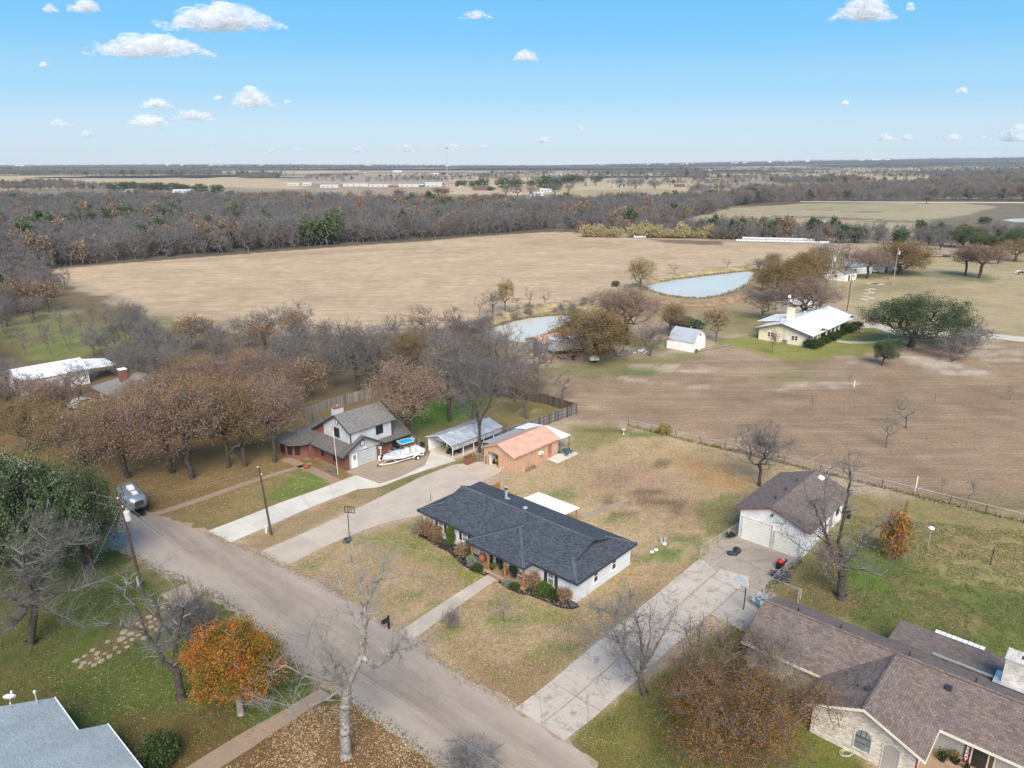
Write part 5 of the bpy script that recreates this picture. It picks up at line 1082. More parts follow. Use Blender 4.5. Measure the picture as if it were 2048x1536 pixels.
# TV mast and aerial at the farmhouse
x, y = toW(J0, (-.35, 5.6)); e = empty('aerial_mast', (x, y, 0), 0, 'lattice aerial mast with a wide TV antenna on the farmhouse gable', 'antenna mast')
m = MB()
for a in (0, 2.09, 4.19): m.tube([(.16*math.cos(a), .16*math.sin(a), 0), (.16*math.cos(a), .16*math.sin(a), 9.6)], .025, 3)
for k in range(19): a = k*2.09; m.tube([(.16*math.cos(a), .16*math.sin(a), k*.5), (.16*math.cos(a+2.09), .16*math.sin(a+2.09), k*.5+.5)], .015, 3)
m.build('lattice', M_galvpipe, e, kind='stuff', uv=False); MB().tube([(0, 0, 9.4), (0, 0, 11.6)], .035, 4).build('mast', M_galvpipe, e)
m = MB(); m.tube([(-2.6, .3, 10.2), (2.6, -.3, 10.2)], .03, 4)
for k in range(9): xk = -2.4+k*.6; m.tube([(xk, .28-k*.07-.8, 10.2), (xk, .28-k*.07+.8, 10.2)], .018, 3)
m.build('antenna', mat('copper_rods', (.36, .22, .14, 1), .5), e, kind='stuff', uv=False); o = MB().lathe([(.3, 0), (.34, .05), (.02, .12)], 12).build('dish', M_wp, e); o.location = (.1, -.1, 11.5); o.rotation_euler = (R(70), 0, 0)

# basketball hoops
def hoop(loc, rz, label, postm, boardm, solid, base):
    e = empty('basketball_hoop', loc, rz, label, 'basketball hoop'); e_h = 3.35
    MB().tube([(0, 0, 0), (0, 0, e_h-.3)], .055, 8).build('post', postm, e)
    MB().tube([(0, 0, e_h-.35), (0, -.55, e_h-.1)], .045, 6).build('arm', postm, e)
    bh = empty('backboard', (0, -.6, e_h), parent=e)
    if solid:
        m = MB(); pts = [(-.7, -.35), (.7, -.35), (.8, .1), (.62, .5), (.3, .62), (-.3, .62), (-.62, .5), (-.8, .1)]; m.wally(-.02, .04, pts); m.build('board', boardm, bh)
    else:
        m = MB(); wd, hh = .62, .42; m.box(-wd, wd, -.02, .02, -hh, -hh+.09); m.box(-wd, wd, -.02, .02, hh-.09, hh); m.box(-wd, -wd+.09, -.02, .02, -hh+.09, hh-.09); m.box(wd-.09, wd, -.02, .02, -hh+.09, hh-.09)
        m.box(-.25, .25, -.02, .02, .18, .23); m.box(-.25, -.2, -.02, .02, -.33, .18); m.box(.2, .25, -.02, .02, -.33, .18); m.build('board', boardm, bh)
    m = MB(); m.tube([(.23*math.cos(k*.628), -.3+.23*math.sin(k*.628), -.3) for k in range(11)], .014, 4); m.build('rim', M_black if not solid else M_trim, bh)
    m = MB()
    for k in range(8): a = k*.785; m.tube([(.23*math.cos(a), -.3+.23*math.sin(a), -.3), (.12*math.cos(a+.4), -.3+.12*math.sin(a+.4), -.68)], .008, 3)
    m.build('net', M_wp, bh, kind='stuff', uv=False)
    if base: m = MB(); m.slab([(-.45, .1, .12), (.45, .1, .12), (.4, 1.25, .22), (-.4, 1.25, .22)], .22); m.build('base', mat('black_base', (.03, .036, .045, 1), .5), e)
    return e
hoop(G(699, 1076), R(200-48+20), 'black portable basketball hoop with an open square backboard on the driveway edge', M_trim, M_trim, False, True)
hoop(G(1487, 1220), R(-62), 'basketball hoop with a white fan backboard on a dark post by the old driveway', mat('rust_brown_post', (.06, .025, .02, 1)), mat('faded_backboard', (.62, .66, .68, 1), .5, .1), True, False)
# mailbox
e = empty('mailbox', G(778, 1258), R(48), 'black mailbox on a black post at the road edge by the front walk', 'mailbox')
MB().box(-.08, .08, -.08, .08, 0, 1.45).build('post', M_black, e); MB().box(-.35, .1, -.05, .05, .82, .9).build('arm', M_black, e)
m = MB(); n = 9; pr_ = [(-.16, 0), (.16, 0)]+[(.16*math.cos(math.pi*k/n), .22+.16*math.sin(math.pi*k/n)) for k in range(n+1)]; m.wallx(-.75, .62, [(a, b+.92) for a, b in pr_]); bx = m.build('box', M_black, e); MB().box(-.77, -.75, -.14, .14, .93, 1.2).build('door', M_trim, bx)
# flagpole, bench, pots, gnome-size things at the neighbour
def atB(x, y, z=0): a, b = toW(B0, (x, y)); return (a, b, z)
e = empty('flagpole', atB(-1.55, -.3), 0, 'bare white flagpole leaning slightly beside the garden bench', 'flagpole'); e.rotation_euler = (0, R(-2), 0); MB().tube([(0, 0, 0), (0, 0, 6.4)], .04, 8, .025).build('shaft', M_wp, e); MB().lathe([(.0, 6.4), (.06, 6.47), (0, 6.54)], 8).build('finial', M_wp, e)
e = empty('garden_bench', atB(-1.6, .95), HROT-math.pi/2, 'weathered grey wooden glider bench against the brick garage wing', 'bench')
for k in range(4): MB().box(-.85, .85, -.1-.13*k, -.0-.13*k, .42, .46).build('seat_slat', M_wood, e)
for k in range(3): MB().box(-.85, .85, .03, .07, .55+.15*k, .66+.15*k).build('back_slat', M_wood, e)
for x in (-.8, .72): MB().box(x, x+.08, -.55, .1, .1, .42).build('leg', M_wood, e); MB().box(x, x+.08, -.55, .1, .62, .68).build('armrest', M_wood, e)
MB().box(-.9, .9, -.6, .12, .04, .1).build('base', M_wood, e)
e = empty('planter', atB(-3.3, 4.8), 0, 'round brick coloured planter on the neighbour front path', 'planter'); MB().lathe([(.28, 0), (.45, .3), (.5, .55), (.4, .56), (.38, .45)], 12).build('pot', M_terra, e)
e = empty('air_conditioner', atB(5.75, -.75), HROT, 'white mini split outdoor unit in front of the neighbour garage door', 'air conditioner'); MB().box(-.45, .45, -.17, .17, .08, .75).build('housing', M_wp, e)
o = MB().lathe([(.26, 0), (.26, .02), (.2, .03), (.05, .03)], 16).build('fan_grille', M_trim, e); o.location = (-.1, -.17, .41); o.rotation_euler = (R(90), 0, 0)
e = empty('air_conditioner', atB(8.0, -.55), HROT, 'grey louvred condenser against the brick wall beside the boat', 'air conditioner'); MB().box(-.4, .4, -.4, .4, 0, .95).build('housing', M_galv, e); MB().lathe([(.33, .95), (.33, .98), (.1, 1.0)], 14).build('fan_guard', M_black, e)
e = empty('wheeled_bin', atB(9.1, -.45), HROT, 'teal blue wheeled bin beside the grey condenser', 'bin'); MB().slab([(-.28, -.3, 1.0), (.28, -.3, 1.0), (.28, .3, 1.0), (-.28, .3, 1.0)], .95).build('body', M_blue, e); MB().box(-.31, .31, -.34, .34, 1.0, 1.07).build('lid', M_black, e)
for x in (-.22, .22): o = MB().lathe([(.1, -.03), (.1, .03)], 10).build('wheel', M_tyre, e); o.location = (x, .3, .1); o.rotation_euler = (0, R(90), 0)
# --- boat on its trailer
bo = Vector(atB(8.3, -3.4)); BR = HROT+R(-8)
e = empty('boat_trailer', bo, BR, 'white boat trailer standing under the white fishing boat', 'trailer')
for s_ in (-1, 1):
    MB().tube([(-4.6, 0, .45), (-3.0, s_*.55, .45), (2.6, s_*.75, .45)], .06, 4).build('frame_rail', M_gel, e)
    w_ = MB().lathe([(.2, -.11), (.33, -.11), (.34, -.05), (.34, .05), (.33, .11), (.2, .11)], 18).build('wheel', M_tyre, e); w_.location = (1.3, s_*1.05, .34); w_.rotation_euler = (R(90), 0, 0)
    o = MB().lathe([(.19, -.115), (.12, -.12), (.03, -.10)], 14).build('rim', M_gel, w_); o = MB().lathe([(.19, .115), (.12, .12), (.03, .10)], 14).build('hub', M_gel, w_)
    m = MB(); pts = [(.55+.0, s_*1.05, .55), (.85, s_*1.05, .80), (1.3, s_*1.05, .88), (1.75, s_*1.05, .80), (2.05, s_*1.05, .55)]
    for i in range(4): a, b = pts[i], pts[i+1]; m.add([(a[0], a[1]-.14, a[2]), (a[0], a[1]+.14, a[2]), (b[0], b[1]+.14, b[2]), (b[0], b[1]-.14, b[2]), (a[0], a[1]-.14, a[2]-.04), (a[0], a[1]+.14, a[2]-.04), (b[0], b[1]+.14, b[2]-.04), (b[0], b[1]-.14, b[2]-.04)], [(0, 1, 2, 3), (7, 6, 5, 4), (0, 3, 7, 4), (1, 5, 6, 2)])
    m.build('fender', M_gel, e); MB().box(2.3, 2.38, s_*.95-.04, s_*.95+.04, .45, 1.5).build('guide_post', M_gel, e)
for x in (-2.0, 0, 2.2): MB().box(x, x+.1, -.75, .75, .4, .48).build('crossbar', M_gel, e)
MB().box(-4.9, -4.6, -.08, .08, .42, .55).build('coupler', M_black, e); MB().tube([(-4.3, .12, 0.0), (-4.3, .12, .8)], .04, 6).build('jack', M_black, e); MB().tube([(-3.9, 0, .45), (-3.75, 0, 1.25)], .06, 4).build('winch_post', M_red, e)
e = empty('fishing_boat', bo+Vector((0, 0, 0)), BR, 'white centre console fishing boat with a turquoise canopy and black outboard', 'boat')
NS = 15; v = []; f = []
for i in range(NS):                                         # bow at x=-4, stern at +2.7
    t_ = i/(NS-1); x = -3.9+6.6*t_; w_ = 1.12*min(1, (t_*2.2+.015)**.62)*(1-.06*max(0, t_-.8)*5); zk = .58+.55*max(0, 1-t_*3.2)**2; zg = 1.42+.28*(1-t_)**2-.05*t_; zch = zk+(.28+.35*max(0, 1-t_*2.5))
    v += [(x, -w_, zg), (x, -w_*.96, zg-.12), (x, -w_*.84, zch), (x, 0, zk), (x, w_*.84, zch), (x, w_*.96, zg-.12), (x, w_, zg)]
for i in range(NS-1):
    for k in range(6): f.append((i*7+k, (i+1)*7+k, (i+1)*7+k+1, i*7+k+1))
f.append(tuple((NS-1)*7+k for k in range(7))); m = MB(); m.add(v, [q_[::-1] for q_ in f]); m.build('hull', M_gel, e)
v = []; f = []
for i in range(NS):
    t_ = i/(NS-1); x = -3.9+6.6*t_; w_ = 1.12*min(1, (t_*2.2+.015)**.62); zg = 1.42+.28*(1-t_)**2-.05*t_; inn = .72 if .30 < t_ < .93 else .02; dz = .42 if .30 < t_ < .93 else .0
    v += [(x, -w_, zg+.01), (x, -w_*inn, zg+.01), (x, -w_*inn*.97, zg-dz), (x, w_*inn*.97, zg-dz), (x, w_*inn, zg+.01), (x, w_, zg+.01)]
for i in range(NS-1):
    for k in range(5): f.append((i*6+k, (i+1)*6+k, (i+1)*6+k+1, i*6+k+1))
MB().add(v, f).build('deck', M_deck, e)
m = MB(); m.prism([(-.55, -.35), (.35, -.35), (.35, .35), (-.55, .35), (-.75, .0)], 1.0, 1.95); m.build('console', M_gel, e); MB().slab([(-.72, -.3, 1.9), (-.45, -.32, 2.3), (-.45, .32, 2.3), (-.72, .3, 1.9)], .03).build('windscreen', M_glass, e)
MB().box(.75, 1.25, -.45, .45, 1.0, 1.55).box(1.18, 1.28, -.45, .45, 1.55, 1.9).build('seat', M_wp, e); MB().box(1.6, 2.2, -.85, .85, 1.05, 1.5).build('stern_bench', M_gel, e); MB().lathe([(.42, 1.1), (.5, 1.4), (.4, 1.62), (.1, 1.68)], 14, (1.5, .55)).build('bait_well', M_gel, e)
for x, y in ((-.6, -.42), (-.6, .42), (.5, -.42), (.5, .42)): MB().tube([(x, y, 1.0), (x*.9, y*1.15, 2.95)], .03, 5).build('top_post', M_steel, e)
cn = MB().slab([(-1.05, -.8, 3.0), (.95, -.8, 3.0), (1.1, 0, 3.08), (.95, .8, 3.0), (-1.05, .8, 3.0), (-1.2, 0, 3.08)], .05).build('canopy', M_canvas, e)
m = MB(); m.tube([(-1.07, -.82, 2.99), (.97, -.82, 2.99), (1.12, 0, 3.07), (.97, .82, 2.99), (-1.07, .82, 2.99), (-1.22, 0, 3.07), (-1.07, -.82, 2.99)], .035, 5); m.build('canopy_rim', M_gel, cn)
for k in range(4): MB().tube([(1.15, -.45+k*.3, 3.02), (1.3, -.45+k*.3, 3.3)], .03, 5).build('rod_holder', M_gel, cn)
o = MB().slab([(2.55, -.22, 2.15), (3.2, -.2, 2.0), (3.2, .2, 2.0), (2.55, .22, 2.15)], .62).build('outboard', M_black, e); MB().box(2.75, 2.98, -.1, .1, .75, 1.45).box(2.7, 3.1, -.13, .13, .62, .75).build('outboard_leg', M_black, o); MB().lathe([(.02, 0), (.16, .02), (.03, .06)], 8).build('propeller', M_steel, o).location = (3.12, 0, .5)
MB().tube([(-3.9, .15, 1.78), (-3.2, .35, 1.8), (-2.4, .3, 1.78)], .03, 5).build('trolling_motor', M_black, e); MB().box(-4.15, -3.85, -.2, .12, 1.68, 1.86).build('motor_head', M_black, e); MB().tube([(-3.1, -.55, 1.7), (-3.1, -.55, 2.0)], .02, 4).build('cleat', M_steel, e)
MB().tube([(1.0, -.9, 1.5), (1.0, -.9, 2.6)], .035, 5).build('navigation_post', M_gel, e)
# --- silver travel trailer at the left road end
p = G(297, 1030); e = empty('travel_trailer', (p[0]-2.7, p[1]+1.7, 0), R(132), 'rounded silver aluminium travel trailer parked under the live oak branches', 'travel trailer')
v = []; f = []; n = 20; NSx = 13
for i in range(NSx):
    t_ = i/(NSx-1)*2-1; s_ = (1-abs(t_)**4.5)**.42 if abs(t_) < 1 else 0; s_ = max(.05, s_)
    for k in range(n): a = 2*math.pi*k/n; c_, d_ = math.cos(a), math.sin(a); v.append((3.3*t_, 1.22*s_**.5*np.sign(c_)*abs(c_)**.6, .75+1.05+1.08*s_*np.sign(d_)*abs(d_)**.62))
for i in range(NSx-1):
    for k in range(n): f.append((i*n+k, (i+1)*n+k, (i+1)*n+(k+1) % n, i*n+(k+1) % n))
f += [tuple(range(n)), tuple((NSx-1)*n+k for k in range(n))[::-1]]; m = MB(); m.add(v, [q_[::-1] for q_ in f]); m.build('shell', mat('polished_aluminium', (.42, .44, .46, 1), .3, .1, 2, metal=.65), e, smooth=True)
MB().box(-.6, .5, -.35, .35, 2.85, 3.12).build('roof_unit', M_wp, e); MB().box(-2.2, -1.4, -.3, .3, 2.75, 2.95).build('roof_hatch', M_wp, e)
for sy in (-1, 1):
    for x in (-.45, .45): o = MB().lathe([(.34, -.1), (.36, 0), (.34, .1)], 16).build('wheel', M_tyre, e); o.location = (x, sy*1.05, .36); o.rotation_euler = (R(90), 0, 0)
    for x in (-2.1, -.4, 1.3): MB().box(x, x+.9, sy*1.20-.02, sy*1.20+.03, 1.65, 2.2).build('window', M_glass, e)
MB().box(-3.36, -3.28, -.5, .5, 1.7, 2.3).build('rear_window', M_glass, e); MB().box(-3.3, 3.9, -.5, .5, .5, .62).build('chassis', M_black, e)
# --- cars
def car(loc, rz, label, c, group=None, truck=False):
    e = empty('parked_car', loc, rz, label, 'car', group); m_ = mat('car_paint_%d' % int(c[0]*100+c[2]*7), c, .25, .05)
    m = MB(); P = [(-2.2, .35), (2.2, .35), (2.25, .75), (1.4, .95), (.75, 1.42), (-1.1 if not truck else -.3, 1.45), (-1.7 if not truck else -.5, 1.0), (-2.2, .95)]; m.wally(-.88, 1.76, P); m.build('body', m_, e)
    m = MB(); m.wally(-.9, 1.8, [(.62, 1.34), (-.95 if not truck else -.25, 1.36), (-1.4 if not truck else -.4, 1.02), (1.15, .98)]); m.build('side_window', M_glass, e); MB().slab([(1.32, -.75, .99), (.76, -.7, 1.43), (.76, .7, 1.43), (1.32, .75, .99)], .02).build('windscreen', M_glass, e)
    for x in (-1.35, 1.35):
        for y in (-.88, .88): o = MB().lathe([(.2, -.1), (.33, -.09), (.33, .09), (.2, .1)], 12).build('wheel', M_tyre, e); o.location = (x, y, .33); o.rotation_euler = (R(90), 0, 0)
    return e
car(G(165, 812), R(70), 'white car parked behind the brown oaks at far left', (.75, .77, .8, 1)); car(G(1725, 470), R(10), 'white car among pale farm scrap beyond the creek', (.7, .72, .74, 1)); car(G(1700, 466), R(40), 'silver car left of the white one beyond the creek', (.5, .52, .55, 1))
car(G(920, 376), R(5), 'white pickup beside the far metal building', (.75, .75, .75, 1), truck=True); car(G(1747, 545), R(20), 'white car half hidden behind the second brown oak', (.72, .75, .78, 1)); car(G(1668, 626), R(48), 'pale blue car glimpsed beyond the farmhouse roof end', (.45, .52, .58, 1))
# --- white box trailer, flatbed, aluminium boat, scrap by the big oak
p = G(1106, 712); e = empty('box_trailer', p, R(24), 'old white box trailer on blocks left of the big golden oak', 'trailer'); MB().box(0, 9, 0, 2.5, 1.0, 3.6).build('body', mat('dull_white_panel', (.55, .57, .58, 1), .5, .1), e); MB().box(-.03, 9.03, -.03, 2.53, 3.6, 3.68).build('roof', M_wmet, e); MB().box(.2, 8.8, .3, 2.2, .6, 1.0).build('chassis', M_black, e); MB().box(-.04, 0, .9, 1.7, 2.6, 2.9).build('vent', M_trim, e)
for x in (6.2, 7.4):
    for y in (.1, 2.3): o = MB().lathe([(.5, -.12), (.5, .12)], 12).build('wheel', M_tyre, e); o.location = (x, y, .5); o.rotation_euler = (R(90), 0, 0)
rnd = random.Random(9)
for i, (u, v, t_) in enumerate([(1096, 716, 'rusty scrap heap left of the white box trailer'), (1120, 719, 'rusty scrap heap in front of the white box trailer'), (1142, 717, 'dark scrap heap right of the white box trailer'), (1275, 705, 'pale scrap heap beside the pinkish tree'), (1232, 704, 'dark scrap heap right of the big golden oak'), (1500, 634, 'rusty farm scrap heap left of the cream farmhouse'), (1560, 632, 'orange rusty scrap beside the storage shed'), (1720, 664, 'rusty scrap along the farm road')]):
    e = empty('scrap_heap', G(u, v), rnd.random()*3, t_, 'scrap heap'); mm_ = [M_rust, M_black, M_wood, M_terra]
    for k in range(7): L = rnd.uniform(.6, 2.0); m = MB(); m.box(-L/2, L/2, -.12, .12, 0, rnd.uniform(.1, .4)); o = m.build(rnd.choice(['plank', 'beam', 'sheet']), rnd.choice(mm_) if 'pale' not in t_ else M_wp, e); o.location = (rnd.uniform(-1.8, 1.8), rnd.uniform(-.8, .8), rnd.uniform(0, .35)); o.rotation_euler = (rnd.uniform(-.2, .2), rnd.uniform(-.2, .2), rnd.random()*3)
e = empty('small_trailer', G(1188, 725), R(10), 'tiny white topped trailer in the shade under the big golden oak', 'trailer'); MB().box(-1, 1, -.6, .6, .6, 1.3).build('body', M_wp, e)
for y in (-.65, .65): o = MB().lathe([(.32, -.08), (.32, .08)], 10).build('wheel', M_tyre, e); o.location = (0, y, .32); o.rotation_euler = (R(90), 0, 0)
MB().slab([(-2.4, -.2, .8), (-1.9, -.7, .75), (2.2, -.75, .7), (2.2, .75, .7), (-1.9, .7, .75), (-2.4, .2, .8)], .55).build('jon_boat', M_steel, label='grey aluminium jon boat lying right of the big golden oak', cat='boat', loc=G(1248, 710), rz=R(38))
e = empty('flatbed_trailer', G(1876, 514), R(4), 'long dark flatbed trailer parked between the pasture oaks', 'trailer'); MB().box(-7, 7, -1.2, 1.2, 1.0, 1.25).build('deck', M_wood, e); MB().box(-7.1, -6.9, -1.2, 1.2, 1.25, 1.9).build('headboard', M_black, e)
for x in (3.5, 4.8, -5.5):
    for y in (-1.1, 1.1): o = MB().lathe([(.5, -.12), (.5, .12)], 10).build('wheel', M_tyre, e); o.location = (x, y, .5); o.rotation_euler = (R(90), 0, 0)
e = empty('burn_barrel', G(1393, 706), 0, 'rusty burn barrel at the corner of the gambrel shed', 'barrel'); MB().lathe([(.3, 0), (.31, .3), (.3, .33), (.31, .6), (.3, .63), (.31, .9), (.28, .9), (.27, .1)], 14).build('drum', mat('brown_drum', (.14, .09, .06, 1), .8, .4, 3), e)
e = empty('raised_bed', G(1398, 704), R(32), 'long timber edged bed running from the gambrel shed', 'raised bed')
for y in (0, 1.1): MB().box(0, 11, y, y+.15, 0, .28).build('side_board', M_wood, e)
MB().box(.0, 11, .15, 1.1, 0, .2).build('soil', MATS['dry_bank_grass'], e)
# cows
def cow(px, rz, label, c1, c2):
    e = empty('cow', G(*px), rz, label, 'cow'); me_ = bpy.data.meshes.new('body')
    V = [(-.95, 0, 1.15), (-.3, 0, 1.12), (.4, 0, 1.15), (.85, 0, 1.2), (1.2, 0, .95), (1.45, 0, .55), (1.6, 0, .35)]; E_ = [(i, i+1) for i in range(6)]; Rr = [.3, .38, .36, .27, .17, .15, .09]
    for bx, yy_ in ((3, .2), (3, -.2), (0, .2), (0, -.2)):
        b = len(V); x = V[bx][0]-(.12 if bx == 3 else -.08); V += [(x, yy_, .75), (x+(.05 if bx == 0 else 0), yy_, .38), (x, yy_, 0)]; E_ += [(bx, b), (b, b+1), (b+1, b+2)]; Rr += [.13, .07, .06]
    b = len(V); V += [(-1.2, 0, 1.1), (-1.25, 0, .6)]; E_ += [(0, b), (b, b+1)]; Rr += [.05, .03]
    me_.from_pydata(V, E_, []); o = bpy.data.objects.new('body', me_); COL.objects.link(o); o.parent = e; sk_ = o.modifiers.new('s', 'SKIN'); o.modifiers.new('d', 'SUBSURF').levels = 1; o.modifiers['d'].render_levels = 1
    for i, r in enumerate(Rr): me_.skin_vertices[0].data[i].radius = (r, r)
    me_.skin_vertices[0].data[1].use_root = True; me_.materials.append(mat('hide_'+('black' if c1[0] < .1 else 'white'), c1, .8, .2, 1.2, c2=c2)); MB().box(1.36, 1.42, -.22, .22, .66, .72).build('ears', me_.materials[0], e); return e
cow((2036, 548), R(185), 'white cow grazing at the far right of the pasture', (.6, .57, .5, 1), (.45, .42, .36, 1)); cow((2041, 550), R(5), 'black cow grazing in front of the white one', (.02, .018, .018, 1), (.04, .035, .03, 1))
for u in (800, 880, 893, 905): cow((u, 384), R(u), 'dark cow grazing on the far stubble beyond the wood', (.02, .018, .018, 1), (.04, .035, .03, 1))['group'] = 'dark cows on the far stubble'

# --- fences
def board_fence(name, label, px, h, m_, posts=2.4, rails=True, bw=.15, pts=None, rail_side=1):
    P = [Vector(p) for p in pts] if pts else [Vector(G(*p)[:2]) for p in px]; o0 = P[0]; e = empty(name, (o0.x, o0.y, 0), 0, label, 'fence'); m = MB(); rr = random.Random(len(label))
    for i in range(len(P)-1):
        a, b = P[i]-o0, P[i+1]-o0; d = (b-a); L = d.length; d /= L; n_ = Vector((-d.y, d.x)); n = int(L/bw)
        for k in range(n):
            s0 = a+d*(k*bw+.006); s1 = a+d*((k+1)*bw-.006); hh = h+rr.uniform(-.04, .04); t_ = n_*.012
            m.prism([((s0-t_).x, (s0-t_).y), ((s1-t_).x, (s1-t_).y), ((s1+t_).x, (s1+t_).y), ((s0+t_).x, (s0+t_).y)], 0, hh)
        k = 0
        while k*posts <= L+.1:
            c = a+d*min(L, k*posts)+n_*.08*rail_side; MB().box(c.x-.05, c.x+.05, c.y-.05, c.y+.05, 0, h+.05).build('post', M_trim if rails else m_, e); k += 1
        if rails:
            for z in (.35, h*.5, h-.25): aa, bb = a+n_*.05*rail_side, b+n_*.05*rail_side; MB().tube([(aa.x, aa.y, z), (bb.x, bb.y, z)], .035, 4).build('rail', M_trim, e)
    m.build('boards', m_, e, kind='stuff', uv=False); return e
M_fw = foliage('weathered_fence_boards', [(.11, .095, .082, 1), (.19, .17, .15, 1), (.25, .23, .21, 1)], .2, .0); M_fd = foliage('dark_fence_boards', [(.06, .05, .042, 1), (.12, .10, .085, 1)], .2, 0)
board_fence('privacy_fence', 'grey wood board fence with dark pipe frame behind the peach workshop', [(1152, 828), (1052, 866), (1000, 885)], 1.9, M_fw, rail_side=1)
board_fence('privacy_fence', 'dark board fence along the far side of the neighbour yard', [(1152, 828), (1090, 808), (1020, 795), (940, 783), (912, 778)], 1.9, M_fd, rails=False)
board_fence('privacy_fence', 'weathered board fence left of the two storey house', [(743, 796), (700, 806), (650, 822), (606, 838), (655, 858)], 1.9, M_fw, rails=False)
board_fence('privacy_screen', 'small orange cedar screen panel behind the charcoal roof', None, 2.0, M_cedar, pts=[toW(A0, (10.9, 22.6)), toW(A0, (13.4, 22.6))], rails=False, posts=2.5)
def wire_fence(name, label, px, h, post_sp, rails, pm, mesh=None, rr=.02, cat='fence', pts=None, pr=.05, jitter=0.0):
    P = [Vector(p) for p in pts] if pts else [Vector(G(*p)[:2]) for p in px]; o0 = P[0]; e = empty(name, (o0.x, o0.y, 0), 0, label, cat); rj = random.Random(5)
    for i in range(len(P)-1):
        a, b = P[i]-o0, P[i+1]-o0; d = b-a; L = d.length; d /= L; n = max(1, round(L/post_sp))
        for k in range(n+(i == len(P)-2)):
            c = a+d*L*k/n; MB().tube([(c.x, c.y, 0), (c.x+rj.uniform(-jitter, jitter), c.y, h*rj.uniform(1, 1.08))], pr, 6).build('post', pm, e)
        for z in rails: MB().tube([(a.x, a.y, z*h), (b.x, b.y, z*h)], rr, 4).build('rail', M_galvpipe, e)
        if mesh:
            m = MB(); st = mesh; k = 0
            while k*st*2.2 < L:
                for sgn_ in (0, 1):
                    s0, s1 = k*st*2.2, k*st*2.2+h; s1 = min(L, s1); z0_, z1_ = (0.05, .05+(s1-s0)) if sgn_ == 0 else (h, h-(s1-s0)+.0)
                    q0, q1 = a+d*s0, a+d*s1; m.tube([(q0.x, q0.y, z0_), (q1.x, q1.y, max(.03, z1_))], .004, 3, caps=False)
                k += 1
            m.build('chain_link', M_wire, e, kind='stuff', uv=False)
    return e
wire_fence('chain_link_fence', 'low chain link fence from the old driveway to the left garage corner', [(1401, 1112), (1474, 1065)], 1.2, 2.2, (1,), M_galvpipe, .14)
wire_fence('chain_link_fence', 'chain link fence right of the garage apron', [(1604, 1121), (1556, 1160), (1541, 1177), (1527, 1189)], 1.2, 1.8, (1,), M_galvpipe, .14)
wire_fence('chain_link_fence', 'short chain link fence behind the brown roof house end', [(1541, 1177), (1600, 1200), (1595, 1206)], 1.2, 2.5, (1,), M_galvpipe, .16)
wire_fence('field_fence', 'long wire and pipe fence between the back yards and the ploughed field', [(1256, 852), (1400, 888), (1500, 910), (1640, 945), (1830, 992), (2048, 1046), (2200, 1084)], 1.2, 4.5, (1.0,), M_trim, None, .028, pr=.045, jitter=.05)
wire_fence('pasture_fence', 'thin wire fence with posts running across the right pasture', [(1780, 570), (1830, 566), (1900, 562), (1970, 560), (2048, 556), (2200, 552)], 1.2, 6, (1.0, .5), M_wood, None, .012, pr=.06)
wire_fence('pasture_fence', 'wire fence along the field side of the pond dam', [(1110, 602), (1180, 596), (1240, 580), (1290, 560), (1400, 545)], 1.2, 6, (1.0, .5), M_wood, None, .012, pr=.07)
wire_fence('iron_gate', 'small iron gate between carport and peach workshop', [(948, 921), (972, 929)], 1.3, 1.2, (1, .5, .1), M_trim, .2, .02)
wire_fence('yard_fence', 'dark wire fence between the condensers and the carport', [(822, 880), (856, 905)], 1.2, 2, (1,), M_trim, .2, .02)
MB().tube([(0, 0, 0), (0, 0, 2.4)], .07, 8).build('white_pipe', M_wp, label='single white pipe post standing at the field fence', cat='post', loc=G(1830, 986))
e = empty('yard_lamp', G(1855, 1098), 0, 'white round topped lamp post in the right back yard', 'lamp post'); MB().tube([(0, 0, 0), (0, 0, 2.5)], .04, 6).build('post', M_galvpipe, e); MB().lathe([(.05, 2.45), (.3, 2.55), (.34, 2.68), (.2, 2.8), (.03, 2.84)], 14).build('globe', M_wp, e)
MB().tube([(0, 0, 0), (.15, .1, 2.1)], .06, 6).build('steel_post', M_trim, label='lone dark steel post in the right back yard', cat='post', loc=G(1980, 1130))
e = empty('clothesline_pole', G(1622, 945), HROT, 'grey leaning pole behind the far garage corner', 'pole'); MB().tube([(0, 0, 0), (.3, 0, 2.2)], .05, 6).build('post', M_polg, e); MB().tube([(-.6, .6, 1.6), (1.2, -1.0, 2.8)], .04, 5).build('crossbar', M_polg, e)
for u, v, t_ in [(1708, 774, 'short white stake beside the pale track'), (1870, 802, 'short dark post alone in the ploughed field')]: MB().tube([(0, 0, 0), (0, 0, 1.3)], .08, 6).build('stake', M_wp if 'white' in t_ else M_wood, label=t_, cat='post', loc=G(u, v))
e = empty('bird_bath', G(1247, 868), 0, 'small stone bird bath near the field fence', 'bird bath'); MB().lathe([(.2, 0), (.1, .1), (.09, .6), (.38, .72), (.4, .8), (.3, .76)], 12).build('basin', M_ceram, e)
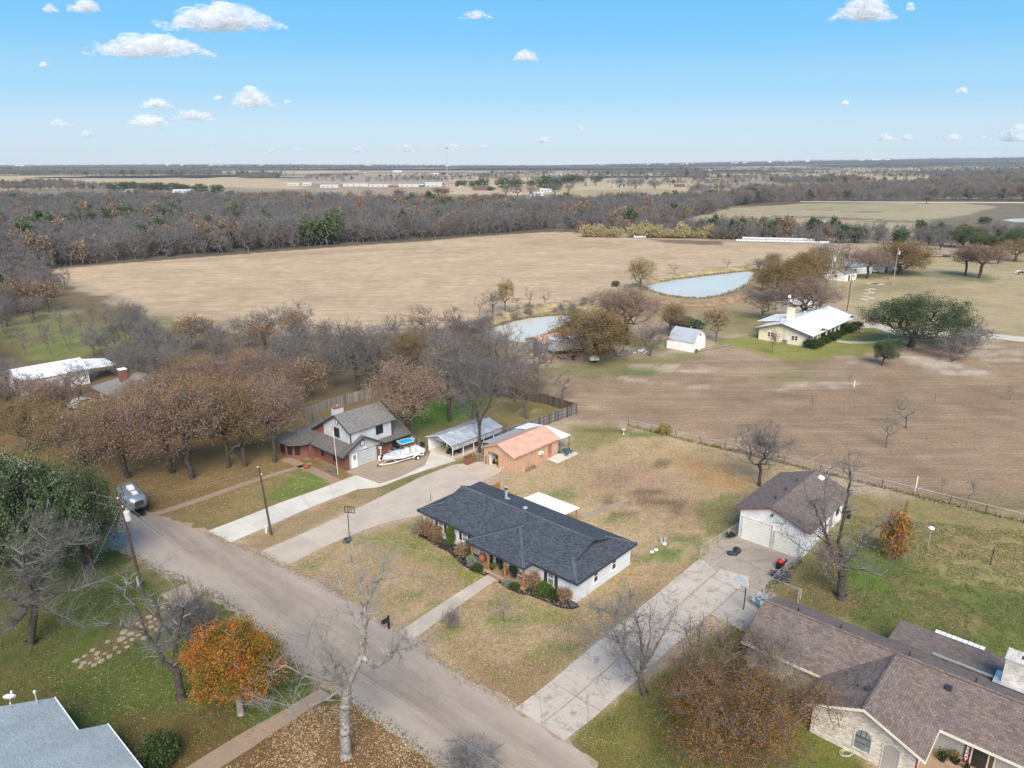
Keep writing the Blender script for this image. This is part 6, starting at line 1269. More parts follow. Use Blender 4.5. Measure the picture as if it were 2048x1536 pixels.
# --- patio table and chairs behind the workshop
def atD(x, y, z=0): a, b = toW(D0, (x, y)); return (a, b, z)
e = empty('patio_table', atD(10.6, -1.0, .05), 0, 'green mesh patio table on the workshop slab', 'table'); M_pg = mat('green_iron', (.05, .09, .085, 1), .5); MB().lathe([(.62, .68), (.64, .71), (.1, .72)], 18).build('tabletop', M_pg, e)
for a in (0, 1.57, 3.14, 4.71): MB().tube([(.15*math.cos(a), .15*math.sin(a), .68), (.4*math.cos(a), .4*math.sin(a), 0)], .02, 5).build('leg', M_pg, e)
def chair(loc, rz, label, m_, group=None):
    e = empty('patio_chair', loc, rz, label, 'chair', group); MB().box(-.24, .24, -.24, .24, .40, .44).build('seat', m_, e); MB().slab([(-.24, .22, .44), (.24, .22, .44), (.24, .34, .95), (-.24, .34, .95)], .03).build('backrest', m_, e)
    for x in (-.22, .22):
        for y in (-.22, .22): MB().tube([(x, y, .41), (x*1.1, y*1.1, 0)], .015, 4).build('leg', m_, e)
    return e
for i, (dx, dy, t_) in enumerate([(-.9, 0, 'left of'), (.9, .1, 'right of'), (.1, -.95, 'in front of')]): chair((lambda q_: (q_[0]+dx, q_[1]+dy, .05))(atD(10.6, -1.0)), i*2.0, 'green mesh patio chair '+t_+' the patio table', M_pg)
# firewood against the workshop, each log its own piece
e = empty('firewood_pile', atD(2.9, -.6), HROT, 'pile of split firewood against the peach workshop wall', 'firewood'); rnd = random.Random(2)
for k in range(26): o = MB().tube([(0, -.22, 0), (0, .22, 0)], rnd.uniform(.07, .13), 6).build('log', M_log if k % 3 else M_wood, e); o.location = (rnd.uniform(-.9, 1.0), rnd.uniform(-.25, .2), rnd.choice([.1, .1, .3])); o.rotation_euler = (0, 0, rnd.uniform(-.7, .7))
e = empty('wood_gate', atD(-2.3, 6.9), HROT, 'reddish wooden double gate standing at the end of our driveway', 'gate')
for k in range(12): MB().box(.02+k*.15, .155+k*.15, 0, .04, .05, 1.15).build('board', mat('red_cedar', (.20, .085, .05, 1), .8, .25, 4), e); MB().box(.02+k*.15, .155+k*.15, .8, .84, .05, 1.15).build('board', MATS['red_cedar'], e)
MB().box(0, .04, .04, .8, .05, 1.1).build('end_panel', MATS['red_cedar'], e)
e = empty('tractor', atD(1.2, 4.0, .04), HROT+math.pi, 'small garden tractor inside the open workshop door', 'tractor'); MB().box(-.9, .5, -.25, .25, .45, .85).build('hood', mat('yellow_green_paint', (.35, .30, .03, 1), .4), e); MB().box(-.1, .3, -.22, .22, .85, 1.1).build('seat', M_black, e)
for x, r_ in ((-.8, .25), (.4, .38)):
    for y in (-.4, .4): o = MB().lathe([(r_*.5, -.1), (r_, -.09), (r_, .09), (r_*.5, .1)], 14).build('wheel', M_tyre, e); o.location = (x, y, r_); o.rotation_euler = (R(90), 0, 0)
def atC(x, y, z=.03): a, b = toW(C0, (x, y)); return (a, b, z)
e = empty('quad_bike', atC(1.6, 1.5), HROT, 'dark four wheeled utility buggy parked in the carport front', 'buggy'); MB().box(-.9, .9, -.4, .4, .5, .85).build('body', M_black, e); MB().box(-.2, .5, -.3, .3, .85, 1.1).build('seat', M_trim, e); MB().tube([(-.5, -.35, 1.1), (-.5, .35, 1.1)], .02, 5).build('handlebar', M_steel, e)
for x in (-.65, .65):
    for y in (-.5, .5): o = MB().lathe([(.16, -.12), (.3, -.12), (.3, .12), (.16, .12)], 12).build('wheel', M_tyre, e); o.location = (x, y, .3); o.rotation_euler = (R(90), 0, 0)
e = empty('storage_rack', atC(7.5, 1.2), HROT, 'dark shelf rack of boxes deep inside the carport', 'rack')
for z in (.1, .8, 1.5): MB().box(-1.5, 1.5, -.3, .3, z, z+.05).build('shelf', M_wood, e)
for k in range(6): MB().box(-1.3+k*.45, -1.0+k*.45, -.2, .2, .15+(k % 2)*.7, .5+(k % 2)*.7).build('box', [M_terra, M_blue, M_wood][k % 3], e)
# --- ranch house porch: urn, planters, bench, hanging plants
def atAp(x, y, z=.13): a, b = toW(A0, (x, y)); return (a, b, z)
e = empty('urn', atAp(-.3, 12.6), 0, 'large red terracotta urn on the ranch house porch', 'urn'); MB().lathe([(.2, 0), (.36, .2), (.43, .5), (.38, .78), (.22, .95), (.26, 1.02), (.18, 1.02), (.15, .9)], 18).build('vessel', M_terra, e, smooth=True)
def planter(loc, h, r, label, lm, n, spread):
    e = empty('potted_plant', loc, 0, label, 'potted plant'); MB().lathe([(r*.7, 0), (r, h), (r*.9, h), (r*.85, h*.9)], 12).build('pot', M_black, e); rg = np.random.RandomState(int(loc[0]*31) & 255)
    PLANTS.append((e, rg, lm, n, spread, h)); return e
PLANTS = []
planter(atAp(-.1, 10.0), .4, .22, 'tall dark plant beside the ranch house front door', 'L_hedge', 380, (.22, .22, .6)); planter(atAp(-.75, 10.7), .3, .25, 'low yellow green plant behind the second porch post', 'L_lime', 240, (.26, .26, .16)); planter(atAp(-.2, 7.9), .4, .22, 'bushy dark plant behind the third porch post', 'L_hedge', 380, (.25, .25, .5))
planter(atAp(-.6, 8.9), .3, .25, 'olive green plant between the second and third porch posts', 'L_ol', 240, (.25, .25, .25)); planter(atAp(.1, 11.6), .5, .2, 'narrow dark plant left of the front door', 'L_hedge', 260, (.16, .16, .5)); planter(atAp(.1, 8.6), .4, .2, 'dark fern on the wall side of the porch', 'L_hedge', 260, (.25, .25, .3))
e = empty('porch_bench', atAp(.1, 6.9), HROT-math.pi/2, 'white porch bench with mottled cushions by the last post', 'bench')
MB().box(-.75, .75, -.25, .25, .38, .44).build('seat', M_wp, e); MB().box(-.75, .75, .22, .27, .5, .95).build('backrest', M_wp, e); MB().box(-.7, .7, -.22, .2, .44, .54).build('cushion', mat('mottled_cushion', (.20, .16, .15, 1), .9, .4, 9), e)
for x in (-.72, .66):
    for y in (-.22, .2): MB().box(x, x+.06, y, y+.06, 0, .38).build('leg', M_wp, e)
chair(atAp(-.5, 7.7), 2.2, 'dark metal porch chair beside the white bench', M_trim)
# fire pit, septic lids, hose, stone ring, hand barrow
e = empty('fire_pit', toW(A0, (12.6, 17.8))+(0,), 0, 'round pale stone fire pit behind the charcoal roof', 'fire pit')
for k in range(14): a = k*.449; o = MB().prism([(-.18, -.14), (.18, -.14), (.15, .14), (-.15, .14)], 0, .32).build('stone', MATS['flagstone'], e); o.location = (.95*math.cos(a), .95*math.sin(a), 0); o.rotation_euler = (0, 0, a+1.57)
MB().lathe([(.7, 0), (.65, .06), (.2, .08)], 14).build('ash_bed', M_dirtw, e)
for k in range(4): o = MB().tube([(-.4, 0, .15), (.4, 0, .2)], .07, 6).build('log', M_terra, e); o.rotation_euler = (0, 0, k*.8)
for u, v, t_ in [(1304, 1104, 'left white round septic lid in the back lawn'), (1312, 1100, 'middle white round septic lid in the back lawn'), (1329, 1088, 'upper white round septic lid below the green boxes')]: MB().lathe([(.24, 0), (.25, .08), (.2, .11), (.05, .12)], 16).build('septic_lid', mat('pale_green_lid', (.66, .72, .70, 1), .5, .04), label=t_, cat='lid', loc=G(u, v))
for u, v, t_ in [(1322, 1085, 'small grey control box on a post left of the septic lids'), (1330, 1083, 'larger grey control box right of the septic lids')]: MB().box(-.1, .1, -.08, .08, .0, .4).box(-.14, .14, -.1, .1, .4, .52).build('control_box', M_galvpipe, label=t_, cat='utility box', loc=G(u, v))
e = empty('stone_ring', toW(A0, (10.9, .2))+(0,), 0, 'crescent of pale edging stones at the back right corner of the ranch house', 'stone edging')
for k in range(9): a = -1.5+k*.35; o = MB().prism([(-.12, -.08), (.12, -.08), (.1, .08), (-.1, .08)], 0, .14).build('stone', MATS['flagstone'], e); o.location = (.75*math.cos(a+.8), .75*math.sin(a+.8), 0); o.rotation_euler = (0, 0, a+.8+1.57)
def atF(x, y, z=.06): a, b = toW(F0, (x, y)); return (a, b, z)
e = empty('kettle_grill', G(1560, 1137), HROT, 'black grill cart with a bright red cover by the right chain link fence', 'grill'); MB().box(-.5, .5, -.28, .28, .1, .85).build('cart', M_black, e); MB().lathe([(.34, .85), (.36, 1.0), (.2, 1.18), (.03, 1.22)], 14, (-.1, 0)).build('cover', M_red, e); MB().box(.3, .6, -.2, .2, .85, .9).build('side_shelf', M_wp, e)
MB().box(.6, 1.5, -.2, .2, .4, .5).build('plank', M_black, e)
e = empty('log_pile', G(1563, 1160), 0, 'heap of dark weathered branches outside the right chain link fence', 'log pile'); rnd = random.Random(6)
for k in range(46): a = rnd.uniform(-.5, .9); L = rnd.uniform(.5, .9); o = MB().tube([(-L, 0, 0), (L, 0, 0)], rnd.uniform(.04, .08), 5).build('log', mat('grey_log', (.10, .095, .09, 1), .95, .4, 4) if k % 2 else M_trim, e); o.location = (rnd.uniform(-.5, .5), rnd.uniform(-.7, .7), rnd.uniform(.08, .75)); o.rotation_euler = (rnd.uniform(-.1, .1), rnd.uniform(-.3, .3), a)
for i, (u, v, t_) in enumerate([(1512, 1210, 'pale blue folding chair left of the brown roof end'), (1520, 1216, 'second pale blue folding chair nearest the brown roof end'), (1528, 1203, 'grey blue folding chair behind the other two')]): chair(G(u, v, .05), 1.2+i*.8, t_, mat('pale_blue_sling', (.34, .44, .48, 1), .6, .1)).scale = (1.5, 1.5, 1.3)
e = empty('low_crate', G(1540, 1192), HROT, 'low tray of pale round stones by the fence corner', 'tray'); MB().box(-.9, .9, -.5, .5, 0, .1).build('tray', M_wood, e)
for k in range(9): o = MB().lathe([(.05, 0), (.12, .06), (.05, .13)], 7).build('stone', MATS['flagstone'], e); o.location = (rnd.uniform(-.7, .7), rnd.uniform(-.35, .35), .1)
e = empty('black_barrow', atF(-.9, 8.0), .3, 'black wheelbarrow left of the garage corner', 'wheelbarrow'); MB().slab([(-.5, -.35, .6), (.5, -.35, .6), (.4, .35, .6), (-.4, .35, .6)], .3).build('tray', M_black, e); o = MB().lathe([(.2, -.04), (.2, .04)], 12).build('wheel', M_tyre, e); o.location = (.65, 0, .2); o.rotation_euler = (R(90), 0, 0)
for y in (-.25, .25): MB().tube([(-1.0, y, .6), (.6, y*.4, .25)], .025, 5).build('handle', M_wood, e)
e = empty('tarp_heap', G(1468, 1106), .5, 'crumpled dark tarpaulin heap on the garage apron', 'tarpaulin'); rg = random.Random(4); m = MB()
for k in range(5): m.lathe([(.5-.05*k, 0), (.42, .18+.05*k), (.15, .3+.06*k), (.02, .32+.06*k)], 7, (rg.uniform(-.7, .7), rg.uniform(-.3, .3)))
m.build('sheet', mat('dark_tarp', (.03, .035, .045, 1), .5, .5, 3), e)
for i, (x, y, h_) in enumerate([(13.6, -.5, .9), (14.3, .6, .7)]): e = empty('tyre_stack', atF(x, y, 0), 0, ('taller' if i == 0 else 'shorter')+' stack of black tyres behind the right rear garage corner', 'tyres'); [MB().lathe([(.18, k*.22), (.33, k*.22+.02), (.33, k*.22+.19), (.18, k*.22+.21)], 12).build('tyre', M_tyre, e) for k in range(int(h_/.22))]
m = MB(); x0, y0, _ = G(1693, 1507); m.tube([(x0+.3*math.cos(a*.5)*(1+.03*a), y0+.22*math.sin(a*.5+.3)*(1+.03*a), .03+.002*a) for a in range(34)], .018, 4); m.build('garden_hose', mat('cream_hose', (.6, .57, .45, 1), .5), label='coiled cream garden hose below the arched window', cat='hose', uv=False)
# porch things at the brick house
def atG(x, y, z=.03): a, b = toW(G0, (x, y)); return (a, b, z)
for i, (x, y, t_) in enumerate([(-.1, -.4, 'big black pot by the porch corner of the brick house'), (.45, -1.0, 'bronze plant tray against the grey porch boards'), (.3, -1.2, 'small black pot beside the letter board'), (.1, -1.95, 'terracotta pot beside the storm door')]): planter(atG(x, y), .4, .28 if i != 3 else .18, t_, 'L_hedge' if i != 1 else 'L_ol', 200 if i < 2 else 90, (.3, .3, .2) if i < 2 else (.12, .12, .1))
# --- leaf litter: loose leaves on the lower left lawns
# ================================================================== TREES
def tubes_np(P0, P1, R0, R1, n=3):
    """one open frustum per segment"""
    P0 = np.asarray(P0, float); P1 = np.asarray(P1, float); m = len(P0)
    if m == 0: return np.zeros((0, 3)), np.zeros((0, 4), int)
    d = P1-P0; L = np.linalg.norm(d, axis=1, keepdims=True)+1e-9; d = d/L
    ref = np.where(np.abs(d[:, 2:3]) < .9, np.array([[0, 0, 1.]]), np.array([[1., 0, 0]]))
    a = np.cross(d, ref); a /= np.linalg.norm(a, axis=1, keepdims=True)+1e-9; b = np.cross(d, a)
    V = np.empty((m, 2*n, 3))
    for k in range(n):
        c, s_ = math.cos(2*math.pi*k/n), math.sin(2*math.pi*k/n); o = a*c+b*s_
        V[:, k] = P0+o*np.asarray(R0).reshape(-1, 1); V[:, n+k] = P1+o*np.asarray(R1).reshape(-1, 1)
    F = np.empty((m, n, 4), int); base = np.arange(m)*2*n
    for k in range(n): F[:, k] = np.stack([base+k, base+(k+1) % n, base+n+(k+1) % n, base+n+k], 1)
    return V.reshape(-1, 3), F.reshape(-1, 4)
def quads_np(C, size, rng, flat=.0, asp=1.0):
    """leaf sized faces"""
    m = len(C); u = rng.normal(size=(m, 3)); u /= np.linalg.norm(u, axis=1, keepdims=True)
    w_ = rng.normal(size=(m, 3)); w_[:, 2] *= (1-flat); u[:, 2] *= (1-flat)
    u /= np.linalg.norm(u, axis=1, keepdims=True)+1e-9
    v = np.cross(u, w_); v /= np.linalg.norm(v, axis=1, keepdims=True)+1e-9
    sz = (size*rng.uniform(.6, 1.35, size=(m, 1))); a = u*sz*.5*asp; b = v*sz*.5
    V = np.stack([C-a-b*.35, C+b*.9-a*.1, C+a*.9+b*.15, C-b*.8+a*.2], 1).reshape(-1, 3)
    F = (np.arange(m)*4)[:, None]+np.arange(4)[None, :]
    return V, F
def np_mesh(name, parts, mats):
    """parts: list of (V,F4,material index)"""
    Vs, Fs, Ms, b = [], [], [], 0
    for V, F, mi in parts:
        if len(F) == 0: continue
        Vs.append(V); Fs.append(F+b); Ms.append(np.full(len(F), mi)); b += len(V)
    V = np.concatenate(Vs); F = np.concatenate(Fs); M = np.concatenate(Ms)
    me = bpy.data.meshes.new(name); me.vertices.add(len(V)); me.vertices.foreach_set('co', V.ravel())
    me.loops.add(F.size); me.polygons.add(len(F)); me.loops.foreach_set('vertex_index', F.ravel())
    me.polygons.foreach_set('loop_start', np.arange(len(F))*4); me.polygons.foreach_set('loop_total', np.full(len(F), 4))
    me.polygons.foreach_set('material_index', M); 
    for m_ in mats: me.materials.append(m_)
    me.update(calc_edges=True); return me
def skeleton(rng, H=10, trunk=.28, rx=4, ry=4, rz=None, zc=None, n=220, lean=(0, 0), bias=.55, up=.35, step=.9, init=None, gap=0.0):
    """branches grow from the trunk to points spread through the crown's volume"""
    rz = rz or H*(1-trunk)*.5; zc = zc or H-rz
    N = [np.zeros(3)]; par = [-1]; th = H*trunk
    if init is None:
        k = max(2, int(th/step)); 
        for i in range(1, k+1):
            z = th*i/k; N.append(np.array([lean[0]*z/H+rng.normal()*.06*H/10, lean[1]*z/H+rng.normal()*.06*H/10, z])); par.append(i-1)
    else:
        for p, q_ in init: N.append(np.array(p, float)); par.append(q_)
    n0 = len(N)
    cx, cy = lean[0]*zc/H, lean[1]*zc/H; T = []
    while len(T) < n:
        u = rng.normal(size=3); u /= np.linalg.norm(u); r = rng.uniform()**bias
        if gap and vnoise(np.array([u[0]*3.1+5]), np.array([u[1]*3.1+u[2]*2.3+9]), 1.0, int(gap*100))[0] < gap: r *= .72
        p = np.array([cx+u[0]*r*rx, cy+u[1]*r*ry, zc+u[2]*r*rz])
        if p[2] < th*.75: continue
        T.append(p)
    top = N[n0-1]; T.sort(key=lambda p: np.linalg.norm(p-top))
    arr = np.zeros((n*14+500, 3)); arr[:len(N)] = N; cnt = len(N); dep = [0.0]*len(N)
    for i in range(1, len(N)): dep[i] = 0
    dp = np.zeros(len(arr)); lo = max(1, int((n0-1)*.55)) if init is None else 1
    for t in T:
        d = arr[lo:cnt]-t; L = np.sqrt((d*d).sum(1)); cost = L+np.maximum(0, arr[lo:cnt, 2]-t[2])*1.2+dp[lo:cnt]*.18
        j = int(np.argmin(cost))+lo; p0 = arr[j]; L = np.linalg.norm(t-p0); m = max(1, int(L/step))
        pd = p0-arr[par[j]] if par[j] >= 0 else np.array([0, 0, 1.]); pd = pd/(np.linalg.norm(pd)+1e-9)
        c = p0+(pd*.6+np.array([0, 0, up]))*L*.42; prev = j
        for k in range(1, m+1):
            s_ = k/m; q_ = (1-s_)**2*p0+2*s_*(1-s_)*c+s_*s_*t+rng.normal(size=3)*.05*step*(s_ < 1)
            arr[cnt] = q_; dp[cnt] = dp[prev]+np.linalg.norm(q_-arr[prev]); par.append(prev); prev = cnt; cnt += 1
            if cnt >= len(arr)-2: break
        if cnt >= len(arr)-20: break
    par = np.array(par[:cnt]); arr = arr[:cnt]; w_ = np.zeros(cnt); hasch = np.zeros(cnt, bool); hasch[par[par >= 0]] = True; w_[~hasch] = 1
    for i in range(cnt-1, 0, -1):
        w_[par[i]] += w_[i]
    return arr, par, w_, hasch
def tree_parts(rng, arr, par, w_, hasch, r_root=.28, tip=.02, twig_n=4, twig_L=.8, twig_r=.012, leaf=None, power=.5, cut=.06, sub=2, droop=0.0, twig_up=.25):
    cut = min(cut, r_root*.45)
    r = tip+(r_root-tip)*(w_/w_[0])**power; r[0] *= 1.25
    i = np.arange(1, len(arr)); p = par[1:]; R0 = np.minimum(r[p], r[i]*1.6+.01); R1 = r[i]
    big = R1 > cut
    tr = [tubes_np(arr[p[big]], arr[i[big]], R0[big], R1[big], 7)+(0,)]
    sm = ~big; cr = [tubes_np(arr[p[sm]], arr[i[sm]], R0[sm], R1[sm], 3)+(0,)]
    src = np.nonzero(r < max(.07, cut*1.3))[0]; src = src[src > 0]; tips = arr[src]
    if twig_n:
        S = np.repeat(tips, twig_n, 0); D = arr[np.repeat(src, twig_n)]-arr[par[np.repeat(src, twig_n)]]; D /= np.linalg.norm(D, axis=1, keepdims=True)+1e-9
        cur = S; d = D*.7+rng.normal(size=D.shape)*.65; d[:, 2] += twig_up
        ends = []
        for k in range(sub):
            d /= np.linalg.norm(d, axis=1, keepdims=True)+1e-9; L = twig_L*rng.uniform(.5, 1.2, size=(len(cur), 1))*(.8**k)
            nx = cur+d*L; rr = twig_r*(.75**k); cr.append(tubes_np(cur, nx, np.full(len(cur), rr*1.2), np.full(len(cur), rr*.75), 3)+(0,))
            if k < sub-1:
                cur = np.concatenate([nx, cur+d*L*.55]); d = np.concatenate([d, d])+rng.normal(size=(len(cur), 3))*.55; d[:, 2] += twig_up*.5-droop
            ends.append(nx)
        ends = np.concatenate(ends)
    else: ends = tips
    if leaf:
        nl, size, spread, flat = leaf
        c = ends[rng.randint(0, len(ends), nl)]+rng.normal(size=(nl, 3))*spread
        c = c[c[:, 2] > .8] if len(leaf) < 5 else c
        V, F = quads_np(c, size, rng, flat); cr.append((V, F, 1))
    return tr, cr
def foliage2(*a, **k): return foliage(*a, **k)
M_bark = mat('grey_brown_bark', (.105, .088, .072, 1), .95, .35, 3, bump=.8)
M_barkd = mat('dark_oak_bark', (.062, .052, .045, 1), .95, .35, 3, bump=.8)
M_barkp = mat('pale_bark', (.27, .25, .225, 1), .9, .3, 2, bump=.6)
M_pecan = mat('pecan_bark', (.26, .24, .215, 1), .95, .45, 4, bump=1)
M_twig = foliage('grey_twigs', [(.115, .108, .104, 1), (.165, .157, .152, 1), (.22, .21, .205, 1)], .5, .18)
M_twigr = foliage('pinkish_twigs', [(.12, .097, .088, 1), (.19, .155, .142, 1)], .5, .15)
M_twigp = foliage('pale_twigs', [(.20, .185, .17, 1), (.31, .29, .27, 1)], .5, .1)
L_br = foliage('brown_oak_leaves', [(.14, .09, .05, 1), (.25, .158, .088, 1), (.30, .20, .115, 1)], .75, .12)
L_rb = foliage('rust_oak_leaves', [(.15, .09, .062, 1), (.27, .165, .112, 1), (.315, .21, .145, 1)], .75, .12)
L_ol = foliage('olive_brown_leaves', [(.10, .078, .032, 1), (.20, .135, .052, 1), (.27, .165, .06, 1)], .7, .12)
L_gr = foliage('live_oak_leaves', [(.028, .043, .018, 1), (.066, .096, .042, 1), (.125, .165, .08, 1)], .45, .1)
L_or = foliage('orange_leaves', [(.075, .088, .014, 1), (.17, .12, .018, 1), (.33, .125, .02, 1), (.40, .095, .03, 1)], .72, .05)
L_ye = foliage('yellow_willow_leaves', [(.20, .155, .04, 1), (.36, .27, .08, 1)], .5, .1)
L_pk = foliage('pinkish_brown_leaves', [(.16, .105, .075, 1), (.25, .168, .12, 1), (.31, .215, .155, 1)], .75, .1)
L_bush = foliage('bronze_leaves', [(.09, .055, .018, 1), (.21, .105, .028, 1), (.29, .155, .048, 1)], .75, .1)
L_cane = foliage('yellow_cane', [(.24, .20, .09, 1), (.36, .31, .15, 1), (.48, .42, .25, 1)], .5, .1)
L_hedge = foliage('hedge_leaves', [(.02, .035, .01, 1), (.055, .085, .025, 1)], .4, .1)
L_lime = foliage('lime_shrub_leaves', [(.035, .06, .006, 1), (.10, .15, .02, 1)], .4, .05)
PROTO = {}
def proto(key, nvar, fn):
    out = []
    for k in range(nvar):
        rng = np.random.RandomState(hash_key(key)+k*17); tr, cr, mt, mc = fn(rng, k)
        tm = np_mesh('trunk', tr, [mt]); cm = np_mesh('crown', cr, mc); out.append((tm, cm))
    PROTO[key] = out
def hash_key(s_): return sum((i+1)*ord(c) for i, c in enumerate(s_)) % 9973
def T_bare(n=110, twn=4, tr=.02, H=10, rx=3.6, mt=None, mc=None, rr=.2, tw=.9, trunk=.25, leaf=None, cut=.07, bias=.55, sub=2, step=1.0, gap=0.0, power=.5, zc=None, rz=None, twig_up=.25):
    def f(rng, k):
        a = skeleton(rng, H, trunk, rx*rng.uniform(.9, 1.1), rx*rng.uniform(.9, 1.1), rz, zc, n, (rng.normal()*.5, rng.normal()*.5), bias, step=step, gap=gap)
        t, c = tree_parts(rng, *a, r_root=rr, tip=.015, twig_n=twn, twig_L=tw, twig_r=tr, leaf=leaf, cut=cut, sub=sub, power=power, twig_up=twig_up)
        return t, c, mt or M_bark, mc or [M_twig]
    return f
# all prototypes stand 10 m tall
proto('wood', 5, T_bare(95, 6, .018, rx=3.4, rr=.15, tw=.95, power=.6))
proto('woodr', 2, T_bare(70, 5, .024, rx=3.3, rr=.16, tw=1.0, mc=[M_twigr]))
proto('woodbr', 2, T_bare(60, 3, .022, rx=3.4, rr=.18, mc=[M_twigr, L_br], leaf=(1300, .34, .35, .2)))
proto('bare', 4, T_bare(190, 6, .013, rx=4.1, rr=.21, tw=.75, mt=M_barkd, gap=.3, power=.62))
proto('barer', 2, T_bare(170, 5, .013, rx=4.2, rr=.2, tw=.8, power=.6, mc=[M_twigr, L_pk], leaf=(500, .2, .3, .2)))
proto('oak', 4, T_bare(200, 6, .013, rx=4.9, rr=.27, trunk=.40, mt=M_barkd, mc=[M_twigr, L_br], leaf=(11500, .115, .36, .1), bias=.5, gap=.55))
proto('rust', 3, T_bare(200, 6, .013, rx=4.8, rr=.26, trunk=.40, mt=M_barkd, mc=[M_twigr, L_rb], leaf=(10500, .115, .36, .1), bias=.5, gap=.55))
proto('olive', 3, T_bare(170, 3, .014, rx=4.9, rr=.32, trunk=.25, mt=M_barkd, mc=[M_twig, L_ol], leaf=(12500, .13, .36, .1), bias=.48, gap=.5))
proto('pink', 2, T_bare(190, 4, .014, rx=4.2, rr=.28, trunk=.3, mt=M_barkd, mc=[M_twigr, L_pk], leaf=(13000, .125, .34, .1), bias=.5, gap=.3, twig_up=.4))
proto('live', 3, T_bare(230, 2, .014, rx=6.2, rr=.42, trunk=.2, mt=M_barkd, mc=[M_twig, L_gr], leaf=(34000, .17, .38, .3), bias=.34, gap=.5, rz=3.9, zc=6.0))
proto('full', 2, T_bare(230, 3, .013, rx=4.9, rr=.32, trunk=.14, mt=M_barkd, mc=[M_twigr, L_ol], leaf=(21000, .16, .36, .2), bias=.38, gap=.5, rz=4.4, zc=5.5))
proto('round', 2, T_bare(150, 1, .014, rx=4.9, rr=.3, trunk=.05, mt=M_barkd, mc=[M_twig, L_gr], leaf=(9000, .3, .4, .3), bias=.35, rz=4.9, zc=5.0))
proto('yellow', 2, T_bare(120, 4, .014, rx=3.2, rr=.2, trunk=.25, mc=[M_twig, L_ye], leaf=(3200, .22, .35, .2)))
proto('thin', 3, T_bare(34, 4, .014, rx=2.0, rr=.10, trunk=.3, tw=.8, step=1.2))
proto('cedar', 2, T_bare(110, 2, .014, rx=3.4, rr=.18, trunk=.06, mc=[M_twig, L_gr], leaf=(5000, .4, .35, .2), bias=.4, rz=4.9, zc=5.0))
def T_shrub(leafm, nl=2500, size=.5, n=90, rx=6, twm=None, twr=.06, tw=1.6, sp=.5):
    def f(rng, k):
        init = [((rng.normal()*1.2, rng.normal()*1.2, 1.2), 0) for _ in range(6)]
        a = skeleton(rng, 10, .05, rx, rx, 4.8, 5.2, n, (0, 0), .5, step=1.2, init=init)
        t, c = tree_parts(rng, *a, r_root=.16, tip=.03, twig_n=3, twig_L=tw, twig_r=twr, leaf=(nl, size, sp, .2) if leafm else None, cut=.12)
        return t, c, M_bark, [twm or M_twig]+([leafm] if leafm else [])
    return f
proto('cane', 2, T_shrub(L_cane, 2600, .8, 70, 6.2));proto('bush', 2, T_shrub(None, n=110, twr=.05)); proto('bushbr', 2, T_shrub(L_br, 1600, .9, 60, 6, M_twigr, .05, 1.6, .8)); proto('bushor', 1, T_shrub(L_or, 2600, .55, 60, 4.5, M_twig, .04)); proto('hedge', 1, T_shrub(L_hedge, 5000, .8, 90, 6.5, None, .04, 1.0, .9)); proto('bushyl', 1, T_shrub(L_ye, 2600, .9, 70, 7)); proto('lime', 1, T_shrub(L_lime, 5000, .7, 90, 6.2, None, .04, 1.0, .8)); proto('sage', 1, T_shrub(foliage('sage_leaves', [(.12, .15, .11, 1), (.27, .31, .25, 1)], .4, .05), 2600, .8, 60, 6.5))
TREES = []; KINDNAME = {'oak': 'oak_tree', 'rust': 'oak_tree', 'olive': 'oak_tree', 'live': 'live_oak', 'round': 'live_oak', 'full': 'oak_tree', 'cedar': 'cedar_tree', 'yellow': 'willow_tree', 'bush': 'shrub', 'cane': 'cane_clump', 'bushbr': 'shrub', 'bushor': 'shrub', 'hedge': 'hedge_bush', 'bushyl': 'shrub', 'lime': 'shrub', 'sage': 'shrub'}
rtree = random.Random(77)
def put(kind, x, y, h, wf=1.0, label=None, group=None, var=None, rz=None, z=0.0, cat=None, lean=None):
    ms = PROTO[kind][(rtree.randrange(99) if var is None else var) % len(PROTO[kind])]
    nm = KINDNAME.get(kind, 'bare_tree')
    c = cat or ('shrub' if kind in ('bush', 'bushbr', 'bushor', 'hedge', 'bushyl', 'lime', 'sage') else 'tree')
    e = empty(nm, (x, y, z), rtree.uniform(0, 6.28) if rz is None else rz, label, c, group)
    s_ = h/10; e.scale = (s_*wf, s_*wf, s_); 
    if lean: e.rotation_euler = (lean[0], lean[1], e.rotation_euler[2])
    for nmp, me_ in zip(('trunk', 'crown'), ms):
        o = bpy.data.objects.new(nmp, me_); COL.objects.link(o); o.parent = e
    TREES.append((x, y)); return e
WID = {'full': 9.8, 'round': 10, 'cane': 13, 'oak': 9.8, 'rust': 9.6, 'olive': 9.8, 'live': 12.6, 'pink': 9.0, 'bare': 8.6, 'barer': 9, 'wood': 7.6, 'woodr': 7.6, 'woodbr': 7.6, 'yellow': 7.2, 'thin': 4.8, 'cedar': 7, 'bush': 13, 'bushbr': 13, 'bushor': 10, 'hedge': 14, 'bushyl': 14, 'lime': 13, 'sage': 13}
def tree_px(kind, u, v, vt, wpx, label, group=None, **k):
    x, y, _ = G(u, v); h = top_h(v, vt); w_ = wpx/pxm(v)
    return put(kind, x, y, h, w_/(WID[kind]*h/10), label, group, **k)
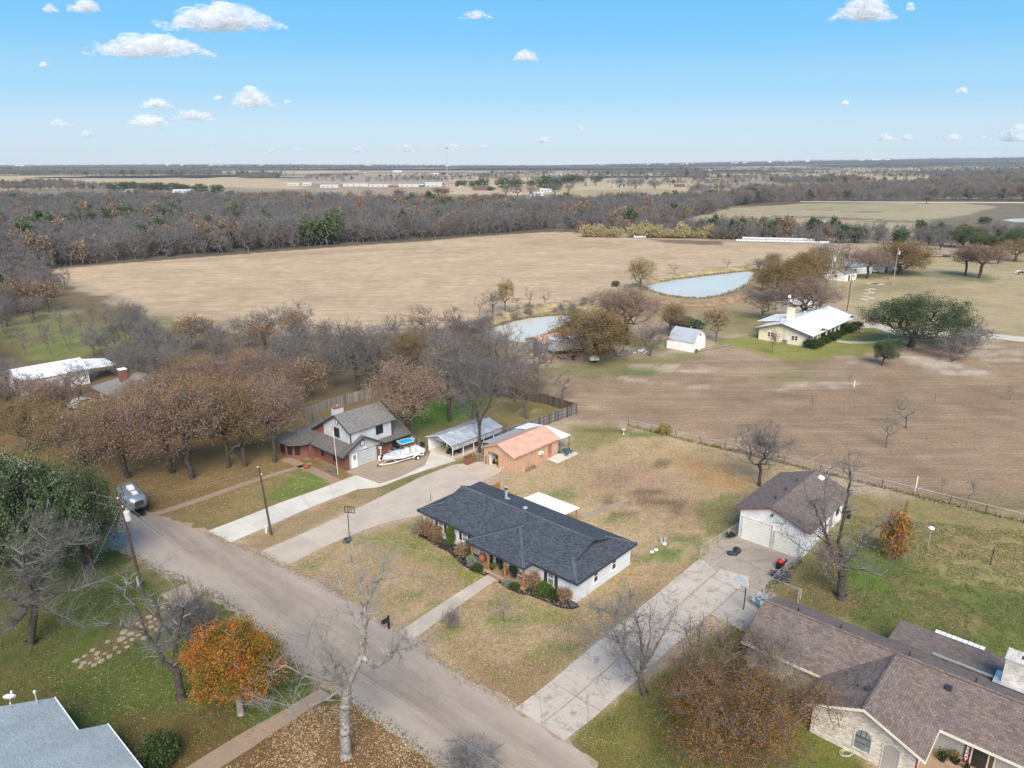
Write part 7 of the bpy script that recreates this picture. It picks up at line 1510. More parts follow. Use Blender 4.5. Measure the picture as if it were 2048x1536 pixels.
# --- row of brown oaks on the lawn left of the neighbour
gO = 'brown oaks on the lawn left of the neighbour'
tree_px('oak', 384, 957, 768, 190, 'brown leaved oak with the straight grey trunk, middle of the lawn row', gO, var=0)
tree_px('rust', 345, 945, 775, 185, 'brown oak with a forked trunk leaning left, beside the straight trunked one', gO, var=1, lean=(0, -.22))
tree_px('oak', 257, 955, 792, 190, 'brown oak leaning left right behind the green live oak', gO, var=2, lean=(0, -.2))
tree_px('olive', 168, 930, 800, 190, 'orange olive oak at the left end of the lawn row', gO, var=0)
tree_px('oak', 458, 935, 762, 135, 'brown oak third from the neighbour house end of the lawn row', gO, var=3)
tree_px('olive', 491, 933, 768, 125, 'olive brown oak second from the neighbour house end of the row', gO, var=1)
tree_px('rust', 549, 925, 760, 145, 'pinkish brown oak nearest the left wall of the two storey house', gO, var=2)
tree_px('pink', 815, 880, 728, 165, 'bushy pinkish brown tree behind the two storey house chimney', var=0)
tree_px('bare', 900, 842, 668, 150, 'dark bare tree behind the carport with bright green grass below', var=0)
tree_px('bare', 716, 790, 636, 150, 'dark bare oak standing behind the wood fence above the chimney', var=1)
tree_px('bare', 958, 905, 690, 118, 'tall pale trunked tree between the carport and the peach workshop', var=2)
tree_px('bare', 944, 838, 690, 90, 'slim bare tree at the rear end of the carport', var=3)
tree_px('barer', 1055, 838, 712, 105, 'small leaning pinkish bare tree inside the wood fence corner', var=0, lean=(0, -.2))
tree_px('bare', 1010, 760, 640, 90, 'bare tree just left of the rusty shed and pond', var=2)
tree_px('thin', 1125, 800, 738, 70, 'small lichen green bare tree outside the fence corner', var=0)
tree_px('wood', 1030, 805, 690, 80, 'bare grey tree behind the dark board fence', var=0)
tree_px('wood', 1075, 790, 668, 90, 'grey bare tree directly below the rusty shed', var=1)
for u, v, vt, w_, k_ in [(60, 905, 790, 150, 'olive'), (20, 860, 760, 130, 'barer'), (120, 865, 755, 120, 'rust'), (215, 880, 790, 120, 'olive'), (300, 880, 775, 130, 'oak'), (425, 875, 752, 130, 'olive'), (505, 850, 742, 120, 'oak'), (-30, 880, 760, 140, 'oak'), (290, 830, 760, 100, 'rust'), (370, 850, 760, 110, 'oak')]:
    tree_px(k_, u, v, vt, w_, 'brown and orange leaved oak in the grove behind the lawn row', 'oaks in the grove behind the lawn row')
for u, v, vt, w_ in [(15, 830, 755, 90), (62, 812, 742, 80), (112, 822, 752, 90), (5, 780, 715, 90), (160, 790, 720, 80)]: tree_px('bare', u, v, vt, w_, 'bare oak standing in front of the white barn', 'bare oaks around the white barn')
# --- clump by the trailer, sheds and ponds
tree_px('full', 1192, 722, 618, 160, 'big golden brown oak spreading over the old white box trailer', var=2)
tree_px('rust', 1255, 690, 578, 160, 'rust brown oak crown behind the big golden brown one', var=0)
tree_px('barer', 1300, 712, 648, 85, 'pinkish bare tree beside the pale junk pile right of the big oak', var=1)
tree_px('olive', 1338, 672, 602, 70, 'thin olive yellow tree just behind the gambrel shed', var=0)
tree_px('cedar', 1368, 664, 634, 60, 'low dark green cedar behind the gambrel shed roof', var=0)
tree_px('woodbr', 1432, 684, 618, 55, 'small brown leaved tree right of the gambrel shed', var=0)
tree_px('barer', 1525, 640, 575, 100, 'wide bare brown tree left of the cream farmhouse chimney', var=0)
tree_px('pink', 1606, 648, 556, 120, 'big pinkish bare tree rising behind the cream farmhouse roof', var=1)
tree_px('bare', 1640, 625, 560, 90, 'bare brown tree beside the two light poles', var=2)
tree_px('full', 1562, 602, 520, 110, 'olive oak at the right end of the larger pond', var=1)
tree_px('full', 1612, 580, 500, 110, 'dark olive oak behind the pond end oak', var=2)
tree_px('bare', 1655, 530, 484, 50, 'bare oak by the far right end of the white bale row', var=0)
tree_px('bare', 1640, 527, 486, 40, 'smaller bare oak left of the one at the bale row end', var=1)
tree_px('barer', 1682, 560, 484, 75, 'pinkish grey oak in front of the mobile home', var=0)
tree_px('rust', 1733, 557, 499, 85, 'rounded rust brown oak left of the pasture power pole', var=1)
tree_px('full', 1798, 548, 480, 118, 'widest orange olive oak right behind the pasture power pole', var=0)
tree_px('rust', 1931, 551, 494, 75, 'rust oak with a reddish trunk, left one of the pasture pair', var=2)
tree_px('oak', 1958, 556, 488, 100, 'brown oak with a dark trunk, right one of the pasture pair', var=1)
tree_px('olive', 2030, 523, 476, 80, 'orange olive oak at the right edge of the pasture', var=1)
tree_px('thin', 1776, 558, 510, 25, 'slender bare tree between the two oaks by the pasture pole', var=1)
tree_px('live', 1822, 694, 592, 185, 'large dark green live oak on the farmhouse lawn', var=0)
tree_px('live', 1764, 731, 678, 50, 'small round green live oak in front of the farmhouse lawn', var=1)
for i in range(3): tree_px('bush', 1905+i*22, 722-i*16, 668-i*12, 75, 'bare pinkish thicket leaning right beside the large live oak', 'bare thicket by the large live oak')
tree_px('yellow', 1282, 580, 518, 62, 'yellow leaved willow on the bank at the left tip of the larger pond', var=0)
tree_px('yellow', 1010, 622, 556, 38, 'pale yellow poplar on the dam of the smaller pond', var=1)
for u, v, vt, w_ in [(985, 628, 578, 48), (1032, 622, 590, 30), (1060, 616, 568, 28), (1090, 614, 580, 28), (960, 632, 590, 30), (1350, 548, 527, 30), (1455, 537, 516, 26), (1518, 541, 514, 40), (1490, 540, 522, 20), (1262, 588, 566, 20)]:
    tree_px('thin' if w_ < 35 else 'bare', u, v, vt, w_, 'thin bare tree on the grassy bank beside the ponds', 'bare trees on the pond banks')
tree_px('bare', 1143, 652, 603, 62, 'bare tree standing at the edge of the smaller pond', var=3)
tree_px('bushyl', 1140, 653, 645, 22, 'small yellow green shrub at the foot of the pond edge tree')
tree_px('cedar', 1231, 573, 562, 16, 'small dark cedar alone on the edge of the tan field', var=1)
# --- saplings in the ploughed field and along the fences
for u, v, vt, w_, t in [(1771, 895, 828, 52, 'left one of the two saplings in the ploughed field'), (1812, 857, 792, 62, 'right and larger sapling of the pair in the ploughed field')]:
    tree_px('thin', u, v, vt, w_, 'bare '+t, var=0 if u < 1800 else 1)
for u, v, vt, w_ in [(1700, 774, 745, 14), (1624, 822, 788, 12), (1933, 1010, 948, 34), (1882, 985, 950, 20), (1706, 955, 904, 26), (1686, 950, 908, 18), (2020, 800, 770, 22)]:
    tree_px('thin', u, v, vt, w_, 'very thin bare sapling near the field fence', 'thin saplings near the field fence')
tree_px('bare', 1519, 972, 836, 125, 'bare twin trunked tree behind the white garage', var=1)
tree_px('bushor', 1787, 1118, 1032, 55, 'orange red shrub in the right hand back yard')
tree_px('bushyl', 1328, 869, 850, 28, 'bright yellow bush beside the field fence')
# --- white farmhouse planting
for k in range(9): tree_px('hedge', 1625+k*11.2, 696-k*5.4, 686-k*5.2 if k % 3 else 680-k*5.2, 26 if k % 3 else 34, 'clipped dark green bush in front of the farmhouse porch', 'clipped bushes along the farmhouse porch')
e = tree_px('thin', 1544, 708, 664, 20, 'young staked sapling with rust leaves before the farmhouse gable', var=2)
o = bpy.data.objects.new('leaves', np_mesh('leaves', [quads_np(np.random.RandomState(2).normal(size=(400, 3))*np.array([1.1, 1.1, 1.5])+np.array([0, 0, 7.8]), .5, np.random.RandomState(3))+(0,)], [L_rb])); COL.objects.link(o); o.parent = e
# --- shrubs round the ranch house
def atA(kind, lx, ly, h, wm, label, group=None, **k):
    x, y = toW(A0, (lx, ly)); return put(kind, x, y, h, wm/(WID[kind]*h/10), label, group, **k)
atA('bushbr', -.45, 21.6, 1.9, 2.2, 'rust brown hydrangea shrub at the left corner of the ranch house'); atA('bushbr', -.5, 20.0, 1.6, 1.7, 'brown shrub under the left front window of the ranch house')
atA('bushbr', -.9, 14.9, 1.7, 1.9, 'rust brown shrub left of the porch beside the first post'); atA('sage', -.8, 22.8, 1.3, 1.2, 'pale green shrub at the left end of the mulch bed')
atA('lime', -.1, 17.9, 2.3, 1.1, 'yellow green climber on the trellis between the two left windows'); atA('hedge', -1.1, 14.1, 1.2, 1.2, 'dark green shrub at the foot of the first porch post')
atA('sage', -1.6, 12.9, 1.1, 1.3, 'silvery sage shrub in front of the porch'); atA('hedge', -1.8, 11.8, .8, 1.2, 'low dark green shrub left of the porch steps')
atA('sage', -1.8, 7.6, .6, 1.0, 'low silvery plant right of the porch steps'); atA('hedge', -1.75, 6.5, .7, 1.1, 'low green plant in front of the last porch post')
atA('bushbr', -.5, 5.0, 1.9, 1.5, 'bronze leaved shrub just right of the last porch post'); atA('lime', -.6, 3.6, 1.35, 1.7, 'rounded bright green shrub under the right front window')
atA('hedge', -.4, 2.3, 1.1, 1.3, 'dull green shrub between the round bush and the corner'); atA('bushbr', -.4, 1.2, 1.7, 1.5, 'grey bronze shrub at the right front corner of the ranch house')
for lx, ly, hh in [(-.35, 12.2, .5), (-.5, 10.6, .9), (-.3, 8.4, .5), (-.3, 7.9, .8), (.1, 7.2, .9)]: pass
# --- lawn shrubs
tree_px('bush', 903, 1255, 1218, 44, 'small bare shrub on the lawn right of the front walk'); tree_px('thin', 1008, 1243, 1185, 34, 'spindly bare sapling on a green patch of the front lawn')
tree_px('bush', 940, 1545, 1500, 140, 'bare twiggy shrub at the bottom edge beside the road'); tree_px('hedge', 318, 1530, 1478, 80, 'dark green shrub at the corner of the pale grey roof')
for u, v, vt, w_ in [(385, 1290, 1172, 100), (410, 1285, 1190, 80), (355, 1275, 1190, 60)]: tree_px('bush', u, v, vt, w_, 'reddish bare crepe myrtle clump beside the flagstone landing', 'bare crepe myrtles beside the flagstone landing')
tree_px('live', 62, 1175, 905, 290, 'large dark green live oak behind the transformer pole', var=2)
tree_px('live', 178, 1140, 935, 150, 'right hand lobe of the dark live oaks beside the road', var=0)
tree_px('live', -60, 1100, 880, 220, 'dark green live oak cut by the left edge of the view', var=1)

# --- hero trees with drawn limbs: points given on the plane of the trunk, pushed nearer or farther
def hero(name, label, base, limbs, n=120, rx=2.5, ry=2.5, r_root=.45, tip=.02, twn=4, twr=.012, twL=.6, mt=None, mc=None, leaf=None, power=.5, zmin=2.0, seed=1, cat='tree', spread=1.6, twig_up=.2, sub=2):
    bx, by, _ = G(*base); rng = np.random.RandomState(seed)
    def w3(u, v, dep=0.0):
        b = (v-768)/CAM_F; dy = CP-b*SP; dz = -SP-b*CP; t = (by+dep)/dy
        return np.array([(u-1024)/CAM_F*t-bx, dep, CAM_H+dz*t])
    N = [np.zeros(3)]; par = [-1]; rad = [r_root]; ends = []
    for li, lb in enumerate(limbs):
        st, pts, r0, r1 = lb[:4]
        prev = st if st == 0 else ends[st-1][min(len(ends[st-1])-1, lb[4] if len(lb) > 4 else 99)] if isinstance(st, int) else 0
        idx = []; P = [w3(*p) for p in pts]; last = N[prev]; tot = len(P)
        for j, p in enumerate(P):
            m = max(1, int(np.linalg.norm(p-last)/.5))
            for k in range(1, m+1):
                N.append(last+(p-last)*k/m+rng.normal(size=3)*.035); par.append(prev); prev = len(N)-1; rad.append(r0+(r1-r0)*((j+k/m)/tot)); idx.append(prev)
            last = p
        ends.append(idx)
    N = np.array(N); par = list(par); n0 = len(N); arr = np.zeros((n0+n*12, 3)); arr[:n0] = N; cnt = n0
    outer = [i for i in range(n0) if rad[i] < r_root*.62 and N[i][2] > zmin]
    rr = list(rad)
    for _ in range(n):
        j = outer[rng.randint(len(outer))] if rng.uniform() < .6 or cnt == n0 else rng.randint(n0, cnt)
        d = rng.normal(size=3); d[2] = abs(d[2])*.7+.1; d /= np.linalg.norm(d)
        out = arr[j]-N[0]; out[2] = 0; d = d+out/(np.linalg.norm(out)+1)*.5; L = rng.uniform(.5, 1.0)*spread*(.6 if j >= n0 else 1); prev = j; m = max(2, int(L/.4)); r0 = min(rr[j]*.6, .07)
        for k in range(1, m+1):
            q_ = arr[prev]+d/np.linalg.norm(d)*L/m+rng.normal(size=3)*.06; 
            if cnt >= len(arr): break
            arr[cnt] = q_; par.append(prev); rr.append(max(tip*.6, r0*(1-.75*k/m))); prev = cnt; cnt += 1
    arr = arr[:cnt]; par = np.array(par[:cnt]); rr = np.array(rr[:cnt]); i = np.arange(1, cnt); p = par[1:]
    big = rr[1:] > .07; R0 = np.where(p >= 0, np.minimum(rr[p], rr[1:]*1.5), rr[1:]); 
    tr = [tubes_np(arr[p[big]], arr[i[big]], R0[big], rr[1:][big], 9)+(0,)]
    fl_ = tubes_np(np.array([[0, 0, -.1]]), np.array([[0, 0, .5]]), [r_root*1.35], [r_root*1.02], 10)+(0,); tr.append(fl_)
    cr = [tubes_np(arr[p[~big]], arr[i[~big]], R0[~big], rr[1:][~big], 4)+(0,)]
    src = np.nonzero(rr < .055)[0]; src = src[src > 0]
    S = np.repeat(src, twn); D = arr[S]-arr[par[S]]; D /= np.linalg.norm(D, axis=1, keepdims=True)+1e-9; cur = arr[S]; d = D*.6+rng.normal(size=D.shape)*.6; d[:, 2] += twig_up; E_ = [cur]
    for k in range(sub):
        d /= np.linalg.norm(d, axis=1, keepdims=True)+1e-9; nx = cur+d*twL*rng.uniform(.4, 1.1, size=(len(cur), 1))
        cr.append(tubes_np(cur, nx, np.full(len(cur), twr), np.full(len(cur), twr*.6), 3)+(0,)); cur = nx; d = d+rng.normal(size=d.shape)*.5; E_.append(nx)
    ends_ = np.concatenate(E_)
    if leaf:
        nl, size, sp, fn = leaf; pool = ends_ if fn is None else ends_[fn(ends_)]
        if len(pool): V, F = quads_np(pool[rng.randint(0, len(pool), nl)]+rng.normal(size=(nl, 3))*sp, size, rng); cr.append((V, F, 1))
    e = empty(name, (bx, by, 0), 0, label, cat)
    for nm, me_ in (('trunk', np_mesh('trunk', tr, [mt or M_bark])), ('crown', np_mesh('crown', cr, mc or [M_twig]))):
        o = bpy.data.objects.new(nm, me_); COL.objects.link(o); o.parent = e
    return e
# topped pecan at the bottom centre
hero('bare_tree', 'pale bare pecan with a broken thick trunk at the bottom beside the road', (692, 1512),
     [(0, [(690, 1440), (692, 1372)], .42, .36), (1, [(706, 1345), (722, 1312, .1), (728, 1260, .2), (730, 1215, .3), (738, 1190, .4)], .30, .15), (1, [(686, 1350), (676, 1330, -.3)], .35, .26),
      (2, [(748, 1335, -.2), (790, 1305, -.6), (826, 1298, -1)], .2, .10, 3), (2, [(722, 1180, .5), (716, 1140, .9), (700, 1115, 1.2)], .11, .04), (2, [(752, 1170, .0), (765, 1145, -.3), (770, 1110, -.5)], .12, .04),
      (1, [(650, 1362, -1), (610, 1352, -1.6), (570, 1330, -2), (545, 1345, -2.2)], .10, .03), (1, [(640, 1330, -1), (612, 1290, -1.5), (622, 1250, -1.6)], .09, .03), (1, [(650, 1400, -1.2), (600, 1420, -2), (540, 1400, -2.4)], .07, .025),
      (4, [(850, 1295, -1.2), (800, 1270, -1.0)], .05, .03), (3, [(650, 1300, -1), (640, 1270, -1.4)], .08, .03), (2, [(690, 1200, .8), (680, 1160, 1.2), (670, 1140, 1.3)], .06, .03, 6)],
     n=330, r_root=.38, mt=M_pecan, mc=[M_twigp], twn=4, twr=.007, twL=.5, seed=5, spread=1.7, zmin=3.5)
# leaning bare tree, lower left
hero('bare_tree', 'bare grey tree with four leaning limbs on the lower left lawn', (362, 1398),
     [(0, [(358, 1370), (356, 1345)], .34, .28), (1, [(330, 1325, -.3), (310, 1290, -.6), (290, 1262, -.8), (240, 1252, -1.2), (208, 1248, -1.5)], .2, .07), (1, [(350, 1330, .3), (352, 1290, .6), (360, 1240, .9), (366, 1215, 1.0)], .22, .13),
      (2, [(322, 1250, .2), (308, 1200, .5), (270, 1178, .8), (250, 1160, 1)], .15, .06, 4), (2, [(270, 1210, -.4), (250, 1190, -1), (255, 1160, -1.2)], .1, .04, 6), (3, [(352, 1180, 1.1), (330, 1150, 1.3), (322, 1130, 1.4)], .06, .03), (3, [(345, 1270, 1.3), (310, 1230, 1.6), (290, 1210, 1.8)], .12, .05, 3)],
     n=170, r_root=.36, mt=M_barkd, mc=[M_twig], twn=3, twr=.008, twL=.45, seed=7, spread=1.4, zmin=3.0)
# big bare tree in front of the live oak
hero('bare_tree', 'large bare tangled tree in front of the dark live oak at left', (62, 1290),
     [(0, [(68, 1230), (72, 1190)], .34, .26), (1, [(80, 1150, .3), (100, 1115, .5), (130, 1090, .6), (165, 1078, .8)], .2, .06), (1, [(50, 1150, -.4), (46, 1110, -.6), (20, 1090, -.8)], .16, .05), (1, [(110, 1190, .5), (150, 1180, 1), (190, 1165, 1.3)], .13, .04),
      (1, [(30, 1200, -1), (-10, 1180, -1.6)], .13, .05), (1, [(90, 1215, -1), (130, 1235, -1.6), (165, 1250, -2)], .09, .03), (2, [(95, 1080, 0), (60, 1050, -.3)], .09, .03, 3), (1, [(40, 1240, -1.2), (0, 1270, -2)], .12, .05)],
     n=380, r_root=.32, mt=M_barkd, mc=[M_twig], twn=4, twr=.007, twL=.5, seed=9, spread=2.2, zmin=2.2)
hero('bare_tree', 'bare dark tree with a long low limb right of the garage', (1683, 1197),
     [(0, [(1682, 1160), (1684, 1130)], .42, .34), (1, [(1664, 1100, .2), (1648, 1060, .5), (1632, 1020, .8), (1610, 985, 1)], .2, .06), (1, [(1678, 1080, -.3), (1690, 1020, -.5), (1700, 960, -.6), (1698, 910, -.6)], .2, .05), (1, [(1712, 1105, .6), (1730, 1075, 1.2), (1765, 1040, 1.6), (1800, 1010, 1.9)], .14, .04),
      (1, [(1700, 1136, -.6), (1730, 1140, -1), (1762, 1150, -1.3)], .11, .06), (2, [(1610, 1050, -.4), (1580, 1030, -.8), (1560, 1060, -1)], .08, .03, 3), (1, [(1650, 1110, -.8), (1610, 1100, -1.4), (1575, 1075, -2)], .1, .035), (2, [(1650, 980, 1), (1660, 940, 1.2)], .08, .03, 5), (1, [(1660, 1128, -1), (1650, 1150, -1.4)], .06, .03)],
     n=420, r_root=.44, mt=M_barkd, mc=[M_twig, L_rb], twn=3, twr=.008, twL=.45, seed=12, spread=1.9, zmin=2.6, leaf=(700, .13, .12, lambda P: (P[:, 0] < -1.2) & (P[:, 2] < 6)))
hero('bare_tree', 'bare grey tree leaning over the old concrete driveway', (1290, 1392),
     [(0, [(1284, 1370), (1280, 1350)], .22, .19), (1, [(1262, 1330, -.2), (1240, 1290, -.4), (1215, 1270, -.6), (1180, 1290, -.8)], .13, .04), (1, [(1284, 1310, .3), (1280, 1260, .6), (1262, 1210, .9), (1260, 1180, 1)], .13, .04), (1, [(1310, 1300, .6), (1330, 1260, 1), (1345, 1230, 1.3)], .11, .04),
      (2, [(1250, 1250, .2), (1210, 1220, .3), (1180, 1215, .4)], .08, .03, 4), (1, [(1250, 1350, -.8), (1220, 1360, -1.2)], .08, .03), (2, [(1225, 1250, -1), (1240, 1200, -1.2)], .07, .03, 5), (1, [(1300, 1280, -.5), (1300, 1210, -.6)], .09, .03)],
     n=330, r_root=.24, mt=M_bark, mc=[M_twig], twn=4, twr=.007, twL=.45, seed=15, spread=1.7, zmin=1.6)
# orange tree on the lower left lawn
def build_leafy(name, label, base, rx, rz, zc, leafm, nl, size, seed, trunk=.2, n=260, mt=None, tw=None, bias=.32, H=9.0, spr=.3, r_root=.26, gap=.45, twn=2, ry=None, fade=0):
    rng = np.random.RandomState(seed); bx, by, _ = G(*base)
    a = skeleton(rng, H, trunk, rx, ry or rx, rz, zc, n, (0, 0), bias, step=.7, gap=gap)
    t, c = tree_parts(rng, *a, r_root=r_root, tip=.012, twig_n=twn, twig_L=.5, twig_r=.009, leaf=(nl, size, spr, .25), cut=.05)
    if fade:
        V, F, mi = c[-1]; z = V.reshape(-1, 4, 3)[:, 0, 2]; y = V.reshape(-1, 4, 3)[:, 0, 1]; keep = rng.uniform(size=len(z)) < np.clip(1.25-(z+y*.35)/fade, .06, 1); V = V.reshape(-1, 4, 3)[keep].reshape(-1, 3); c[-1] = (V, np.arange(len(V)).reshape(-1, 4), mi)
    e = empty(name, (bx, by, 0), 0, label, 'tree')
    for nm, me_ in (('trunk', np_mesh('trunk', t, [mt or M_bark])), ('crown', np_mesh('crown', c, [tw or M_twig, leafm]))):
        o = bpy.data.objects.new(nm, me_); COL.objects.link(o); o.parent = e
    return e
build_leafy('maple_tree', 'bright orange and red leaved tree on the lower left lawn', (482, 1428), 3.45, 3.25, 5.15, L_or, 36000, .125, 31, H=8.4, mt=M_barkp, gap=.5)
e = build_leafy('bushy_tree', 'broad bronze leaved bushy tree filling the lower right lawn', (1455, 1478), 7.4, 3.9, 4.4, L_bush, 62000, .10, 33, trunk=.12, H=8.6, n=760, tw=M_twigr, bias=.42, spr=.3, twn=6, fade=7.2)
hero('bare_tree', 'silvery dead limbed tree between the bronze bush tree and the brown roof', (1600, 1420),
     [(0, [(1590, 1380), (1575, 1350)], .16, .12), (1, [(1550, 1330, 0), (1535, 1305, .3), (1528, 1280, .5), (1530, 1262, .6)], .09, .03), (1, [(1590, 1320, .4), (1620, 1290, .8)], .07, .03), (1, [(1570, 1370, -.8), (1610, 1400, -1)], .06, .03), (2, [(1550, 1300, .2), (1580, 1270, .4)], .05, .03, 3)],
     n=160, r_root=.18, mt=M_barkp, mc=[M_twigp], twn=4, twr=.007, twL=.5, seed=18, spread=1.4, zmin=1.2)
# --- thickets: individual bare trees between the farms and the hay field
def in_poly(x, y, P):
    c = False; n = len(P)
    for i in range(n):
        x0, y0 = P[i]; x1, y1 = P[(i+1) % n]
        if (y0 > y) != (y1 > y) and x < (x1-x0)*(y-y0)/(y1-y0)+x0: c = not c
    return c
def scatter(px, n, dmin, seed, holes=()):
    P = [G(u, v)[:2] for u, v in px]; Hs = [[G(u, v)[:2] for u, v in h] for h in holes]; r_ = random.Random(seed); out = []
    xs = [p[0] for p in P]; yy = [p[1] for p in P]; cell = {}; tries = 0
    while len(out) < n and tries < n*60:
        tries += 1; x = r_.uniform(min(xs), max(xs)); y = r_.uniform(min(yy), max(yy))
        if not in_poly(x, y, P) or any(in_poly(x, y, h) for h in Hs): continue
        k = (int(x//dmin), int(y//dmin))
        if any((x-a)**2+(y-b)**2 < dmin*dmin for i in (-1, 0, 1) for j in (-1, 0, 1) for a, b in cell.get((k[0]+i, k[1]+j), ())): continue
        cell.setdefault(k, []).append((x, y)); out.append((x, y))
    return out
HOLE = [[(-60, 720), (40, 660), (120, 625), (180, 630), (290, 640), (250, 690), (130, 735)], [(-100, 770), (60, 700), (180, 705), (240, 760), (180, 800), (0, 840)]]
mid = scatter([(-60, 575), (100, 615), (250, 668), (370, 700), (560, 700), (760, 700), (900, 690), (980, 672), (985, 735), (1000, 800), (930, 775), (840, 765), (700, 762), (610, 812), (560, 838), (300, 800), (150, 740), (-80, 800)], 210, 5.6, 5, HOLE)
rk = random.Random(21)
for x, y in mid:
    k_ = rk.choices(['wood', 'bare', 'woodr', 'barer', 'woodbr', 'olive'], [8, 4, 3, 1.5, 1.2, .4 if y < 150 else .1])[0]
    lab = {'wood': ('grey bare tree in the thicket between the grove and the tan field', 'grey bare trees of the left thicket'), 'bare': ('dark limbed bare tree in the thicket below the tan field', 'dark limbed trees of the left thicket'), 'woodr': ('pinkish grey bare tree in the thicket below the tan field', 'pinkish trees of the left thicket'),
           'barer': ('pinkish brown half bare tree in the thicket left of centre', 'half bare trees of the left thicket'), 'woodbr': ('rust brown leaved tree in the thicket left of centre', 'rust trees of the left thicket'), 'olive': ('olive leaved tree in the thicket left of centre', 'olive trees of the left thicket')}[k_]
    u_ = 1024+CAM_F*x/(y*CP+CAM_H*SP); lm_ = 'past the white metal barn' if u_ < 210 else 'past the chimneyed grey roof' if u_ < 420 else 'left of the fenced yard' if u_ < 640 else 'beyond the two storey house' if u_ < 820 else 'beyond the carport'
    put(k_, x, y, rk.uniform(6.5, 10.5), rk.uniform(.9, 1.3), {'wood': 'grey bare', 'bare': 'dark limbed bare', 'woodr': 'pinkish grey bare', 'barer': 'half bare brown', 'woodbr': 'rust leaved', 'olive': 'olive leaved'}[k_]+' thicket tree '+lm_, lab[1]+' '+lm_)
for x, y in scatter([(20, 690), (150, 645), (250, 642), (230, 690), (60, 720)], 26, 4, 8): put('thin', x, y, rk.uniform(5, 7.5), 1.0, 'slim young bare tree in the green clearing at left', 'young trees in the green clearing')
for x, y in scatter([(330, 830), (540, 800), (600, 830), (540, 880), (330, 880)], 10, 5, 9): put(rk.choice(['oak', 'rust', 'barer']), x, y, rk.uniform(8, 10), 1.0, 'brown oak behind the fence left of the two storey house', 'oaks behind the left fence')
tree_px('bare', 590, 690, 602, 90, 'tall bare tree silhouetted against the tan field left of centre', var=2)
# brush round the ponds and farm
for x, y in scatter([(900, 660), (985, 636), (1100, 612), (1230, 600), (1240, 606), (1120, 625), (990, 648), (930, 680)], 22, 3.5, 10): put('bush', x, y, rk.uniform(1.5, 3), 1, 'low bare brush along the pond dam', 'low brush along the pond dam')
for x, y in scatter([(1530, 535), (1640, 520), (1660, 560), (1560, 620), (1500, 620)], 8, 8, 12): put(rk.choice(['olive', 'barer']), x, y, rk.uniform(6, 9), 1, 'scrubby brown tree on the slope right of the larger pond', 'scrub trees right of the larger pond')

# leaves for the pots
for e_, rg, lm, n, sp, h in PLANTS:
    C_ = rg.normal(size=(n, 3))*np.array(sp)*.6+np.array([0, 0, h+sp[2]*.9]); C_[:, 2] = np.maximum(C_[:, 2], h)
    o = bpy.data.objects.new('leaves', np_mesh('leaves', [quads_np(C_, .13, rg)+(0,)], [globals()[lm]])); COL.objects.link(o); o.parent = e_
# loose leaves on the grass
def litter(name, px, n, label, seed, size=.13, dens=None, mats_=None):
    P = np.array([G(u, v)[:2] for u, v in px]); r_ = np.random.RandomState(seed); x = r_.uniform(P[:, 0].min(), P[:, 0].max(), n); y = r_.uniform(P[:, 1].min(), P[:, 1].max(), n)
    k = (polydist(x, y, P.tolist()) > 0) & (fbm(x, y, 4, seed)+r_.uniform(-.25, .25, n) > .42); x, y = x[k], y[k]
    C_ = np.stack([x, y, np.full(len(x), .035)], 1); V, F = quads_np(C_, size, r_, .0); V[:, 2] = .02+np.abs(V[:, 2]-.035)*.35
    o = bpy.data.objects.new(name, np_mesh(name, [(V, F, 0)], [mats_])); COL.objects.link(o); tag(o, label, 'leaves', kind='stuff')
L_fall = foliage('fallen_leaves', [(.10, .055, .025, 1), (.26, .16, .07, 1), (.42, .30, .16, 1), (.55, .44, .28, 1)], .2, 0)
litter('fallen_leaves', [(420, 1560), (590, 1425), (700, 1402), (800, 1472), (885, 1540), (900, 1620)], 26000, 'thick carpet of fallen leaves under the broken pecan', 1, .15, mats_=L_fall)
litter('fallen_leaves', [(60, 1330), (360, 1330), (560, 1400), (640, 1400), (480, 1480), (300, 1560), (160, 1440)], 5500, 'scattered fallen leaves on the lower left lawn', 2, .12, mats_=L_fall)
litter('fallen_leaves', [(900, 1290), (1040, 1410), (1180, 1300), (1120, 1250), (980, 1270)], 5000, 'fallen leaves along the front lawn edge by the road', 3, .10, mats_=L_fall)
litter('fallen_leaves', [(1140, 1470), (1340, 1330), (1600, 1400), (1600, 1600), (1200, 1600)], 7000, 'fallen leaves under the bronze bushy tree', 4, .10, mats_=L_fall)
litter('fallen_leaves', [(160, 960), (560, 920), (690, 950), (500, 1030), (300, 1020)], 12000, 'brown leaf fall on the lawn beneath the oak row', 5, .16, mats_=L_fall)
litter('fallen_leaves', [(1560, 1185), (1640, 1120), (1740, 1180), (1700, 1240)], 3500, 'fallen leaves under the tree right of the garage', 6, .12, mats_=L_fall)
# weeds along the field fence and grass tufts
def tufts(name, ln, n, wd, label, seed, m_, size=.35):
    P = [Vector(G(*p)[:2]) for p in ln]; r_ = np.random.RandomState(seed); C_ = []
    for _ in range(n):
        i = r_.randint(len(P)-1); p = P[i].lerp(P[i+1], r_.uniform()); C_.append((p.x+r_.normal()*wd, p.y+r_.normal()*wd, abs(r_.normal())*.22))
    o = bpy.data.objects.new(name, np_mesh(name, [quads_np(np.array(C_), size, r_)+(0,)], [m_])); COL.objects.link(o); tag(o, label, 'weeds', kind='stuff')
L_weed = foliage('weed_leaves', [(.10, .09, .04, 1), (.20, .17, .09, 1), (.30, .24, .15, 1)], .3, 0)
tufts('weeds', [(1256, 852), (1400, 888), (1500, 910), (1640, 945), (1830, 992), (2048, 1046)], 2600, .22, 'ragged weeds along the foot of the field fence', 1, L_weed, .22)
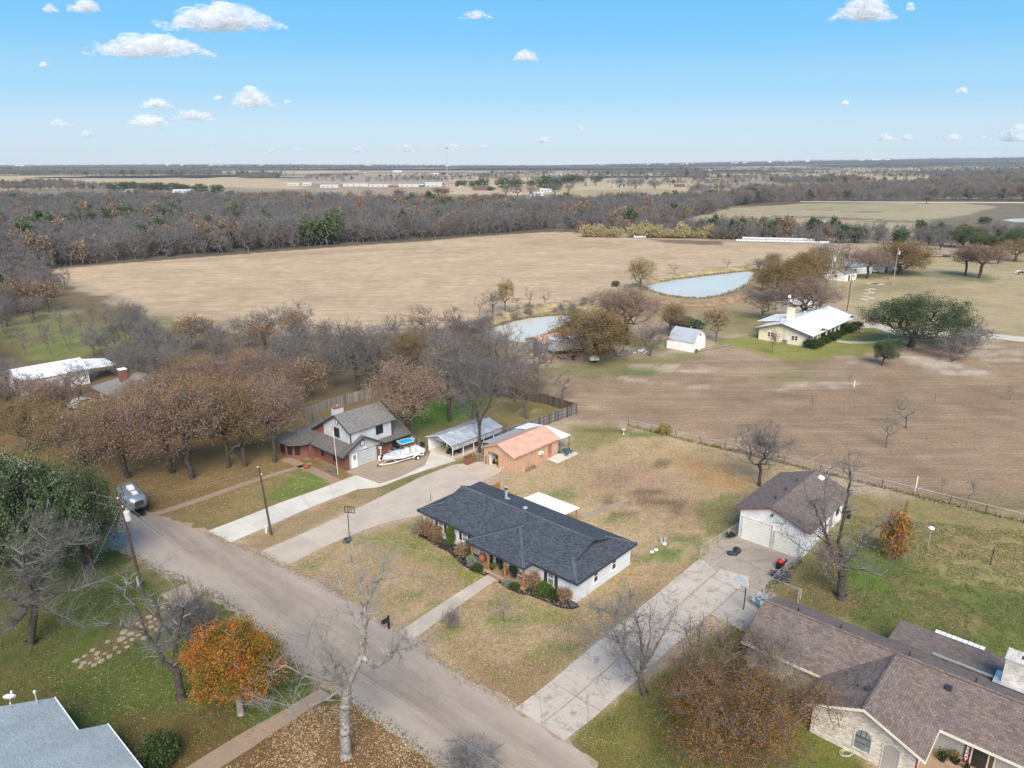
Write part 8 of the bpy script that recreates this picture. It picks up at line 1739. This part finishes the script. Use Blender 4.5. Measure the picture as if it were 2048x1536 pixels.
tufts('weeds', [(1540, 1178), (1604, 1122)], 300, .2, 'weeds under the right chain link fence', 2, L_weed, .25)

# standing grass tufts, dry and green, over the nearer yards
def grass(name, px, n, label, seed, m_, size=.11, th=.4):
    P = np.array([G(u, v)[:2] for u, v in px]); r_ = np.random.RandomState(seed); x = r_.uniform(P[:, 0].min(), P[:, 0].max(), n); y = r_.uniform(P[:, 1].min(), P[:, 1].max(), n)
    k = (polydist(x, y, P.tolist()) > .2) & (fbm(x, y, 1.6, seed+3) > th); x, y = x[k], y[k]
    V, F = quads_np(np.stack([x, y, np.full(len(x), .04)], 1), size, r_); V[:, 2] = np.maximum(V[:, 2], .005)
    o = bpy.data.objects.new(name, np_mesh(name, [(V, F, 0)], [m_])); COL.objects.link(o); tag(o, label, 'grass', kind='stuff')
L_dry = foliage('dry_grass_blades', [(.21, .165, .105, 1), (.31, .25, .17, 1), (.42, .35, .26, 1)], .4, 0); L_grn = foliage('green_grass_blades', [(.055, .075, .022, 1), (.11, .13, .05, 1), (.19, .18, .09, 1)], .5, 0)
grass('dry_grass', [(575, 1135), (700, 1078), (830, 1032), (1000, 1150), (1160, 1210), (1270, 1135), (1390, 1130), (1030, 1405), (900, 1330), (810, 1255), (960, 1160), (780, 1235), (640, 1165)], 60000, 'dry winter grass of the front lawn', 1, L_dry)
grass('dry_grass', [(1030, 985), (1120, 925), (1160, 870), (1260, 870), (1500, 918), (1630, 950), (1480, 1050), (1390, 1110), (1290, 1110)], 30000, 'dry winter grass of the back yard', 2, L_dry, .12)
grass('green_grass', [(-100, 1150), (240, 1110), (370, 1250), (520, 1300), (620, 1400), (400, 1540), (100, 1400), (-100, 1380)], 60000, 'green grass of the lower left lawn', 3, L_grn)
grass('green_grass', [(1560, 1200), (1700, 1030), (2048, 1060), (2200, 1150), (2048, 1340), (1800, 1270)], 60000, 'patchy grass of the right back yard', 4, L_grn, .12)
grass('green_grass', [(1145, 1480), (1340, 1335), (1500, 1240), (1640, 1400), (1640, 1540), (1200, 1540)], 26000, 'grass under the bronze bushy tree', 5, L_grn)

L_reed = foliage('reed_blades', [(.10, .085, .04, 1), (.22, .18, .09, 1), (.34, .28, .15, 1)], .4, 0)
tufts('reeds', [(965, 665), (985, 655), (1010, 646), (1050, 637), (1090, 632), (1140, 630), (1158, 634), (1155, 642), (1130, 652), (1105, 664), (1080, 676)], 2600, .5, 'dry reeds and weeds round the edge of the smaller pond', 5, L_reed, .4)
tufts('reeds', [(1300, 582), (1286, 572), (1310, 566), (1350, 559), (1400, 553), (1450, 547), (1500, 542), (1513, 546), (1508, 557), (1495, 570), (1470, 582), (1440, 592), (1410, 597), (1370, 596), (1330, 591), (1300, 582)], 3600, .6, 'dry reeds and weeds round the edge of the larger pond', 6, L_reed, .4)
tufts('weeds', [(415, 1068), (515, 1107), (571, 1135), (640, 1166), (690, 1198), (800, 1273), (900, 1343), (1030, 1421)], 3000, .28, 'ragged grass creeping over the house side of the road edge', 7, L_dry, .12)
tufts('weeds', [(240, 1092), (310, 1138), (375, 1163), (450, 1203), (520, 1258), (600, 1328), (700, 1400), (800, 1470), (880, 1536)], 2200, .3, 'ragged grass creeping over the near side of the road edge', 8, L_grn, .12)
# ================================================================== FAR WOODS, TOWN, CLOUDS, HAZE
def far_proto(name, rng, leafm=None, nl=0, n=42, twn=4, tr=.05, rx=3.6, H=10, size=.6, twm=None, rz=None, zc=None):
    a = skeleton(rng, H, .10, rx, rx, rz, zc, n, (0, 0), .5, step=1.3)
    t, c = tree_parts(rng, *a, r_root=.16, tip=.03, twig_n=twn, twig_L=1.15, twig_r=tr, cut=.09, leaf=(nl, size, .45, .3) if nl else None)
    me_ = np_mesh(name, t+c, [twm or M_twig]+([leafm] if leafm else [])); return bpy.data.objects.new(name, me_)
fc = bpy.data.collections.new('wood_kinds'); 
fr = np.random.RandomState(8)
kinds = [far_proto('wood_kind_%02d' % i, fr) for i in range(5)]+[far_proto('wood_kind_05', fr, twm=M_twigr), far_proto('wood_kind_06', fr, L_br, 500, size=.7, twm=M_twigr), far_proto('wood_kind_07', fr, L_gr, 1200, size=.75, n=40, twn=1, rx=3.2, rz=4.8, zc=5.0), far_proto('wood_kind_08', fr, L_ye, 500, size=.7)]
for o in kinds: fc.objects.link(o)
def grid_pts(px, sp, seed, jit=.45, keep=1.0, holes=(), hs=None):
    P = np.array([G(u, v)[:2] for u, v in px]); r_ = np.random.RandomState(seed)
    gx, gy = np.meshgrid(np.arange(P[:, 0].min(), P[:, 0].max(), sp), np.arange(P[:, 1].min(), P[:, 1].max(), sp)); gx = gx.ravel(); gy = gy.ravel()
    gx = gx+r_.uniform(-jit, jit, gx.size)*sp*2; gy = gy+r_.uniform(-jit, jit, gy.size)*sp*2
    k = (polydist(gx, gy, P.tolist())+(fbm(gx, gy, 25, 61)-.5)*sp*1.6 > 0) & (np.abs(gx) < gy*.82+60)
    if hs: k &= fbm(gx, gy*1.6, hs[0], hs[2]) > hs[1]
    k &= r_.uniform(size=gx.size) < keep
    return gx[k], gy[k]
def mass(name, label, sets, hmin, hmax, weights, seed, kind_mod=None):
    xs = np.concatenate([s_[0] for s_ in sets]); ysv = np.concatenate([s_[1] for s_ in sets]); r_ = np.random.RandomState(seed); n = len(xs)
    me_ = bpy.data.meshes.new(name); me_.vertices.add(n); zz_ = np.where(ysv > 2000, hill(xs, ysv), 0)
    me_.vertices.foreach_set('co', np.stack([xs, ysv, zz_], 1).ravel())
    sc = r_.uniform(hmin, hmax, n)/10*(.65+.7*fbm(xs, ysv, 35, 4)); sc = np.where(r_.uniform(size=n) < .22, sc*.5, sc); idx = r_.choice(len(kinds), n, p=np.array(weights)/sum(weights))
    # brown and evergreen trees come in groups
    g_ = fbm(xs, ysv, 55, 77); idx = np.where((g_ > .72) & (r_.uniform(size=n) < .3*(weights[7] > 0)), 7, idx); idx = np.where((g_ < .24) & (r_.uniform(size=n) < .3*(weights[6] > 0)), 6, idx)
    for nm, tp, dat in (('scl', 'FLOAT', sc), ('rot', 'FLOAT', r_.uniform(0, 6.28, n)), ('idx', 'INT', idx)):
        a = me_.attributes.new(nm, tp, 'POINT'); a.data.foreach_set('value', dat.astype(float if tp == 'FLOAT' else int))
    o = bpy.data.objects.new(name, me_); COL.objects.link(o); tag(o, label, 'trees', kind='stuff')
    ng = bpy.data.node_groups.new(name, 'GeometryNodeTree'); ng.interface.new_socket('Geometry', in_out='INPUT', socket_type='NodeSocketGeometry'); ng.interface.new_socket('Geometry', in_out='OUTPUT', socket_type='NodeSocketGeometry')
    N = ng.nodes.new; gi = N('NodeGroupInput'); go = N('NodeGroupOutput'); ip = N('GeometryNodeInstanceOnPoints'); ci = N('GeometryNodeCollectionInfo')
    ci.inputs[0].default_value = fc; ci.inputs['Separate Children'].default_value = True; ci.inputs['Reset Children'].default_value = True
    at = {}
    for nm, tp in (('scl', 'FLOAT'), ('rot', 'FLOAT'), ('idx', 'INT')):
        a = N('GeometryNodeInputNamedAttribute'); a.data_type = tp; a.inputs[0].default_value = nm; at[nm] = a.outputs[0]
    cx = N('ShaderNodeCombineXYZ'); L = ng.links.new; L(at['rot'], cx.inputs[2]); L(gi.outputs[0], ip.inputs['Points']); L(ci.outputs[0], ip.inputs['Instance']); ip.inputs['Pick Instance'].default_value = True
    L(at['idx'], ip.inputs['Instance Index']); L(cx.outputs[0], ip.inputs['Rotation']); L(at['scl'], ip.inputs['Scale']); L(ip.outputs[0], go.inputs[0])
    md = o.modifiers.new('scatter', 'NODES'); md.node_group = ng; return o
belt = [(-250, 408), (300, 406), (600, 405), (690, 414), (880, 419), (1010, 418), (1120, 413), (1260, 412), (1400, 405), (1500, 398), (1560, 398), (1470, 414), (1380, 440), (1280, 462), (1180, 458), (1110, 459), (1010, 466), (860, 478), (640, 493), (430, 509), (240, 524), (95, 538), (-250, 560)]
W1 = [4, 4, 4, 4, 4, 1.6, .6, .4, .06]
mass('far_wood', 'wide grey leafless wood beyond the tan hay field', [grid_pts(belt, 5.2, 1)], 9, 13.5, W1, 1)
mass('creek_wood', 'grey leafless thicket behind the cane and white bales', [grid_pts([(1090, 466), (1180, 464), (1400, 464), (1500, 462), (1700, 472), (1860, 476), (2300, 476), (2300, 492), (2000, 494), (1700, 490), (1470, 482), (1300, 474), (1120, 468)], 5.5, 2)], 6, 10, [4, 4, 4, 3, 3, 2, .8, 1.6, .1], 2)
mass('left_wood', 'grey leafless wood at the left edge of the tan field', [grid_pts([(-300, 545), (80, 541), (128, 566), (110, 600), (30, 640), (-300, 650)], 5.5, 3)], 7, 10, [4, 4, 4, 4, 4, 2, .5, .1, .3], 3)
mass('right_wood', 'long wooded belt beyond the green meadow at right', [grid_pts([(1480, 410), (1600, 402), (2400, 401), (2500, 366), (2100, 352), (1900, 366), (1700, 378), (1500, 386)], 8, 4)], 9, 13, [4, 4, 4, 4, 4, 3, 1.2, .3, .15], 4)
hz = [([(-200, 342), (440, 342), (440, 349), (-200, 352)], 11, .35, 12), ([(480, 350), (560, 350), (560, 357), (480, 357)], 9, 0, 8), ([(620, 352), (980, 350), (980, 362), (700, 366), (600, 362)], 16, .60, 14),
      ([(980, 346), (1400, 342), (1420, 368), (1300, 376), (1000, 372), (940, 362)], 16, .60, 5), ([(1380, 380), (1560, 378), (1500, 390), (1400, 396), (1380, 390)], 11, .4, 6), ([(1380, 340), (2048, 336), (2100, 356), (1700, 372), (1400, 372)], 16, .62, 7),
      ([(1540, 362), (1700, 356), (1740, 363), (1560, 370)], 10, .3, 9), ([(0, 370), (110, 366), (210, 374), (200, 381), (0, 380)], 9, .45, 10), ([(1860, 350), (2300, 330), (2400, 372), (1860, 372)], 12, .40, 11)]
mass('town_trees', 'bare hedgerows and scattered groves around the far farms', [grid_pts(p, sp, 20+i, hs=(90, th, sd_) if th else None) for i, (p, sp, th, sd_) in enumerate(hz)], 7, 11, [4, 4, 4, 4, 4, 2, .6, 1.2, .1], 5)
r_ = np.random.RandomState(6); n = 14000; yy = 2300*np.exp(r_.uniform(0, 1.72, n)); xx = r_.uniform(-.76, .76, n)*yy
k = fbm(xx*.35, yy, 420, 71) < .47
for fp_ in ([(1380, 332), (1900, 330), (1900, 342), (1700, 350), (1400, 348)], [(1560, 346), (1780, 348), (1900, 352), (1880, 358), (1700, 358)], [(1400, 358), (1560, 352), (1720, 360), (1600, 368), (1400, 366)]): k &= polydist(xx, yy, [G(*p_)[:2] for p_ in fp_]) < 0
k |= yy > 6000; k &= (fbm(xx, yy, 500, 15) < .56) | (yy > 5500)
xx, yy = xx[k], yy[k]
mass('horizon_wood', 'blue grey woodland stretching to the horizon', [(xx, yy)], 10, 18, [4, 4, 4, 4, 4, 2, .4, 2.0, .0], 6)
# --- cane strip, evergreens and single far trees
for i in range(34):
    u = 1168+i*9.2+rk.uniform(-3, 3); 
    if 1236 < u < 1262: continue
    tree_px('cane', u, 474+(u-1168)*.012, 456+rk.uniform(-8, 8), rk.uniform(16, 28), 'tall yellow cane clump edging the tan field', 'yellow cane along the tan field')
singles = [('live', 231, 381, 364, 46), ('live', 262, 379, 363, 40), ('live', 300, 381, 365, 44), ('live', 322, 380, 365, 30), ('rust', 287, 380, 366, 24), ('live', 345, 381, 366, 36), ('live', 362, 382, 368, 34), ('live', 402, 384, 368, 34), ('live', 434, 385, 369, 26),
           ('bare', 35, 380, 366, 30), ('bare', 80, 382, 366, 34), ('bare', 118, 383, 367, 24), ('bare', 142, 382, 368, 20),
           ('bare', 738, 402, 378, 28), ('rust', 797, 402, 378, 30), ('rust', 878, 397, 375, 30), ('rust', 890, 398, 376, 24), ('yellow', 875, 410, 393, 24), ('cedar', 749, 404, 394, 10), ('cedar', 845, 414, 405, 12),
           ('olive', 972, 412, 388, 36), ('oak', 992, 413, 386, 36), ('oak', 1003, 414, 388, 34), ('live', 924, 373, 360, 24), ('live', 948, 375, 361, 26), ('live', 965, 372, 358, 30), ('live', 982, 381, 374, 20),
           ('live', 1010, 376, 357, 36), ('live', 1032, 374, 359, 34), ('live', 1062, 372, 360, 20), ('live', 1090, 378, 352, 44), ('live', 1108, 380, 356, 34), ('live', 1148, 366, 350, 44), ('live', 1130, 366, 354, 30), ('live', 1196, 364, 352, 22), ('olive', 1182, 362, 349, 14),
           ('bare', 1012, 394, 366, 34), ('bare', 1035, 394, 368, 30), ('bare', 1065, 392, 368, 34), ('bare', 1110, 392, 364, 40), ('bare', 1138, 386, 366, 28), ('bare', 1240, 376, 356, 40), ('bare', 1270, 378, 356, 40), ('bare', 1310, 378, 360, 34),
           ('cedar', 1478, 478, 440, 22), ('cedar', 1568, 458, 446, 16), ('cedar', 1716, 486, 452, 28), ('cedar', 1800, 490, 458, 26), ('live', 1925, 496, 452, 70), ('cedar', 1958, 496, 462, 30), ('cedar', 1992, 500, 470, 30), ('live', 2032, 502, 458, 50), ('cedar', 1968, 448, 434, 22),
           ('rust', 1852, 408, 390, 26), ('rust', 2046, 402, 366, 40), ('oak', 1410, 352, 339, 20), ('bare', 1394, 350, 334, 16), ('bare', 1520, 350, 336, 18), ('bare', 1590, 348, 336, 16), ('bare', 1625, 346, 335, 14), ('yellow', 8, 512, 490, 24), ('bare', 1858, 490, 455, 50), ('bare', 1880, 500, 466, 40)]
ADJ = {'live': 'dark round live oak', 'rust': 'rust leaved tree', 'bare': 'bare grey tree', 'yellow': 'yellow leaved tree', 'cedar': 'dark pointed cedar', 'olive': 'olive brown tree', 'oak': 'brown leaved oak'}
for i, (k_, u, v, vt, w_) in enumerate(singles):
    lk_ = k_
    pl = ('by the white roofed farm at far left' if u < 450 else 'on the stubble beyond the wood' if 700 < u < 900 else 'around the far village houses' if u < 1350 and v < 420 else 'behind the bales and pasture' if v > 430 and u > 500 else 'at the edge of the left wood' if u < 20 and v > 430 else 'on the distant pastures at right')
    tree_px('round' if k_ == 'live' and v < 400 else k_, u, v, vt, w_, ADJ[k_]+' '+pl, ADJ[k_]+'s '+pl)
# --- far buildings
M_dkroof = shingle('dark_far_roof', (.10, .09, .09, 1)); M_tanw = mat('tan_wall', (.42, .34, .26, 1)); M_greenw = mat('green_metal', (.06, .16, .10, 1)); M_redw = mat('red_metal', (.30, .07, .05, 1))
far = [(228, 379, 18, 8, 3, 1.2, 'w'), (345, 386, 26, 10, 3.5, 1.5, 'w'), (250, 384, 12, 8, 3, 1.5, 'g'), (575, 371, 24, 9, 3.5, 1.3, 'w'), (605, 371, 18, 9, 3.5, 1.6, 'w'), (640, 375, 34, 12, 4, 1, 'w'), (686, 373, 46, 10, 4, 1, 'w'), (738, 374, 40, 10, 4, 1, 'w'), (776, 375, 18, 9, 3.6, 1.2, 'r'), (797, 374, 36, 10, 4, 1, 'w'), (838, 374, 8, 8, 3.5, 1, 'n'), (850, 373, 32, 14, 6, 1.4, 'w'), (893, 373, 22, 9, 4, 1, 'g'), (945, 381, 26, 14, 3.5, 4, 'b'), (918, 376, 8, 6, 2.6, 1, 'w'),
       (880, 357, 30, 14, 4, 4, 'g'), (932, 358, 34, 14, 4, 4, 'g'), (860, 350, 30, 12, 4, 3, 'w'), (786, 345, 40, 16, 5, 4, 'w'), (720, 346, 30, 14, 4, 4, 'g'), (706, 343, 24, 12, 4, 4, 'g'), (1040, 358, 30, 14, 4, 3, 'g'), (1060, 392, 18, 9, 3.4, 1.5, 'w'), (1080, 384, 18, 9, 3.4, 1.5, 'w'), (1022, 388, 14, 8, 3, 1.5, 't'), (1100, 352, 40, 14, 4, 3, 'w'), (1170, 352, 36, 14, 4, 3, 'g'), (1225, 376, 18, 9, 3.4, 2, 'w'), (1300, 366, 20, 10, 3.4, 2, 'g'), (1350, 374, 18, 10, 3, 2, 'b'), (1895, 336, 60, 20, 8, 5, 'w'), (1560, 341, 30, 14, 5, 4, 'w'), (1410, 343, 30, 14, 5, 4, 'w')]
wm_ = {'w': (mat('dull_white_wall', (.46, .47, .48, 1)), mat('dull_white_roof', (.52, .53, .55, 1))), 'g': (M_tanw, M_shT), 'r': (M_redw, M_galv), 'n': (M_greenw, M_wmet), 'b': (M_bR, M_dkroof), 't': (M_tanw, M_rust)}
NM = {'w': ('metal_building', 'white roofed metal building'), 'g': ('distant_house', 'grey roofed pale house'), 'r': ('metal_building', 'red walled shed'), 'n': ('metal_building', 'green walled shed'), 'b': ('distant_house', 'dark roofed brick house'), 't': ('metal_building', 'tan shed with rusty roof')}
for i, (u, v, lx, ly, h, rh, k_) in enumerate(far):
    rot = R(rk.uniform(-14, 14)); pl = 'at the white roofed farm far left' if u < 400 else 'in the long shed row past the wood' if u < 930 and v > 366 else 'in the distant village near the radio mast' if u < 1380 else 'on the far horizon at right'
    small_house(NM[k_][0], NM[k_][1]+' '+pl, 'building' if 'metal' in NM[k_][0] else 'house', (u, v), lx, ly, h, rh, wm_[k_][0], wm_[k_][1], rot=rot, wins=[('s', lx*(.15+.25*j), lx*(.15+.25*j)+2, .8, 2.4, 'd') for j in range(3)], group=NM[k_][1]+'s '+pl)
for i in range(30):
    u = rk.uniform(20, 1900); v = rk.uniform(327.5, 332); x, y, _ = G(u, v); y = min(y, 9500); x = (u-1024)/CAM_F*(y*CP+CAM_H*SP)
    hb = empty('warehouse', (x, y, float(hill(x, y))), 0, 'tiny white building on the hazy horizon', 'building', 'white buildings on the horizon')
    L = rk.uniform(40, 120); MB().box(0, L, 0, 30, -2, rk.uniform(9, 15)).build('wall', M_wside, hb)
# radio mast
x, y, _ = G(895, 372); e = empty('radio_mast', (x, y, 0), 0, 'tall thin lattice radio mast with antenna platform on the horizon', 'radio mast'); H = 69.0
m = MB()
for a in (0, 2.09, 4.19): m.tube([(1.6*math.cos(a), 1.6*math.sin(a), 0), (.45*math.cos(a), .45*math.sin(a), H)], .14, 4)
m.build('leg', M_galvpipe, e); m = MB()
for k_ in range(34):
    z0, z1 = H*k_/34, H*(k_+1)/34
    for j in range(3):
        a, b = j*2.09, (j+1)*2.09; r0 = 1.6-1.15*z0/H; r1 = 1.6-1.15*z1/H
        m.tube([(r0*math.cos(a), r0*math.sin(a), z0), (r1*math.cos(b), r1*math.sin(b), z1)], .07, 3, caps=False)
m.build('lattice', M_galvpipe, e, kind='stuff', uv=False); m = MB()
for j in range(6): a = j*1.047; m.box(2.6*math.cos(a)-.25, 2.6*math.cos(a)+.25, 2.6*math.sin(a)-.2, 2.6*math.sin(a)+.2, H-3.5, H-.6)
m.tube([(2.6*math.cos(j*1.047), 2.6*math.sin(j*1.047), H-2) for j in range(7)], .09, 4); m.build('antenna_array', M_trim, e, kind='stuff')
# county road beyond the meadow
sheet('county_road', [(1600, 402.6), (1700, 403), (2300, 405), (2300, 407.5), (1700, 404.6), (1600, 404)], .04, M_track, 0, 40)
# white wrapped bales
M_wrap = mat('white_bale_wrap', (.50, .52, .53, 1), .4, .15, 1.2); M_hay = mat('dry_hay', (.34, .26, .15, 1), .95, .3, 4)
def bale_mesh(m_):
    mb = MB(); n = 14
    for i, x in enumerate((-.62, -.55, .55, .62)):
        r = .74 if i in (1, 2) else .66
        for k in range(n): a = 2*math.pi*k/n; mb.v.append((x, r*math.cos(a), .72+r*math.sin(a)))
    for i in range(3):
        for k in range(n): mb.f.append((i*n+k, i*n+(k+1) % n, (i+1)*n+(k+1) % n, (i+1)*n+k)); mb.mi.append(0)
    mb.f += [tuple(range(n))[::-1], tuple(3*n+k for k in range(n))]; mb.mi += [0, 0]
    me_ = bpy.data.meshes.new('bale'); me_.from_pydata(mb.v, [], mb.f); me_.materials.append(m_); return me_
BW, BH = bale_mesh(M_wrap), bale_mesh(M_hay)
a = Vector(G(1474, 483.5)); b = Vector(G(1660, 488)); L = (b-a).length; n = int(L/1.32); ang = math.atan2(b.y-a.y, b.x-a.x)
for k in range(n):
    p = a.lerp(b, k/n)
    for j in range(2):
        if j and (k < 2 or k > n*.82): continue
        o = bpy.data.objects.new('wrapped_bale', BW); COL.objects.link(o); o.location = (p.x+(.65 if j else 0)+rk.uniform(-.03, .03), p.y+rk.uniform(-.06, .06)+(0 if j else 0), 1.28*j); o.rotation_euler = (0, 0, ang)
        tag(o, ('upper' if j else 'lower')+' white wrapped bale of the long row', 'bale', 'upper bales of the long white row' if j else 'lower bales of the long white row')
for k in range(10):
    u = 1266+(k % 5)*5+(k//5)*3; v = 474.5+(k//5)*2.2; x, y, _ = G(u, v); o = bpy.data.objects.new('wrapped_bale', BW); COL.objects.link(o); o.location = (x, y, 0); o.rotation_euler = (0, 0, .4)
    tag(o, 'white wrapped bale in the short double row left of the cane', 'bale', 'bales of the short double row')
for u in (1440, 1447):
    x, y, _ = G(u, 477.5); o = bpy.data.objects.new('hay_bale', BW if u > 1442 else BH); COL.objects.link(o); o.location = (x, y, 0); o.rotation_euler = (0, 0, 1.2); tag(o, 'loose '+('white' if u > 1442 else 'straw coloured')+' bale between the cane and the long bale row', 'bale')
# --- clouds: heaps of thin puffs far outside the haze
def cloud_mat():
    q = NT('cloud'); t = q.t; tr_ = q.n('ShaderNodeBsdfTransparent'); df = q.n('ShaderNodeBsdfDiffuse'); tl = q.n('ShaderNodeBsdfTranslucent'); df.inputs[0].default_value = tl.inputs[0].default_value = (.97, .975, .985, 1)
    mx = q.n('ShaderNodeMixShader'); mx.inputs[0].default_value = .72; q.l(df.outputs[0], mx.inputs[1]); q.l(tl.outputs[0], mx.inputs[2])
    tc = q.n('ShaderNodeNewGeometry').outputs['Position']; al = q.ramp(q.noise(q.map(tc, (.006, .006, .009)), 1, 4, .65), [(.36, g4(.05)), (.62, g4(.30))])
    m2 = q.n('ShaderNodeMixShader'); q.l(al, m2.inputs[0]); q.l(tr_.outputs[0], m2.inputs[1]); q.l(mx.outputs[0], m2.inputs[2]); q.l(m2.outputs[0], t.nodes['Material Output'].inputs[0]); return q.m
M_cloud = cloud_mat(); SC.cycles.transparent_max_bounces = 48
ico = bpy.data.meshes.new('tmp'); import bmesh
bmm = bmesh.new(); bmesh.ops.create_icosphere(bmm, subdivisions=2, radius=1); iv = np.array([v.co[:] for v in bmm.verts]); bmm.verts.ensure_lookup_table(); ifc = np.array([[l.index for l in f.verts] for f in bmm.faces]); bmm.free(); bpy.data.meshes.remove(ico)
CL = [(443, 30, 245, 58), (300, 90, 240, 46), (505, 197, 76, 34), (313, 206, 62, 20), (298, 239, 84, 30), (388, 231, 86, 20), (120, 247, 54, 12), (175, 267, 22, 12), (88, 129, 22, 8), (1728, 20, 118, 40), (1820, 15, 16, 12), (952, 30, 66, 13), (1052, 110, 48, 22), (812, 298, 44, 13), (718, 299, 38, 12), (597, 300, 38, 9), (543, 301, 16, 9), (970, 294, 30, 8), (910, 294, 32, 11), (1087, 280, 28, 13), (1160, 257, 14, 7), (1770, 274, 40, 15), (1812, 275, 34, 12), (1906, 275, 38, 15), (2032, 268, 56, 30), (1922, 181, 28, 10), (575, 203, 18, 9), (437, 195, 20, 9), (430, 301, 22, 7), (100, 17, 28, 14), (170, 12, 62, 24), (1690, 206, 20, 8), (1968, 275, 14, 6)]
CN = ['big flat bottomed cloud at the top left', 'long tapering cloud below the big top left one', 'heaped small cloud right of the left cloud group', 'small oval cloud above the left cloud group', 'puffy cloud lowest in the left cloud group', 'long low cloud on the right of the left group']
rc = np.random.RandomState(3)
for ci_, (u, v, w_, h_) in enumerate(CL):
    D = 15000.0; b = (v-768)/CAM_F; dy = CP-b*SP; dz = -SP-b*CP; t = D/dy; cx_, cz_ = (u-1024)/CAM_F*t, CAM_H+dz*t; s_ = t/CAM_F; W, Hh = w_*s_*.5, h_*s_*.5
    n = int(min(200, 60+w_*.7)); V = []; F = []
    for k in range(n):
        a = rc.normal()*.5; a = max(-1, min(1, a)); env = (1-abs(a)**1.6)*(.75+.5*vnoise(np.array([a*3+ci_*9.]), np.array([0.]), 1.0, 5)[0])
        r_ = Hh*rc.uniform(.12, .5)*(.35+.75*env); z_ = -Hh*.75+rc.uniform(0, 1)**1.1*Hh*1.6*env
        sh = np.array([W*a*1.02, rc.normal()*Hh*.7, z_]); st = np.array([rc.uniform(1.2, 2.3), 1.3, 1])*r_
        pv = iv*st*(1+.18*rc.normal(size=(len(iv), 1)))+sh; pv[:, 2] = np.maximum(pv[:, 2], -Hh*.85+.1*pv[:, 2]); V.append(pv); F.append(ifc+k*len(iv))
    V = np.concatenate(V); F = np.concatenate(F); me_ = bpy.data.meshes.new('cloud'); me_.vertices.add(len(V)); me_.vertices.foreach_set('co', V.ravel()); me_.loops.add(F.size); me_.polygons.add(len(F)); me_.loops.foreach_set('vertex_index', F.ravel()); me_.polygons.foreach_set('loop_start', np.arange(len(F))*3); me_.polygons.foreach_set('loop_total', np.full(len(F), 3)); me_.update(calc_edges=True)
    me_.polygons.foreach_set('use_smooth', [True]*len(F)); me_.materials.append(M_cloud); o = bpy.data.objects.new('cloud', me_); COL.objects.link(o); o.location = (cx_, D, cz_)
    side = 'left' if u < 700 else 'middle' if u < 1400 else 'right'; hh_ = 'low over the horizon' if v > 240 else 'high in the blue sky'
    if ci_ < 6: tag(o, CN[ci_], 'cloud')
    elif (u, v) == (1728, 20): tag(o, 'bright puffy cloud at the top right edge of the sky', 'cloud')
    else: tag(o, 'small white cloud '+hh_+' on the '+side, 'cloud', 'small clouds '+hh_+' on the '+side)
# --- haze
m = MB(); m.box(-16000, 16000, -400, 13500, -1.5, 240); hzb = m.build('haze', bpy.data.materials.new('haze'), kind='stuff', label='thin blue winter haze over the far country', cat='haze', uv=False)
hm = hzb.data.materials[0]; hm.use_nodes = True; t = hm.node_tree; t.nodes.clear(); vo = t.nodes.new('ShaderNodeVolumePrincipled'); ou = t.nodes.new('ShaderNodeOutputMaterial'); t.links.new(vo.outputs[0], ou.inputs['Volume'])
vo.inputs['Color'].default_value = (.86, .93, 1, 1); vo.inputs['Density'].default_value = .00005; vo.inputs['Anisotropy'].default_value = 0

# --- where a handful share one description, say which one it is, counted from the left of the view
ORD = 'first second third fourth fifth sixth seventh eighth ninth tenth eleventh twelfth thirteenth fourteenth fifteenth sixteenth seventeenth eighteenth nineteenth twentieth'.split()
for t_ in ('twenty', 'thirty', 'forty'): ORD += [t_+' '+w_ for w_ in ORD[:9]]+[{'twenty': 'thirtieth', 'thirty': 'fortieth', 'forty': 'fiftieth'}[t_]]
by = {}
for o in SC.objects:
    if o.parent is None and 'label' in o and 'group' in o: by.setdefault((o['label'], o['group']), []).append(o)
for (lb, gp_), os_ in by.items():
    if 1 < len(os_) <= 50 and len(lb.split()) <= 12:
        os_.sort(key=lambda o: o.location.x/(o.location.y*CP+(CAM_H-o.location.z)*SP))
        for o, wd in zip(os_, ORD): o['label'] = lb+', '+wd+' from the left'
